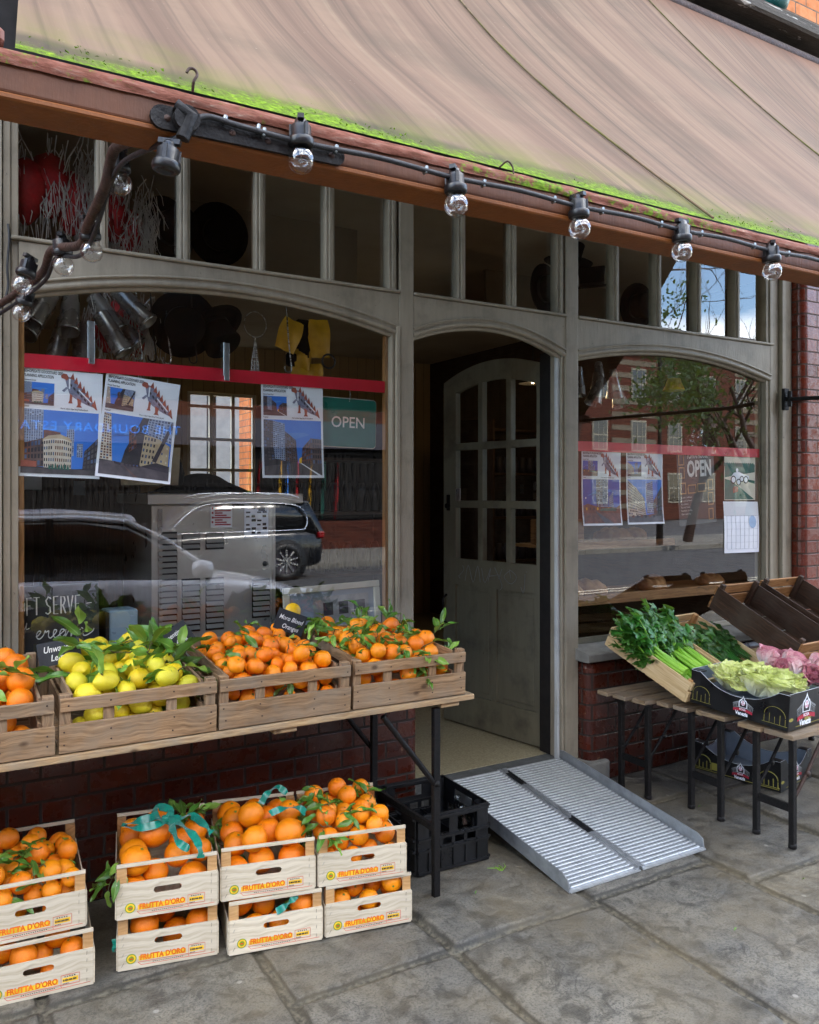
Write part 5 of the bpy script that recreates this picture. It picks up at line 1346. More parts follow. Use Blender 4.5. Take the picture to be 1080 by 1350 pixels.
# ------------------------------------------------------------------ folding ramp
def ramp():
    t = thing('wheelchair_ramp', 'folding ribbed aluminium ramp leading up to the shop doorstep', 'ramp')
    a = Vector((0, 0, 0)); y0, z0, y1, z1 = -.955, .004, .005, .134
    Ls = math.hypot(y1-y0, z1-z0); an = math.atan2(z1-z0, y1-y0)
    for k, (xa, xb) in enumerate(((2.155, 2.531), (2.545, 2.925))):
        M_ = Matrix.Translation(((xa+xb)/2, y0, z0)) @ Matrix.Rotation(an, 4, 'X'); W = xb-xa
        m = MB(); m.bx(-W/2, W/2, 0, Ls, 0, .006, 0, M_)
        m.build('deck', MT['alu_worn'], t, bevel=.001)
        n = 42; m = MB()
        for i in range(n):
            y = .02+i*(Ls-.04)/(n-1); m.box((0, y, .0095), (W-.03, .0105, .0068), (0, 0, R.uniform(-.002, .002)), 0, M_)
        m.build('deck_ribs', MT['alu'], t, bevel=.0012)
        xo = -W/2 if k == 0 else W/2; xi = -xo; sg = -1 if k == 0 else 1
        m = MB(); m.prism([(0, .0), (Ls-.005, 0), (Ls, .05), (Ls-.03, .058), (.05, .058), (.015, .045)], .004, M=M_ @ Matrix.Translation((xo-.002, 0, -.002)) @ Matrix(((0, 0, 1, 0), (1, 0, 0, 0), (0, 1, 0, 0), (0, 0, 0, 1)))); m.build('edge_kerb', MT['alu_worn'], t, bevel=.001)
        m = MB(); m.box((xi-.012*-sg*-1 if False else xi+sg*.012, Ls/2, .0095), (.022, Ls-.004, .006), None, 0, M_)
        for i in range(14): m.lathe([(0, .003), (.003, .002), (.0035, 0)], 7, M_ @ Matrix.Translation((xi+sg*.012, .05+i*(Ls-.1)/13, .0125)))
        m.build('hinge_strip', MT['alu_worn'], t, bevel=.001)
        m = MB(); m.box((0, .008, .004), (W, .03, .005), (-.08, 0, 0), 0, M_); m.build('toe_plate', MT['alu'], t)
    M_ = Matrix.Translation((2.538, y0, z0)) @ Matrix.Rotation(an, 4, 'X')
    m = MB(); m.tube([M_ @ Vector((0, .01, .010)), M_ @ Vector((0, Ls-.01, .010))], .006, 8); m.build('hinge', MT['alu_worn'], t)
    for y in (.30, .78):
        m = MB(); m.bx(-.018, .018, y, y+.13, .0135, .0165, 0, M_); m.tube([M_ @ Vector((0, y, .024)), M_ @ Vector((0, y+.13, .024))], .005, 6); m.build('carry_handle', MT['black_rubber'], t, bevel=.001)
ramp()
# ------------------------------------------------------------------ right display: three folding benches
def bench(label, xl, slats, legs_y, loc_rot=0):
    t = thing('folding_bench', label, 'bench', (0, 0, 0), (0, 0, 0), 'slatted folding benches under the vegetables')
    for i, (a, b) in enumerate(slats):
        m = MB(); m.bx(xl+R.uniform(-.012, .012)+i*.012, 5.0, a, b, .478, .5); m.build('slat', MT['wood_bench'], t, bevel=.004, seg=2)
    for xb in (xl+.07, 4.75):
        m = MB(); m.bx(xb, xb+.03, slats[0][0], slats[-1][1], .462, .477); m.build('batten', MT['wood_bench'], t)
    for x, sg in ((xl+.045, 1), (4.8, -1)):
        for y in legs_y:
            m = MB(); m.bx(x-.013, x+.013, y-.013, y+.013, 0, .477); m.lathe([(0, .0), (.019, 0), (.019, .02), (0, .022)], 10, Matrix.Translation((x, y, 0))); m.build('leg', MT['black_iron'], t, bevel=.002)
            m = MB(); m.tube([(x+sg*.26, y+.02, .462), (x+sg*.13, y+.02, .30), (x+sg*.008, y+.02, .17)], .009, 6); m.lathe([(.013, -.004), (.013, .004), (0, .005)], 10, Matrix.Translation((x+sg*.13, y+.012, .30)) @ Matrix.Rotation(PI/2, 4, 'X')); m.build('brace', MT['brown_iron'] if y < -1 else MT['black_iron'], t)
        m = MB(); m.bx(x-.006, x+.006, legs_y[1]+.0135, legs_y[0]-.0135, .155, .19); m.build('stretcher', MT['black_iron'], t)
    return t
bench('worn slatted folding bench nearest the brick wall on the right', 3.12, [(-.165, -.09), (-.28, -.19), (-.395, -.305)][::1], (-.213, -.400))
bench('middle slatted folding bench between the wall bench and the street bench', 3.215, [(-.49, -.415), (-.60, -.51), (-.80, -.63)], (-.594, -.770))
bench('street side folding bench with chipped black legs in front of the others', 3.235, [(-.995, -.875), (-1.15, -1.005)], (-.950, -1.133))

# ------------------------------------------------------------------ produce crates
def pine_crate(label, M_, W, D, H, mat='wood_pine', ends='wood_post', name='pine_crate', dark=False):
    """local origin front bottom middle; y to the back"""
    t = thing(name, label, 'crate'); t.matrix_world = M_
    w_, e_ = MT[mat], MT[ends]
    for x in (-W/2, W/2-.007):
        m = MB(); m.bx(x, x+.007, .012, D-.012, .0, H*.93); m.build('side_board', w_, t, bevel=.001)
    for y in (0, D-.012):
        m = MB(); m.bx(-W/2, W/2, y, y+.0115, 0, H*.48); m.build('end_board', w_, t, bevel=.001)
        m = MB(); m.bx(-W/2, W/2, y, y+.0115, H*.58, H*.95); m.build('end_slat', w_, t, bevel=.001)
    for x in (-W/2+.0075, W/2-.0375):
        for y in (.0125, D-.0375):
            m = MB(); m.bx(x, x+.03, y, y+.025, .002, H+(.012 if dark else .0)); m.build('corner_post', e_, t, bevel=.003)
    m = MB()
    for k in range(4): m.bx(-W/2+.004, W/2-.004, .013+k*(D-.026)/4, .013+(k+1)*(D-.026)/4-.012, -.004, .001)
    m.build('base', w_, t); return t
def tilt(x, y, z, yaw, ti): return Matrix.Translation((x, y, z)) @ Matrix.Rotation(yaw, 4, 'Z') @ Matrix.Rotation(ti, 4, 'X')
C1 = pine_crate('tilted pale pine crate packed with celery', tilt(3.385, -.58, .535, rad(9), rad(24)), .38, .53, .115)
C2 = pine_crate('tilted pale pine crate of dark leafy greens right of the celery', tilt(3.775, -.52, .54, rad(7), rad(24)), .37, .53, .115)
D1 = pine_crate('dark stained empty crate leaning against the window, nearer the celery', tilt(4.12, -.66, .64, rad(4), rad(27)), .37, .58, .15, 'wood_dark', 'wood_dark', 'dark_crate', True)
D2 = pine_crate('dark stained empty crate at the right frame edge beside the other dark one', tilt(4.58, -.62, .65, rad(2), rad(26)), .40, .58, .15, 'wood_dark', 'wood_dark', 'dark_crate', True)
for D_ in (D1, D2):
    for ch in D_.children:
        if ch.name.startswith('end_'): ch.data.materials[0] = MT['wood_shelf']
pine_crate('pale pine crate lying flat under the nearer dark crate', tilt(4.15, -.60, .505, 0, 0), .60, .38, .14)
pine_crate('pale slatted crate behind the pink radicchio box', tilt(3.93, -.86, .505, rad(2), 0), .46, .24, .19)

def lobed_leaf(mb, M_, L=.06, seed=0, lobes=5, depth=.45, curl=.3, mat=0):
    rr = random.Random(seed); n = lobes*4; out = [(0, 0)]
    for i in range(n+1):
        a = -PI*.80+1.6*PI*i/n; ph = i % 4
        r = L*.5*(1-depth*(.5-.5*math.cos(2*PI*i/4)))*(.8+.35*math.cos(a))+rr.uniform(-.06, .06)*L
        out.append((L*.45+r*math.cos(a), r*math.sin(a)*1.05))
    vs = [(L*.42, 0, .08*L)]+[(x, y, -curl*(x*x+y*y*1.5)/L+.05*L*math.sin(x*90+y*70+seed)) for x, y in out]
    mb.add(vs, [(0, i, i+1) for i in range(1, len(out))]+[(0, len(out), 1)], [[(.5, .5), (.3, .2), (.3, .8)]]*len(out), mat, True, M_)
def celery(M_, seed, label):
    rr = random.Random(seed); t = thing('celery_bunch', label, 'celery', group='celery bunches in the pine crate'); t.matrix_world = M_
    st, lf = MB(), MB()
    for k in range(7):
        a = k*2.4; ox, oz = .019*math.cos(a)*(k > 0), .017*math.sin(a)*(k > 0)+.025
        L = rr.uniform(.20, .27); sp = rr.uniform(-.07, .07); up = rr.uniform(.0, .05)
        P = smooth_path([(ox, 0, oz), (ox*1.25, L*.4, oz+.004), (ox*1.6+sp*.35, L*.75, oz+up*.5), (ox*1.8+sp*.7, L, oz+up)], 5)
        st.tube(P, [.0125-.0065*i/(len(P)-1) for i in range(len(P))], 7)
        for b in range(6):
            p0 = P[-1-rr.randint(0, 5)]; dx = rr.gauss(0, .05)+sp*.4; ln = rr.uniform(.05, .17)
            q = p0+Vector((dx, ln, rr.uniform(.0, .09)))
            st.tube([p0, (p0+q)/2+Vector((0, 0, .006)), q], [.0032, .0025, .0018], 5)
            for c in range(5):
                d = q-p0; pp = p0+d*(1-.17*c)+Vector((rr.gauss(0, .008), 0, rr.gauss(.006, .008)))
                rot = Euler((rr.gauss(.35, .5), rr.gauss(-.25, .4), math.atan2(d.y, d.x)+rr.gauss(0, .7)))
                lobed_leaf(lf, Matrix.Translation(pp) @ rot.to_matrix().to_4x4(), rr.uniform(.052, .085), rr.randint(0, 999))
    st.build('stalks', MT['celery_stalk'], t); lf.build('foliage', MT['celery_leaf'], t); return t
for k, (x, y, z, rz_, lb) in enumerate([(-.135, .045, .012, .10, 'celery bunch at the left side of the tilted pine crate'), (-.07, .03, .014, .04, 'second celery bunch from the left in the pine crate'), (.0, .04, .014, -.02, 'celery bunch in the middle of the pine crate'), (.065, .03, .014, -.03, 'second celery bunch from the right in the pine crate'), (.13, .05, .012, -.07, 'celery bunch against the right side of the pine crate'), (-.10, .10, .065, .12, 'celery bunch lying on top of the left ones'), (.02, .09, .07, 0, 'celery bunch lying on top in the middle of the crate'), (.11, .10, .065, -.1, 'celery bunch lying on top of the right ones')]):
    celery(C1.matrix_world @ Matrix.Translation((x, y, z)) @ Matrix.Rotation(rz_, 4, 'Z'), 40+k, lb)
def greens(M_, seed, label, group):
    rr = random.Random(seed); t = thing('greens_bunch', label, 'leafy greens', group=group); t.matrix_world = M_
    st, lf = MB(), MB()
    for k in range(11):
        sp = rr.gauss(0, .04); L = rr.uniform(.22, .36); oz = rr.uniform(.0, .03)
        P = smooth_path([(sp*.2, 0, oz+.01), (sp*.5, L*.4, oz+.015), (sp, L*.7, oz+.03)], 4); st.tube(P, .003, 5)
        w_ = rr.uniform(.03, .05); a = math.atan2(.3, sp*.5)
        def f(u, v, sp=sp, L=L, oz=oz, w_=w_, s1=rr.random()*9):
            s = v*2-1; wd = w_*.5*math.sin(PI*min(1, u*.97+.02))**.6
            return (sp*(.5+.6*u)+s*wd, L*(.35+.65*u), oz+.02+.03*u-.02*u*u+.3*abs(s)*wd+.009*math.sin(u*22+s*4+s1)*abs(s))
        lf.grid(f, 12, 4)
    st.build('stems', MT['celery_leaf'], t); lf.build('foliage', MT['dark_greens'], t); return t
for k in range(6):
    greens(C2.matrix_world @ Matrix.Translation((-.14+.055*k, .05+.05*(k % 2), .02+.03*(k % 2))) @ Matrix.Rotation(R.uniform(-.15, .15), 4, 'Z'), 80+k, 'bunch of dark leafy greens in the pine crate right of the celery', 'bunches of dark greens')

# ------------------------------------------------------------------ black printed cartons
def emblem(mb, M_, S):     # mats: 0 white 1 pink 2 red 3 grey 4 gold 5 black
    def poly(p, y, c): mb.add([(x*S, -y, z*S) for x, z in p], [tuple(range(len(p)))], None, c, False, M_)
    for sg in (-1, 1):
        poly([(sg*.1, .42), (sg*.62, .16), (sg*.62, .09), (sg*.1, .33)], .0004, 3); poly([(sg*.14, .30), (sg*.60, .07), (sg*.58, -.12), (sg*.14, .02)], .0005, 3)
        for k in range(4): poly([(sg*(.2+.1*k), .24-.05*k), (sg*(.26+.1*k), .21-.05*k), (sg*(.26+.1*k), .02-.04*k), (sg*(.2+.1*k), .05-.04*k)], .0007, 5)
    dome = [(-.24, .0), (-.26, .25), (-.21, .40), (-.10, .48), (-.04, .58), (0, .68), (.04, .58), (.10, .48), (.21, .40), (.26, .25), (.24, .0)]
    poly(dome, .0009, 0); poly([(x*.82, .03+z*.80) for x, z in dome], .0012, 5)
    poly([(.13*math.cos(a), .27+.15*math.sin(a)) for a in [i*PI/9 for i in range(18)]], .0015, 0)
    for cx, cz in ((-.06, .2), (.06, .2), (0, .33)): poly([(cx+.055*math.cos(a), cz+.06*math.sin(a)) for a in [i*PI/6 for i in range(12)]], .0018, 1)
    for k in range(10):
        a0, a1 = -.58+k*.116, -.58+(k+1)*.116; f = lambda a: -.02-.16*(abs(a)/.58)**1.5*.6
        poly([(a0, f(a0)), (a1, f(a1)), (a1, f(a1)-.15), (a0, f(a0)-.15)], .0021, 2)
    add_text(mb, 'ROSA', (-.2*S, -.0024, -.14*S), .15*S, 1.0, .02, 'LEFT', 0, 0, 0, M_)
    add_text(mb, 'Venezia', (-.44*S, -.0024, -.43*S), .30*S, .8, .035, 'LEFT', 0, 0, .1, M_)
EM = ['paper_white', 'pink_ink', 'banner_red', 'alu_worn', 'gold_ink', 'card_black']
def carton(label, M_, W, D, H, front_full=True, gold=False):
    t = thing('produce_carton', label, 'carton', group='black printed produce cartons'); t.matrix_world = M_
    def dip(L, hi, lo, c=.1):
        return [(-L/2, 0), (L/2, 0), (L/2, hi), (L/2-c*.5, hi)]+[(L/2-c*.5-(L-c)*i/10, lo+(hi-lo)*(abs(i-5)/5)**2.2) for i in range(1, 10)]+[(-L/2+c*.5, hi), (-L/2, hi)]
    def wall(L, Mw, prof, nm):
        m = MB(); m.prism(prof, .003, M=Mw @ FR); m.build(nm, MT['card_black'], t)
        m = MB(); m.prism([(x*.985, z-.002 if z > .01 else z+.002) for x, z in prof], .0012, M=Mw @ Matrix.Translation((0, .0032, 0)) @ FR); m.build('lining', MT['card_inner'], t)
        m = MB(); E_ = [(x, z) for x, z in prof[2:]]
        m.tube([Mw @ Vector((x, .0015, z+.0004)) for x, z in E_], .0009, 4); m.build('cut_edge', MT['paper_white'], t)
    fr_ = Matrix.Identity(4); bk = Matrix.Translation((0, D, 0)) @ Matrix.Rotation(PI, 4, 'Z')
    lf = Matrix.Translation((-W/2, D/2, 0)) @ Matrix.Rotation(-PI/2, 4, 'Z'); rt = Matrix.Translation((W/2, D/2, 0)) @ Matrix.Rotation(PI/2, 4, 'Z')
    full = lambda L: [(-L/2, 0), (L/2, 0), (L/2, H), (-L/2, H)]
    wall(W-.006, fr_, full(W-.006) if front_full else dip(W-.006, H, H*.6), 'front_wall'); wall(W-.006, bk, full(W-.006) if front_full else dip(W-.006, H, H*.6), 'back_wall')
    wall(D-.001, lf, dip(D-.001, H*.97, H*.55), 'side_wall'); wall(D-.001, rt, dip(D-.001, H*.97, H*.55), 'side_wall')
    m = MB(); m.bx(-W/2+.005, W/2-.005, .005, D-.005, .001, .005); m.build('base', MT['card_inner'], t)
    for sx in (-1, 1):
        for y in (.0045, D-.0535):
            m = MB(); m.bx(sx*(W/2-.026)-.02, sx*(W/2-.026)+.02, y, y+.049, H-.006, H-.001); m.build('corner_flap', MT['card_black'], t)
    mats = [MT[k] for k in EM]
    m = MB(); emblem(m, fr_ @ Matrix.Translation((-.02 if not gold else 0, 0, H*.42)), .13 if front_full else .09)
    m.add([(-W/2+.02+.018*math.cos(a), -.0004, H*.30+.008*math.sin(a)) for a in [i*PI/8 for i in range(16)]], [tuple(range(16))], None, 4)
    m.bx(-W/2+.06, W/2-.02, -.0008, -.0004, .012, .0145, 4); m.bx(-.03, .025, -.0008, -.0004, .03, .05, 4)
    m.build('printed_emblem', mats, t)
    m = MB(); Ml = lf
    emblem(m, Ml @ Matrix.Translation((.03, 0, H*.29)), .083)
    for cx, s_ in ((.185, .05), (-.19, .045)):       # faint gold architecture at the corners
        for k in range(5):
            m.tube([Ml @ Vector((cx-s_+k*s_*.5, -.0006, .02)), Ml @ Vector((cx-s_+k*s_*.5, -.0006, .05+.012*(k % 2)))], .0011 if not gold else .003, 4, 4)
        m.tube([Ml @ Vector((cx+s_*math.cos(a), -.0006, .055+s_*.8*math.sin(a))) for a in [i*PI/10 for i in range(11)]], .0011 if not gold else .003, 4, 4)
        m.tube([Ml @ Vector((cx-s_*1.2, -.0006, .018)), Ml @ Vector((cx+s_*1.2, -.0006, .018))], .0011 if not gold else .002, 4, 4)
    if gold:
        m.tube([Ml @ Vector((-D/2+.01, -.0006, .01)), Ml @ Vector((D/2-.01, -.0006, .01))], .002, 4, 4)
        m.add([Ml @ Vector((-.14+a, -.0008, z)) for a, z in ((0, .02), (.07, .02), (.07, .06), (0, .06))], [(0, 1, 2, 3)], None, 4)
    m.build('printed_emblem', mats, t); return t
V1 = carton('black printed carton of pale yellow lettuce on the street side bench', tilt(3.435, -1.10, .508, rad(6), rad(3.5)), .33, .50, .165)
V2 = carton('black printed carton of pink radicchio right of the lettuce carton', tilt(3.79, -1.05, .508, rad(4), rad(3.5)), .34, .42, .15)
V3 = carton('empty black carton with gold drawings on the ground under the benches', tilt(4.0, -.66, .003, rad(10), 0), .36, .50, .16, False, True)
def head(M_, seed, mat, label, group, name, cat, L=.13, n=17, splay=(.15, 1.15), ruf=.02, wid=.10):
    rr = random.Random(seed); t = thing(name, label, cat, group=group); t.matrix_world = M_
    inner, outer = MB(), MB()
    for k in range(n):
        fr_ = k/(n-1); a0 = k*2.4; th0 = splay[0]+(splay[1]-splay[0])*fr_+rr.uniform(-.08, .08)
        l = L*(.72+.33*fr_)*rr.uniform(.9, 1.1); wd = wid*(.6+.5*fr_); s1 = rr.random()*20
        def f(u, v, a0=a0, th0=th0, l=l, wd=wd, s1=s1, fr_=fr_):
            s = v*2-1; ue = u*(1-.22*s*s*u)
            th = th0*(.30+.75*ue)-(1-fr_)*.55*ue*ue
            r = .010+l*ue*math.sin(th); z = l*ue*math.cos(th)
            w_ = wd*.62*math.sin(PI*min(1, .10+.66*u))**.8
            ru = ruf*ue*ue*abs(s)**.7*(math.sin(s*8+s1+u*3)+.8*math.sin(s*17+s1*2+u*5)+.5*math.sin(s*29+s1*3))+ruf*.5*u*math.sin(u*13+s*3+s1)
            cup = (.55-.30*fr_)*w_*s*s*1.5
            rr_ = r*1.0-cup+ru*math.cos(th); zz = z+cup*.35*fr_+ru*math.sin(th)*.8
            lat = s*w_*(1-.12*s*s)
            return (rr_*math.cos(a0)-lat*math.sin(a0), rr_*math.sin(a0)+lat*math.cos(a0), zz)
        (inner if fr_ < .5 else outer).grid(f, 11, 22)
    inner.build('heart', MT[mat], t); outer.build('outer_leaves', MT[mat], t); return t
B1 = V1.matrix_world
for k, (x, y, z, rx_, ry_) in enumerate([(-.035, .37, .08, .25, -.05), (-.03, .24, .08, .25, -.05), (-.02, .11, .07, .15, .0), (.06, .14, .08, .15, .1), (.06, .33, .085, .25, .1), (.06, .22, .09, .2, .1)]):
    head(B1 @ Matrix.Translation((x, y, z)) @ Euler((rx_, ry_, k)).to_matrix().to_4x4(), k+3, 'lettuce_yellow', 'pale yellow frilly lettuce head in the black carton', 'yellow lettuces in the carton', 'lettuce_head', 'lettuce', .128, 21, (.1, 1.0), .014, .175)
B2 = V2.matrix_world
for k, (x, y, z, rx_, ry_) in enumerate([(-.12, .30, .12, .8, -.5), (-.05, .27, .14, .7, -.2), (-.12, .18, .12, .9, -.4), (.03, .30, .13, .7, .3), (-.03, .15, .13, 1.0, .2), (.08, .22, .13, .8, .4), (-.05, .38, .13, .4, .0)]):
    head(B2 @ Matrix.Translation((x, y, z)) @ Euler((rx_, ry_, k*1.3)).to_matrix().to_4x4(), k+30, 'radicchio_pink', 'pink veined radicchio head heaped in the right hand carton', 'pink radicchio heads', 'radicchio_head', 'radicchio', .115, 14, (.03, .36), .005, .125)
head(B2 @ Matrix.Translation((.03, .06, .12)) @ Euler((1.0, .3, 2)).to_matrix().to_4x4(), 55, 'radicchio_magenta', 'bright magenta radicchio head at the front of the right hand carton', 'magenta radicchio', 'radicchio_head', 'radicchio', .105, 14, (.03, .4), .006, .12)
for k in range(2): greens(Matrix.Translation((4.1+.05*k, -1.02, .66)) @ Euler((.2, 0, -1.0)).to_matrix().to_4x4(), 120+k, 'dark green leaves at the right frame edge behind the radicchio', 'greens behind the radicchio')

# ------------------------------------------------------------------ litter on the flagstones
rr = random.Random(77)
for i in range(7):
    x, y = rr.uniform(1.7, 3.4), rr.uniform(-1.7, -.6)
    if 2.1 < x < 2.98 and y > -1.0: continue
    o = meshobj('fallen_leaf', rr.choice(LV), None, (x, y, .006), (rr.gauss(0, .3), rr.gauss(0, .3), rr.uniform(0, 6))); o.scale = (.26,)*3
    tag(o, 'small fallen leaf scrap lying on the grey flagstones', 'leaf', 'leaf scraps on the flagstones')
m = MB()
for k in range(5): m.tube([(0, 0, .003), (rr.gauss(0, .02), .02, .01), (rr.gauss(0, .03), .05, .006)], .0015, 4)
o = m.build('stalk_scrap', MT['celery_stalk']); o.location = (2.03, -.68, .004); tag(o, 'torn green stalk scraps on the ground in front of the bottle crate', 'scraps')
# ------------------------------------------------------------------ printed posters behind the glass
simple('pic_tower', '#55688c', '#3c4c6c', 30, .6)
simple('pic_brickwin', '#7a4a3c', '#4c2f2a', 40, .6)
simple('pic_stonewin', '#d8cfc0', '#bfb3a2', 30, .6)
simple('pic_office', '#c2b08f', '#a5937a', 30, .6)
PM = ['paper_white', 'ink_black', 'pic_blue', 'pic_tower', 'pic_brickwin', 'pic_stonewin', 'pic_dark', 'pic_road', 'dino_red', 'dino_grey', 'pic_night', 'pic_office', 'frutta_yellow', 'pic_brick', 'pic_cloud', 'pic_mirror', 'pic_shade', 'pic_green']
simple('pic_cloud', '#3f80d8', '#5a93de', 9, .6)
simple('pic_mirror', '#a9b6ce', '#8494b4', 20, .6)
simple('pic_shade', '#6b5652', '#4d3f40', 20, .6)
def clip(P, i, lim, keep_less):
    out = []
    for k in range(len(P)):
        p, q = P[k], P[(k+1) % len(P)]
        ip = (p[i] <= lim) if keep_less else (p[i] >= lim); iq = (q[i] <= lim) if keep_less else (q[i] >= lim)
        if ip: out.append(p)
        if ip != iq:
            t = (lim-p[i])/(q[i]-p[i]); out.append((p[0]+(q[0]-p[0])*t, p[1]+(q[1]-p[1])*t))
    return out
def sheet(mb, pts, layer, mat):      # flat printed polygon, cut into strips so that it follows the curl of the paper
    st = .02; z0 = min(p[1] for p in pts); z1 = max(p[1] for p in pts); k = math.floor(z0/st)
    while k*st < z1:
        q = clip(clip(pts, 1, (k+1)*st, True), 1, k*st, False) if (z1-z0 > st) else pts
        if len(q) > 2: mb.add([(x, -.0004*layer, z) for x, z in q], [tuple(range(len(q)))], None, mat)
        if z1-z0 <= st: break
        k += 1
def facade(P, quad, nx, nz, wall, win, L, gap=.34, seed=0):      # a printed building with its own windows
    rr = random.Random(seed+nx); P(quad, L, wall)
    B = lambda u, v: tuple((quad[0][i]*(1-u)+quad[3][i]*u)*(1-v)+(quad[1][i]*(1-u)+quad[2][i]*u)*v for i in (0, 1))
    for i in range(nx):
        for j in range(nz):
            if rr.random() < .06: continue
            u0, u1 = (i+gap/2)/nx, (i+1-gap/2)/nx; v0, v1 = (j+gap/2)/nz, (j+1-gap/2)/nz
            P([B(u0, v0), B(u0, v1), B(u1, v1), B(u1, v0)], L+.5, win if rr.random() < .8 else (3 if win != 3 else 6))
def rect(mb, x0, x1, z0, z1, layer, mat): mb.grid(lambda u, v: (x0+(x1-x0)*u, -.0004*layer, z0+(z1-z0)*v), 5, 22, mat, False)
def dino(mb, ox, oz, S, L=3):
    P = lambda pts, l, c: sheet(mb, [(ox+x*S, oz+z*S) for x, z in pts], L+l, c)
    P([(.12, .80), (.20, .90), (.34, .88), (.45, .72), (.62, .55), (.80, .35), (.97, .10), (1.0, .02), (.90, .06), (.72, .12), (.5, .22), (.34, .32), (.24, .42), (.18, .60)], 0, 9)
    P([(.0, .90), (.06, .98), (.16, .97), (.22, .86), (.16, .78), (.10, .82), (.02, .84)], 1, 8)
    P([(.04, .48), (.16, .60), (.2, .56), (.1, .44)], 1, 9)
    P([(.26, .42), (.33, .36), (.32, .20), (.34, .13), (.22, .13), (.25, .2)], 1, 8); P([(.46, .30), (.58, .24), (.56, .10), (.6, .03), (.44, .03), (.48, .1)], 1, 8)
    P([(.86, .12), (.98, .0), (1.03, -.02), (1.0, .08), (.92, .2)], 1, 8)
    for k in range(7):
        t = k/6; x, z = .30+.62*t, .90-.72*t; s_ = .15*(1-.5*abs(t-.4))
        P([(x-.05, z-.05), (x+.03, z+s_), (x+.075, z-.09)], 2, 8)
    for k in range(6):
        t = k/5; x, z = .25+.5*t, .72-.50*t; P([(x, z), (x+.06, z-.05), (x+.05, z-.12), (x-.01, z-.06)], 2, 6)
    P([(.22, .84), (.26, .84), (.26, .55), (.22, .55)], 2, 0); P([(.5, .56), (.86, .2), (.84, .18), (.49, .52)], 2, 0)
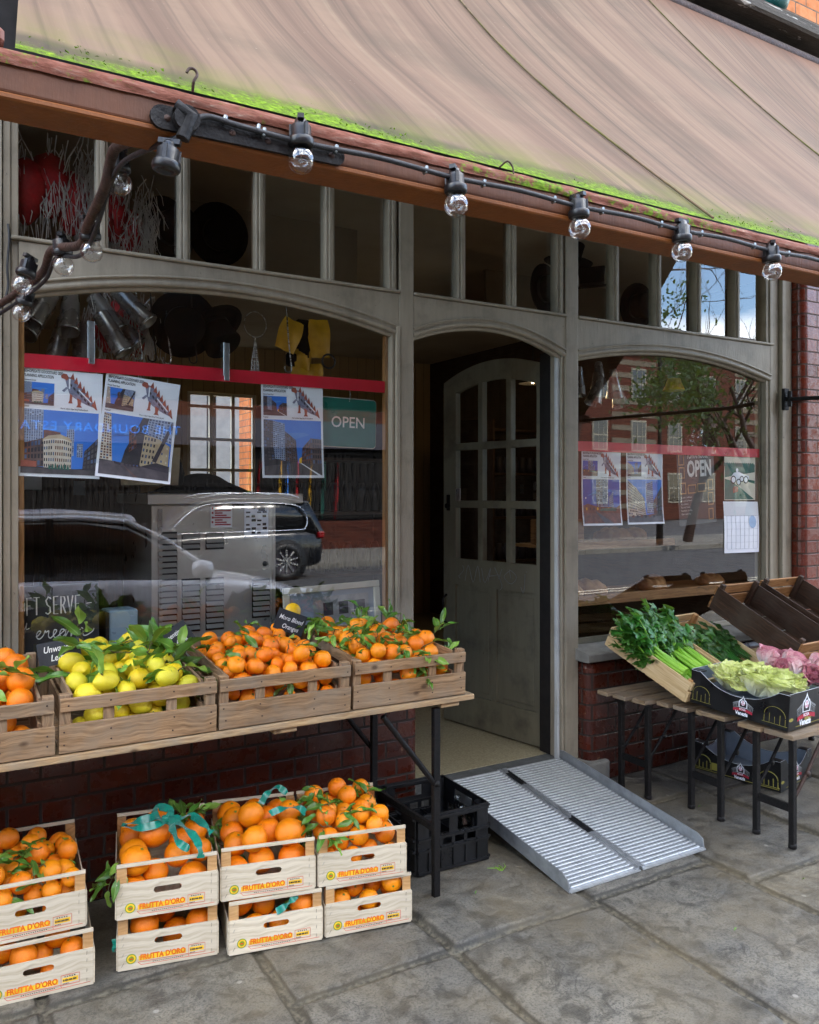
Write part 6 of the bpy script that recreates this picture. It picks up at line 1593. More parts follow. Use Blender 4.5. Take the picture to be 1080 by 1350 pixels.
def scene_pic(mb, v, x0, x1, z0, z1, L):
    W, H = x1-x0, z1-z0; night = v in (3, 4)
    P = lambda pts, l, c: sheet(mb, [(x0+x*W, z0+z*H) for x, z in pts], L+l, c)
    rect(mb, x0, x1, z0, z1, L, 10 if v == 3 else 2)
    F = lambda *a_, **k_: facade(P, *a_, **k_)
    P([(.1, .62), (.3, .72), (.55, .66), (.8, .74), (.7, .78), (.4, .76)], .3, 14)
    if v == 0:
        F([(0, .35), (0, 1), (.27, 1), (.27, .4)], 9, 26, 15, 3, 1); F([(.58, .3), (.58, .72), (.68, .72), (.68, .3)], 4, 16, 15, 3, 1); F([(.72, .28), (.72, .5), (.8, .5), (.8, .28)], 3, 8, 15, 3, 1)
        P([(.28, .5), (.28, .68), (.3, .69), (.5, .66), (.5, .6)], .9, 13)
        F([(0, .12), (0, .46), (.12, .5), (.12, .12)], 3, 4, 13, 6, 2); F([(.12, .12), (.12, .5), (.29, .56), (.29, .11)], 4, 4, 16, 6, 2)
        P([(.27, .54), (.34, .60), (.5, .63), (.62, .58), (.65, .52), (.65, .48), (.27, .5)], 2.9, 11)
        F([(.29, .09), (.28, .53), (.40, .56), (.40, .08)], 4, 5, 5, 6, 3, gap=.46); F([(.40, .08), (.40, .56), (.54, .56), (.54, .08)], 5, 5, 5, 13, 3, gap=.46); F([(.54, .08), (.54, .56), (.65, .52), (.65, .09)], 4, 5, 5, 6, 3, gap=.46)
        F([(.8, .1), (.82, .38), (1, .6), (1, .1)], 4, 5, 6, 7, 2); P([(0, .08), (0, .14), (.3, .1), (.7, .09), (1, .12), (1, .06)], 4, 6); P([(0, 0), (0, .09), (1, .08), (1, 0)], 4.4, 7); P([(0, .2), (.0, .1), (.2, .1), (.2, .19)], 5, 8)
        for k in range(7): P([(.35+.04*k, .08), (.36+.04*k, .15+.02*(k % 3)), (.38+.04*k, .12), (.385+.04*k, .07)], 5, 17)
    if v == 1:
        F([(0, .2), (0, 1), (.10, .98), (.18, .2)], 4, 18, 5, 13, 1); P([(.3, .2), (.34, .42), (.55, 1), (.85, 1), (.62, .2)], 1, 6)
        F([(.40, .4), (.37, .78), (.46, .86), (.5, .5)], 3, 6, 13, 6, 2); F([(.56, .12), (.6, .72), (.78, .70), (.76, .12)], 4, 6, 11, 6, 2, gap=.5); F([(.76, .12), (.78, .70), (.98, .58), (.98, .12)], 3, 4, 11, 5, 2, gap=.7)
        F([(.60, .74), (.64, 1), (1, 1), (1, .62)], 8, 7, 15, 3, 2); P([(.6, .2), (.8, .28), (1, .24), (1, .1), (.6, .1)], 3, 6); P([(.74, .3), (.98, 1), (1, .92), (.80, .28)], 4, 6)
        P([(0, 0), (0, .24), (.28, .22), (.62, .18), (1, .13), (1, 0)], 3.2, 7); P([(.2, .23), (.3, .21), (.30, .17), (.21, .19)], 5, 6); P([(.5, .0), (.56, .0), (.34, .18), (.33, .18)], 5, 16)
        for k in range(5): P([(.34+.05*k, .17), (.35+.05*k, .22), (.37+.05*k, .21), (.38+.05*k, .16)], 5, 6)
    if v == 2:
        F([(0, .2), (0, 1), (.16, .98), (.16, .2)], 5, 20, 16, 6, 1); F([(.16, .2), (.16, .98), (.36, .93), (.36, .2)], 6, 22, 15, 3, 1); F([(.36, .2), (.36, .80), (.55, .64), (.58, .2)], 6, 14, 16, 6, 1); F([(0, .2), (0, .7), (.14, .66), (.2, .2)], 3, 8, 6, 7, 2)
        F([(.64, .2), (.66, .5), (.80, .66), (.80, .2)], 4, 5, 13, 6, 2); F([(.80, .2), (.80, .68), (1, .66), (1, .2)], 5, 5, 16, 6, 2); P([(.6, .22), (.6, .3), (.66, .34), (.66, .22)], 2, 12)
        P([(0, 0), (0, .24), (.4, .22), (.7, .22), (1, .2), (1, 0)], 3, 7); P([(.62, .22), (.64, .22), (.98, .0), (.93, 0)], 4, 0); P([(0, .24), (.2, .3), (.4, .25), (.5, .22), (0, .16)], 3.5, 6)
    if v == 3:
        F([(.36, .3), (.35, 1), (.53, 1), (.53, .3)], 5, 20, 16, 15, 1); F([(.53, .3), (.53, 1), (.68, 1), (.68, .3)], 4, 20, 3, 15, 1); F([(.7, .3), (.7, .6), (.82, .72), (.82, .3)], 4, 8, 15, 3, 1)
        P([(0, .2), (.0, .4), (.12, .45), (.3, .4), (.4, .38), (.9, .36), (1, .42), (1, .2)], 2, 13)
        for k in range(9): P([(.06+.1*k, .3), (.06+.1*k, .36), (.10+.1*k, .36), (.10+.1*k, .3)], 3, 12 if k % 3 == 0 else 6)
        P([(.42, .28), (.5, .34), (.8, .35), (.9, .28)], 3.5, 17); P([(0, 0), (0, .27), (.4, .3), (1, .27), (1, 0)], 2.6, 13); P([(.3, .28), (.33, .28), (.8, 0), (.55, 0)], 4, 7); P([(.06, .55), (.05, .58), (.07, .6), (.09, .57)], 3, 0)
    if v == 4:
        F([(0, .1), (0, .98), (.25, .80), (.25, .1)], 6, 12, 5, 6, 1, gap=.4); F([(.25, .1), (.25, .80), (.48, .55), (.52, .1)], 7, 12, 5, 6, 1, gap=.4); F([(.55, .2), (.52, .9), (.72, .96), (.76, .2)], 6, 16, 15, 3, 1)
        F([(.74, .2), (.75, .5), (1, .85), (1, .15)], 4, 6, 6, 7, 2); P([(0, 0), (0, .12), (.5, .16), (.8, .2), (1, .16), (1, 0)], 3, 7)
        for k in range(6): P([(.1+.12*k, .10), (.1+.12*k, .16), (.16+.12*k, .17), (.17+.12*k, .11)], 4, 6 if k % 2 else 13)
def planning_poster(label, v, loc, rotY, rotZ=0, curl=.0):
    W, H = .297, .42
    t = thing('planning_poster', label, 'poster', loc, (0, rotY, rotZ), 'planning posters in the windows')
    bend = lambda mb: [setattr(p, 'y', p.y-curl*max(0, -p.z/H)**4) for p in mb.v]
    m = MB(); rect(m, 0, W, -H, 0, 0, 0); bend(m); m.build('sheet', MT['paper_white'], t)
    m = MB()
    add_text(m, 'BISHOPSGATE GOODSYARD 2020', (.010, -.0008, -.020), .0165, .56, .018); add_text(m, 'PLANNING APPLICATION', (.010, -.0008, -.037), .0165, .56, .018)
    add_text(m, ['Commercial Street', 'Bethnal Green Road', 'Bethnal Green Road', 'Shoreditch High St', 'Commercial Street'][v], (.010, -.0008, -.052), .0095, .6, .012)
    add_text(m, 'Proposed', (.010, -.0008, -.153), .0095, .6, .012); add_text(m, 'How to object: https://bit.ly/TheGoodsyard', (.145, -.0008, -.153), .0095, .6, .012)
    bend(m); m.build('lettering', MT['ink_black'], t)
    m = MB(); scene_pic(m, [0, 1, 2, 3, 4][v], .010, .120, -.142, -.056, 1); bend(m); m.build('small_picture', [MT[k] for k in PM], t)
    m = MB(); dino(m, .142, -.145, .135, 1); bend(m); m.build('spiny_building_drawing', [MT[k] for k in PM], t)
    m = MB(); scene_pic(m, v, .010, W-.010, -H+.012, -.160, 1); bend(m); m.build('large_picture', [MT[k] for k in PM], t)
    return t
YP = .056
planning_poster('planning poster with a round white corner building under a tower, leftmost in the left window', 0, (.302, YP, 2.05), rad(2), 0, .01)
planning_poster('planning poster showing a tan office block and crane, second in the left window', 1, (.613, YP+.001, 2.05), rad(6.5), 0, .02)
planning_poster('planning poster of a street between dark towers, next to the green open sign', 2, (1.262, YP, 2.05), rad(-.5), 0, .01)
planning_poster('planning poster with a dusk street and tower, leftmost in the right window', 3, (3.13, YP, 1.80), rad(.5), 0, .02)
planning_poster('planning poster with a long white windowed block, second in the right window', 4, (3.47, YP, 1.80), rad(.0), 0, .015)
def tape(label, x0, z0, x1, z1, h):
    m = MB(); m.grid(lambda u, v: (x0+(x1-x0)*u, .050+.0006*math.sin(u*40), z0+(z1-z0)*u+h*(v-.5)), 60, 2, 0, True); tag(m.build('red_tape', MT['red_tape']), label, 'tape')
tape('long strip of red tape holding the posters across the left window', .300, 2.072, 1.885, 2.070, .055)
tape('strip of red tape holding the posters across the right window', 3.060, 1.822, 4.655, 1.818, .055)
# green OPEN sign
t = thing('open_sign', 'green enamel OPEN sign hanging under the red tape in the left window', 'sign', (1.70, .07, 1.892), (0, rad(1), 0))
def rrect(w, h, r, n=5): return [(sx*(w/2-r)+r*math.cos(a), sz*(h/2-r)+r*math.sin(a)) for sx, sz, a0 in ((1, 1, 0), (-1, 1, PI/2), (-1, -1, PI), (1, -1, 1.5*PI)) for a in [a0+i*PI/2/n for i in range(n+1)]]
m = MB(); m.prism(rrect(.285, .225, .015), .004, M=FR); m.build('board', MT['green_sign'], t)
m = MB(); m.prism(rrect(.293, .233, .018), .003, M=Matrix.Translation((0, .0045, 0)) @ FR); m.build('rim', MT['frame_white'], t)
m = MB(); add_text(m, 'OPEN', (-.093, -.0012, -.022), .072, .95, .008); m.build('lettering', MT['chalk_white'], t)
m = MB(); m.tube(smooth_path([(0, 0, .10), (.0, -.006, .118), (.006, 0, .13), (.0, .004, .165)], 4), .002, 5); m.build('hanging_hook', MT['steel'], t)
# TOWN HOUSE OPEN, car poster, calendar
t = thing('exhibition_poster', 'dark brown TOWN HOUSE OPEN poster with tan picture frames, taped askew in the right window', 'poster', (3.885, YP, 1.80), (0, rad(-3.5), 0))
W, H = .33, .44
m = MB(); rect(m, 0, W, -H, 0, 0, 0); m.build('sheet', MT['brown_poster'], t)
m = MB(); add_text(m, 'TOWN HOUSE', (.085, -.001, -.035), .045, .62, .03); add_text(m, 'OPEN', (.085, -.001, -.145), .135, .62, .035)
for k, w_ in enumerate((.19, .16, .1, .14, .17, .12)): add_text(m, ['An open exhibition', 'of works by friends', 'All welcome', 'Fournier Street', 'Spitalfields London', 'Open every day'][k], (.02, -.001, -.275-.02*k), .014, .9, .005)
m.build('lettering', MT['chalk_white'], t)
m = MB()
def fr_rect(x, z, w, h, b=.007):
    for a in ((x, x+w, z, z+b), (x, x+w, z+h-b, z+h), (x, x+b, z+b, z+h-b), (x+w-b, x+w, z+b, z+h-b)): m.add([(a[0], -.0008, a[2]), (a[1], -.0008, a[2]), (a[1], -.0008, a[3]), (a[0], -.0008, a[3])], [(0, 1, 2, 3)])
for a in ((.012, -.075, .05, .07), (.012, -.155, .05, .07), (.015, -.25, .055, .07), (.085, -.25, .075, .055), (.17, -.245, .08, .055), (.265, -.24, .05, .07), (.262, -.33, .05, .08), (.262, -.42, .045, .07)): fr_rect(*a)
m.build('printed_frames', MT['tan_line'], t)
t = thing('car_poster', 'teal and cream poster of an old open racing car on a road, right window', 'poster', (4.315, YP, 1.79), (0, 0, 0))
W, H = .30, .275
m = MB(); rect(m, 0, W, -H, 0, 0, 0); m.build('sheet', MT['pic_cream'], t)
m = MB()
def pl(p, l, c): sheet(m, p, l, c)
pl([(.005, -.07), (.005, -.05), (.295, -.045), (.295, -.095), (.005, -.13)], 1, 0)
for k in range(14): pl([(.005+k*.0207+.011*math.cos(a), -.048+.012*math.sin(a)) for a in [i*PI/5 for i in range(10)]], 2, 0)
pl([(.005, -.27), (.005, -.14), (.06, -.15), (.16, -.20), (.29, -.27)], 1, 0); pl([(.295, -.17), (.295, -.15), (.2, -.14), (.18, -.15)], 1, 0)
pl([(.06, -.13), (.09, -.10), (.14, -.095), (.2, -.115), (.235, -.12), (.235, -.14), (.06, -.15)], 3, 1)
for cx, cz, r_ in ((.085, -.145, .026), (.135, -.16, .022), (.205, -.145, .024), (.165, -.14, .02)):
    pl([(cx+r_*math.cos(a), cz+r_*math.sin(a)) for a in [i*PI/8 for i in range(16)]], 4, 2); pl([(cx+r_*.72*math.cos(a), cz+r_*.72*math.sin(a)) for a in [i*PI/8 for i in range(16)]], 5, 1)
pl([(.12+.012*math.cos(a), -.085+.014*math.sin(a)) for a in [i*PI/6 for i in range(12)]], 5, 1); pl([(.085, -.23), (.08, -.2), (.1, -.185), (.13, -.19), (.13, -.22)], 3, 3)
m.build('print', [MT['pic_green'], MT['paper_white'], MT['ink_black'], MT['dino_red']], t)
t = thing('wall_calendar', 'white calendar page curling under the racing car poster', 'calendar', (4.30, YP-.003, 1.508), (0, rad(.6), 0))
m = MB(); m.grid(lambda u, v: (.335*u, -.010*math.sin(PI*v)-.012*(1-v)**3, -.325*(1-v)), 4, 14); m.build('sheet', MT['paper_white'], t)
m = MB()
yb = lambda z: -.010*math.sin(PI*(1+z/.325))-.012*(-z/.325)**3-.0012
for k in range(8): m.tube([(.025+k*.042, yb(z), z) for z in (-.09, -.15, -.2, -.25, -.3)], .0006, 4)
for k in range(6): m.tube([(.025, yb(-.09-k*.042), -.09-k*.042), (.318, yb(-.09-k*.042), -.09-k*.042)], .0006, 4)
m.build('grid_lines', MT['card_inner'], t)
m = MB(); m.add([(.27+.035*math.cos(a), yb(-.13+.04*math.sin(a))-.0006, -.13+.04*math.sin(a)) for a in [i*PI/12 for i in range(24)]], [tuple(range(24))]); m.build('blue_disc', MT['slate_disc'] if 'slate_disc' in MT else simple('slate_disc', '#9db6d4', '#90aac8', 5, .7), t)
# metal brackets on the glass
for x, z0, z1, lb in ((.553, 2.075, 2.243, 'galvanised strap bracket over the tape above the first poster'), (1.10, 2.045, 2.207, 'galvanised strap bracket over the tape left of the third poster')):
    m = MB(); m.bx(x-.011, x+.011, .030, .034, z0, z1); m.bx(x-.017, x-.0112, .022, .034, z0+.02, z1); m.tube([(x, .028, z1-.03), (x, .036, z1-.03)], .006, 8)
    tag(m.build('strap_bracket', MT['galvanised'], None, .0012), lb, 'bracket', 'strap brackets in the left window')

# ------------------------------------------------------------------ behind the left window
t = thing('ice_cream_machine', 'stainless steel soft serve machine with rows of louvres behind the left window', 'machine', (0, 0, 0))
m = MB(); m.bx(.872, 1.452, .42, 1.05, .35, 1.508); m.build('cabinet', MT['steel_sheet'], t, bevel=.006, seg=2)
m = MB(); m.bx(1.4545, 1.475, .43, 1.05, .35, 1.508); m.build('side_trim', MT['steel_sheet'], t, bevel=.003)
m = MB(); m.bx(.845, 1.60, .38, 1.08, 1.5105, 1.56); m.build('top_ledge', MT['steel_sheet'], t, bevel=.004)
m = MB(); m.bx(.90, .92, .414, .419, .9, 1.49); m.build('panel_seam', MT['steel_dark'], t)
def louvres(x0, x1, z0, z1, n):
    m = MB(); m.bx(x0-.003, x1+.003, .4165, .4195, z0-.004, z1+.006); m.build('vent_recess', MT['ink_black'], t)
    m = MB()
    for i in range(n):
        z = z0+(i+.5)*(z1-z0)/n; m.box(((x0+x1)/2, .411, z+.002), (x1-x0, .0022, (z1-z0)/n*.78), (rad(-32), 0, 0))
    m.build('louvre_bank', MT['steel_sheet'], t)
louvres(.905, .985, .92, 1.378, 17); louvres(1.012, 1.092, 1.30, 1.372, 3); louvres(1.124, 1.206, 1.30, 1.372, 3)
louvres(1.012, 1.092, .92, 1.158, 9); louvres(1.124, 1.206, .92, 1.158, 9); louvres(1.352, 1.436, .96, 1.138, 7)
m = MB(); m.lathe([(0, .012), (.011, .011), (.013, 0)], 14, Matrix.Translation((1.415, .418, 1.217)) @ Matrix.Rotation(PI/2, 4, 'X')); m.build('lock_knob', MT['black_plastic'], t)
m = MB(); m.bx(1.145, 1.25, .417, .4185, 1.40, 1.515); m.build('warning_sheet', MT['paper_white'], t)
m = MB()
for k in range(9): m.bx(1.165 if k != 3 else 1.15, 1.242-.02*(k % 3), .4158, .4162, 1.41+k*.011, 1.416+k*.011)
for k in range(4): m.bx(1.15, 1.158, .4158, .4162, 1.42+k*.022, 1.43+k*.022)
m.build('red_print', MT['banner_red'], t)
m = MB(); m.bx(1.31, 1.432, .417, .4185, 1.345, 1.515); m.build('diagram_sheet', MT['paper_white'], t)
m = MB()
for k in range(7):
    for q in range(4):
        if (k+q) % 3: m.bx(1.318+q*.028, 1.336+q*.028+.004*(k % 2), .4158, .4162, 1.365+k*.02, 1.373+k*.02+.004*(q % 2))
m.bx(1.38, 1.415, .4158, .4162, 1.475, 1.495); m.build('print', MT['ink_brown'], t)
m = MB(); m.grid(lambda u, v: (.92+.55*u, .62+.25*v, 1.562+.10*math.sin(PI*u)**1.5*math.sin(PI*v)+.012*mnoise.noise((u*5, v*5, 0))), 24, 10); tag(m.build('black_cloth', MT['black_felt']), 'black cloth heaped on top of the steel machine', 'cloth')
m = MB(); m.lathe([(0, 0), (.11, 0), (.12, .06), (.10, .13), (.05, .16), (0, .165)], 18); o = m.build('black_helmet', MT['black_felt']); o.location = (.98, .72, 1.60); tag(o, 'rounded black hat on the left end of the steel machine', 'hat')
def chalkboard():
    t = thing('chalkboard', 'black chalkboard lettered SOFT SERVE ice cream in the corner of the left window', 'chalkboard', (.30, .10, .74), (rad(-4), 0, 0))
    m = MB(); m.bx(0, .295, 0, .008, 0, .46); m.build('board', MT['slate_board'], t, bevel=.002)
    m = MB(); w_ = .0016
    G = {'S': [[(.9, .9), (.5, 1.0), (.1, .8), (.3, .55), (.75, .4), (.8, .12), (.4, 0), (.05, .1)]], 'O': [[(.5, 1), (.1, .7), (.1, .3), (.5, 0), (.9, .3), (.9, .7), (.5, 1)]], 'F': [[(.15, 0), (.15, 1), (.85, 1)], [(.15, .55), (.65, .55)]], 'T': [[(.5, 0), (.5, 1)], [(.05, 1), (.95, 1)]],
         'E': [[(.85, 1), (.15, 1), (.15, 0), (.85, 0)], [(.15, .52), (.7, .52)]], 'R': [[(.15, 0), (.15, 1), (.7, .95), (.8, .75), (.6, .52), (.15, .48)], [(.4, .5), (.9, 0)]], 'V': [[(.05, 1), (.45, 0), (.9, 1)]], '-': [[(.1, .5), (.9, .52)]]}
    x = -.03
    for ch in 'SOFT SERVE -':
        for st in G.get(ch, []):
            for dx in (0, .0022): stroke(m, [(p[0]*.62, p[1]*1.9) for p in st], w_, (x+dx, -.0006, .345), .036)
        x += .027 if ch != ' ' else .016
    curs = [(0, .4), (.25, .55), (.5, .9), (.3, 1.0), (.08, .7), (.12, .25), (.4, .15), (.75, .5), (.95, 1.0), (1.0, .8), (1.3, .95), (1.25, .4), (1.45, .15), (1.75, .4), (2.0, .7), (2.1, .95), (1.85, .98), (1.75, .5), (1.95, .15), (2.4, .45), (2.9, .9), (2.6, 1.0), (2.4, .55), (2.6, .15), (2.95, .45), (3.05, .95), (2.98, .2), (3.2, .6), (3.5, .98), (3.6, .7), (3.55, .15), (3.8, .7), (4.1, .98), (4.2, .6), (4.15, .15), (4.4, .7), (4.75, .98), (4.85, .5), (4.85, .2), (5.2, .15), (5.8, .5), (6.0, .85)]
    q = [(v.x, v.z) for v in smooth_path([(a*1.0, 0, b) for a, b in curs], 4)]
    for d in (0, .0018): stroke(m, q, .0015, (.06, -.0006, .245+d), .036)
    stroke(m, [(v.x, v.z) for v in smooth_path([(0, 0, 0), (.3, 0, .1), (.6, 0, .9), (.5, 0, .1), (.9, 0, .2)], 4)], .0015, (.01, -.0006, .29), .03)
    m.build('chalk_lettering', MT['chalk_white'], t)
chalkboard()
t = thing('napkin_dispenser', 'pale blue steel napkin box standing between chalkboard and machine', 'dispenser', (.70, .16, .74), (0, 0, rad(6)))
m = MB(); m.bx(-.06, .06, 0, .12, 0, .335); m.build('body', simple('pale_blue_steel', '#9fb6c4', '#8ea6b5', 5, .35, .3), t, bevel=.006)
m = MB(); m.bx(-.075, -.062, -.004, .13, 0, .33); m.build('dark_side', MT['black_plastic'], t); m = MB(); m.bx(-.02, .02, -.003, -.0005, .2, .21); m.build('slot', MT['ink_black'], t)
t = thing('framed_picture', 'pale framed street photograph leaning low in the right corner of the left window', 'picture', (1.41, .12, .74), (rad(-3), rad(-1.5), 0))
W, H = .50, .385; m = MB()
for a in ((0, W, 0, .03), (0, W, H-.03, H), (0, .03, .031, H-.031), (W-.03, W, .031, H-.031)): m.bx(a[0], a[1], 0, .018, a[2], a[3])
m.build('frame', MT['frame_white'], t, bevel=.003)
m = MB(); m.bx(.031, W-.031, .012, .014, .031, H-.031); m.build('print', MT['card_inner'], t)
m = MB()
for a, c in (((.06, .25, .06, .2), 2), ((.15, .44, .20, .33), 1), ((.18, .42, .1, .19), 0), ((.05, .46, .04, .09), 0), ((.36, .42, .24, .3), 2), ((.28, .33, .24, .3), 2), ((.20, .25, .24, .3), 2)): m.add([(a[0], .0112-.0005*c, a[2]), (a[1], .0112-.0005*c, a[2]), (a[1], .0112-.0005*c, a[3]), (a[0], .0112-.0005*c, a[3])], [(0, 1, 2, 3)], None, c)
for k in range(11): m.bx(.2+k*.02, .204+k*.02, .0095, .0105, .1, .15, 2)
m.build('picture', [MT['pic_stone'], MT['alu_worn'], MT['pic_dark']], t)
# hanging goods
def can(M_, label):
    t = thing('steel_beaker', label, 'beaker', group='steel beakers hanging in the left window'); t.matrix_world = M_
    m = MB(); m.lathe([(.0, 0), (.034, 0), (.036, .004), (.042, .19), (.044, .196), (.0415, .196), (.034, .008), (0, .007)], 24); m.build('cup', MT['steel_dark'], t)
    m = MB(); m.lathe([(.0425, .186), (.0462, .190), (.0462, .196), (.0425, .198)], 24); m.build('rim', MT['steel'], t)
rr = random.Random(5)
for k, (x, z, rx_, ry_) in enumerate([(.45, 2.42, 2.9, .5), (.52, 2.41, 2.7, .12), (.62, 2.42, 2.75, -.55), (.70, 2.44, 2.8, -.7), (.50, 2.30, 3.0, .25), (.56, 2.29, 2.8, -.05), (.63, 2.33, 2.9, -.5), (.43, 2.36, 2.7, .55), (.67, 2.36, 2.9, -.75), (.40, 2.46, 2.9, .7)]):
    can(Matrix.Translation((x, .30+.05*(k % 3), z)) @ Euler((rx_, ry_, 0), 'XYZ').to_matrix().to_4x4(), 'steel beaker hanging mouth down in the bundle at the top left of the window')
def top_hat(loc, rot, label, s=1.0):
    o = thing('top_hat', label, 'hat', loc, rot, 'black hats hanging in the windows'); o.scale = (s,)*3
    m = MB(); m.lathe([(0, .13), (.082, .128), (.088, .12), (.078, .06), (.08, .006)], 28); m.build('crown', MT['black_felt'], o)
    m = MB(); m.lathe([(.08, .006), (.12, .0), (.15, .012), (.152, .016), (.12, .006), (.08, .012)], 28); m.build('brim', MT['black_felt'], o)
    m = MB(); m.lathe([(.0805, .008), (.0805, .03), (.0795, .032)], 28); m.build('band', MT['black_rubber'], o)
for a in [((.99, .33, 2.33), (1.9, .5, 0), 'black felt hat hanging left in the big window'), ((1.13, .36, 2.34), (2.6, -.4, 0), 'black felt hat hanging right beside another in the big window'), ((.96, .5, 2.80), (1.5, .3, .4), 'black hat behind the second small pane at top left'), ((1.22, .55, 2.83), (1.7, -.3, 0), 'dark hat behind the rippled third pane'), ((3.22, .5, 2.80), (1.6, .5, .3), 'black hat behind the small pane above the door post'), ((3.42, .5, 2.98), (.1, .1, 0), 'upright black top hat high behind the panes right of the door'), ((3.62, .5, 2.86), (.15, -.2, 0), 'black top hat behind the second pane right of the door post'), ((4.05, .55, 2.80), (1.7, .2, 0), 'black hat behind the third pane over the right window')]:
    top_hat(*a)
def pompom(loc, label, seed, s=1.0):
    rr = random.Random(seed); t = thing('paper_garland', label, 'garland', loc, (0, 0, 0), 'red and white paper garlands')
    m = MB()
    for k in range(3): m.lathe([(.012, .10), (.06, .07), (.085, -.02), (.05, -.13), (.015, -.17)], 14, Matrix.Translation(((k-1)*.09*s, .03*k, -.05*abs(k-1))) @ Matrix.Scale(s, 4))
    m.build('red_body', MT['red_fringe'], t)
    m = MB()
    for k in range(420):
        a = rr.uniform(0, 6.28); p = Vector(((rr.choice((-.12, .02, .13, .16))+rr.gauss(0, .035))*s, rr.uniform(-.05, .08), rr.gauss(-.02, .09)*s)); d = Vector((rr.gauss(0, .28), rr.gauss(0, .25), -1)).normalized(); L_ = rr.uniform(.08, .2)*s
        sd_ = d.orthogonal().normalized()*.0032; q1 = p+d*L_*.5+Vector((rr.gauss(0, .008), rr.gauss(0, .008), 0)); q2 = q1+Vector((rr.gauss(0, .014), rr.gauss(0, .014), -L_*.5))
        m.add([p-sd_, p+sd_, q1+sd_, q1-sd_, q2+sd_*.7, q2-sd_*.7], [(0, 1, 2, 3), (3, 2, 4, 5)])
    m.build('white_fringe', MT['white_fringe'], t)
pompom((.43, .28, 2.88), 'red and white fringed garland behind the first small pane at top left', 3, 1.0)
pompom((.70, .34, 2.80), 'white fringed garland behind the first glazing bar at top left', 4, .8)
pompom((.74, .40, 2.36), 'red and white fringed garland between the steel beakers and the hats', 5, .75)
t = thing('yellow_vest', 'yellow and black life vests hanging at the right of the left window', 'life vest', (1.60, .34, 2.28))
for k, (x, z, ry_, w_, h_) in enumerate([(-.09, .05, .35, .10, .16), (.075, .05, -.06, .10, .19), (-.01, -.06, .05, .075, .10), (.0, -.13, .1, .11, .09), (.07, -.12, -.1, .07, .10)]):
    m = MB(); m.grid(lambda u, v: ((u-.5)*w_*(1+.2*math.sin(v*3)), -.022*math.sin(PI*u)*math.sin(PI*v)-.006*math.sin(u*9+v*7), (v-.5)*h_), 8, 8, 0, True, Matrix.Translation((x, .012*k % .05, z)) @ Matrix.Rotation(ry_, 4, 'Y')); m.build('pocket', MT['yellow_vest'], t)
m = MB(); m.box((-.005, .04, .04), (.075, .05, .2)); m.box((-.06, .04, -.06), (.06, .04, .07)); m.build('webbing', MT['black_felt'], t, bevel=.012)
m = MB(); m.tube([(.12+.035*math.cos(a), 0, -.06+.035*math.sin(a)) for a in [i*PI/8 for i in range(17)]], .005, 6); m.build('ring', MT['black_rubber'], t)
for k, (x, y) in enumerate(((.765, .28), (.83, .3), (.90, .32), (1.0, .26), (1.47, .3))):
    m = MB(); m.tube(smooth_path([(x, y, 2.6), (x+.02, y, 2.3), (x+.035, y, 2.17), (x+.025, y, 2.145), (x+.005, y, 2.15), (x, y, 2.17)], 4), .0032, 6); tag(m.build('hanging_hook', MT['steel'] if k % 2 == 0 else MT['black_iron']), 'thin wire hook hanging among the goods in the left window', 'hook', 'wire hooks in the left window')
m = MB()
for k in range(9): m.tube([(0, 0, .06), (.004*(k-4), .003*(k % 3), -.05), (.006*(k-4), .003*(k % 3), -.14)], .0022, 5)
m.tube([(.055*math.cos(a), 0, .12+.06*math.sin(a)) for a in [i*PI/12 for i in range(25)]], .0016, 5); o = m.build('wire_whisk', MT['steel']); o.location = (1.33, .32, 2.24); tag(o, 'wire whisk with ring hanging between the hats and the yellow vests', 'whisk')
m = MB(); m.grid(lambda u, v: (.28*(u-.5)*(1-.12*v), .015*math.sin(u*9+v*2), -.18*v), 14, 8); m.grid(lambda u, v: (.28*(u-.5)*(1-.12*v), .05+.015*math.sin(u*7+v*2), -.18*v), 14, 8)
o = m.build('cloth_bag', MT['cotton_bag']); o.location = (.90, .55, 1.78); tag(o, 'cream cotton bag hanging below the second poster', 'bag')
t = thing('dark_cupboard', 'dark wooden cupboard deep inside behind the silver car reflection', 'cupboard', (.35, 1.7, .12))
m = MB(); m.bx(-.4, .75, 0, .4, 0, 1.9); m.build('carcass', MT['wood_dark'], t, bevel=.006)
for x in (-.38, .19):
    m = MB(); m.bx(x, x+.54, -.018, -.001, .1, 1.85); m.build('cupboard_door', MT['wood_dark'], t, bevel=.004)
for k, (x, z, w_, h_) in enumerate(((.31, 1.56, .09, .11), (.42, 1.58, .13, .08), (.72, 1.55, .06, .08))):
    m = MB(); m.bx(x, x+w_, 1.676, 1.68, z, z+h_); tag(m.build('paper_note', MT['card_inner'] if k != 1 else MT['paper_white']), ['narrow pale blue paper pinned on the dark cupboard', 'white paper note pinned on the dark cupboard', 'small pale note at the right side of the cupboard'][k], 'note')
t = thing('added_dark_shelves', 'dark shelving with goods, added to darken the interior right of the steel machine', 'shelving', (1.85, 1.4, .12))  # added to keep the room behind the glass dark
m = MB(); m.bx(0, .84, .30, .32, 0, 2.0); m.bx(-.02, -.001, 0, .32, 0, 2.0); m.bx(.841, .86, 0, .32, 0, 2.0); m.build('carcass', MT['black_felt'], t)
for z in (.5, .9, 1.3, 1.65):
    m = MB(); m.bx(0, .84, 0, .299, z, z+.018); m.build('shelf', MT['wood_dark'], t)
m = MB()
for z in (.52, .92, 1.32):
    for q in range(8): m.lathe([(0, 0), (.034, 0), (.034, .15), (.02, .19), (0, .19)], 10, Matrix.Translation((.06+q*.102, .16, z)))
m.build('jars', MT['black_plastic'], t)['kind'] = 'stuff'
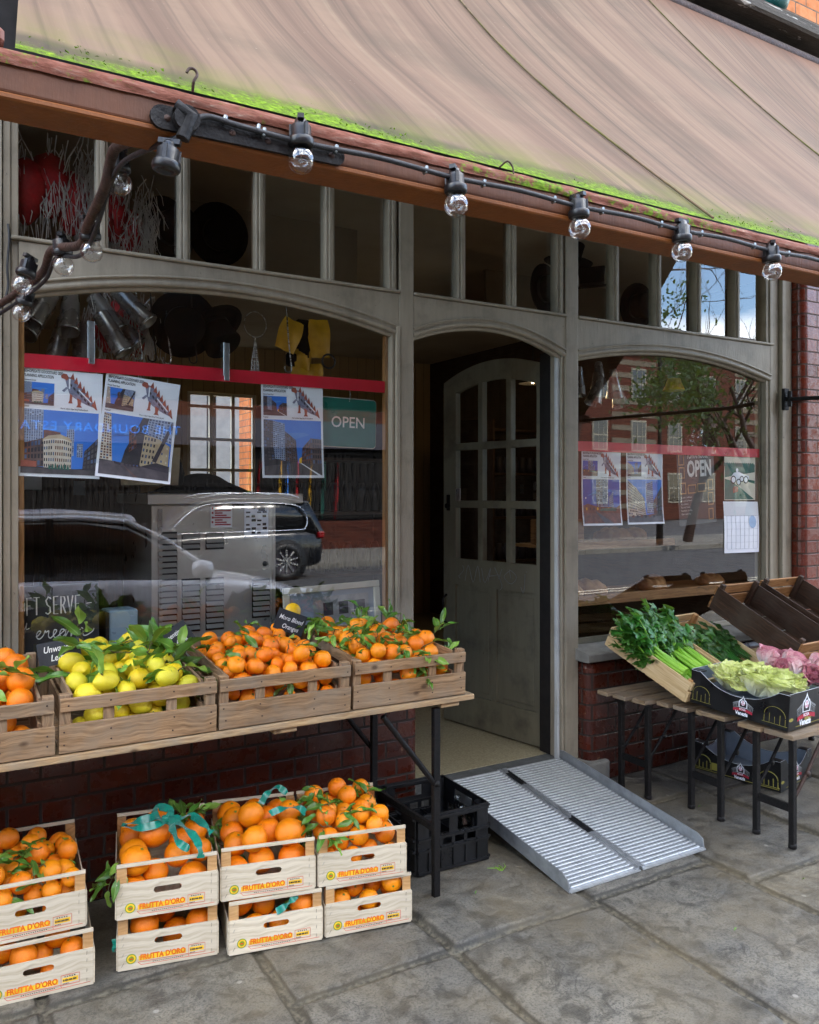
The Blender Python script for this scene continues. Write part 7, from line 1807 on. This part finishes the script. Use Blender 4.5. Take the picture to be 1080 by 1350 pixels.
t = thing('shop_counter', 'dark shop counter deep inside the open doorway', 'counter', (2.5, 2.5, .12))
m = MB(); m.bx(-.25, .6, 0, .6, 0, .9); m.build('front', MT['black_felt'], t); m = MB(); m.bx(-.28, .63, -.03, .63, .901, .94); m.build('worktop', MT['wood_dark'], t, bevel=.004)
# ------------------------------------------------------------------ bread shelves behind the right window
def shelf(label, x0, x1, y0, y1, z, lip):
    t = thing('bread_shelf', label, 'shelf', ((x0+x1)/2, y0, z)); w_ = (x1-x0)/2
    m = MB(); m.bx(-w_, w_, 0, y1-y0, 0, .018); m.build('shelf_board', MT['wood_shelf'], t); m = MB(); m.bx(-w_, w_, -.018, -.0005, -.012, lip); m.build('front_lip', MT['wood_shelf'], t, bevel=.003)
shelf('lower wooden bread shelf across the bottom of the right window', 3.10, 4.63, .14, .60, .93, .045)
shelf('upper wooden bread shelf inside the right window under the posters', 3.10, 4.15, .32, .62, 1.235, .035)
def loaf(loc, rot, label, s, kind):
    m = MB()
    def f(u, v):
        a = 2*PI*v; w_ = math.sin(PI*u)**.35
        return ((u-.5)*.30*s, .085*s*w_*math.cos(a)*1.1, max(-.02, .075*s*w_*math.sin(a))+.006*math.sin(u*26)*(math.sin(a) > .3))
    m.grid(f, 18, 16); o = m.build('bread_loaf', MT['bread']); o.location = loc; o.rotation_euler = rot; tag(o, label, 'bread', 'bread loaves in the right window')
for k, (x, y, z, s) in enumerate([(3.22, .30, .97, .85), (3.40, .34, .97, 1.0), (3.95, .32, .97, .7), (4.05, .40, .97, .8), (4.5, .32, .97, .7)]):
    loaf((x, y, z), (0, 0, R.uniform(-.6, .6)), 'crusty brown loaf on the lower bread shelf, right window', s, 0)
for k, (x, y, z, s) in enumerate([(3.75, .45, 1.275, .9), (3.95, .47, 1.275, .8)]): loaf((x, y, z), (0, 0, R.uniform(-.6, .6)), 'brown loaf on the upper bread shelf, right window', s, 0)
m = MB(); m.bx(-.13, .13, 0, .2, 0, .145); o = m.build('wooden_box', MT['wood_shelf'], None, .006); o.location = (3.30, .36, 1.256); tag(o, 'plain wooden box standing on the upper bread shelf at left', 'box')
m = MB()
def cone(x, y, z, rx_, ry_): m2 = MB(); m2.lathe([(.055, 0), (.05, .02), (.022, .17), (.02, .175)], 20); o = m2.build('steel_funnel', MT['steel_dark']); o.matrix_world = Matrix.Translation((x, y, z)) @ Euler((rx_, ry_, 0)).to_matrix().to_4x4(); tag(o, 'steel funnel hanging in the cluster at the top of the right window', 'funnel', 'steel funnels in the right window')
for k in range(6): cone(3.28+.09*k, .32+.04*(k % 2), 2.20-.05*(k % 3), R.uniform(-.25, .25), R.uniform(-.5, .5))
t = thing('yellow_hat', 'yellow cloth hat hanging near the middle of the right window', 'hat', (4.18, .34, 2.26))
m = MB(); m.lathe([(0, .05), (.04, .045), (.055, 0), (.07, -.03), (.068, -.035), (.05, -.01)], 20); m.build('crown', MT['yellow_vest'], t)
m = MB(); m.grid(lambda u, v: (.14*(u-.5)+.02*math.sin(v*9), .03*math.sin(u*11+v*5), .12*(v-.5)+.02*math.sin(u*13)), 14, 10); o = m.build('plastic_bag', MT['bulb_glass']); o.location = (4.22, .2, 1.9); tag(o, 'crumpled clear plastic bag hanging above the red tape in the right window', 'bag')
for k, (x, w_) in enumerate(((1.1, .5), (4.4, .7))):
    t = thing('shelf_rack', ['dark rack of goods against the back wall of the shop', 'dark rack at the far right of the shop'][k], 'rack', (x, 2.6 if k else 4.4, .12))
    m = MB()
    for z in (.4, .8, 1.2, 1.6, 2.0): m.bx(0, w_, 0, .3, z, z+.02)
    m.bx(-.02, -.0005, 0, .3, 0, 2.1); m.bx(w_+.0005, w_+.02, 0, .3, 0, 2.1); m.build('shelves', MT['wood_dark'], t)
    m = MB()
    for z in (.42, .82, 1.22, 1.62):
        for q in range(int(w_/.09)): m.lathe([(0, 0), (.036, 0), (.036, .11), (.025, .13), (.025, .15), (0, .15)], 10, Matrix.Translation((.05+q*.09, .12, z+.001)))
    m.build('jars', MT['pic_dark'], t)['kind'] = 'stuff'

# ------------------------------------------------------------------ the lit lamp inside the shop
t = thing('pendant_lamp', 'small lit pendant lamp glowing inside the shop behind the door', 'lamp', (3.95, 1.5, 2.40))
m = MB(); m.tube([(0, 0, .08), (0, 0, .695)], .004, 6); m.build('flex', MT['black_rubber'], t)
m = MB(); m.lathe([(.02, .08), (.03, .07), (.11, -.01), (.108, -.012), (.028, .06)], 24); m.build('lamp_shade', MT['black_iron'], t)
tt = T('lamp_glow'); MT['lamp_glow'] = tt.out(tt.n('Emission', {'Color': (1, .72, .38, 1), 'Strength': 5}))
m = MB(); m.lathe([(0, -.012), (.008, -.01), (.012, 0), (.008, .02), (0, .03)], 16); m.build('bulb', MT['lamp_glow'], t)
pl_ = bpy.data.lights.new('pendant_light', 'POINT'); pl_.energy = 1.0; pl_.color = (1, .68, .34); pl_.shadow_soft_size = .05
po = bpy.data.objects.new('pendant_light', pl_); COL.objects.link(po); po.location = (3.95, 1.5, 2.34)
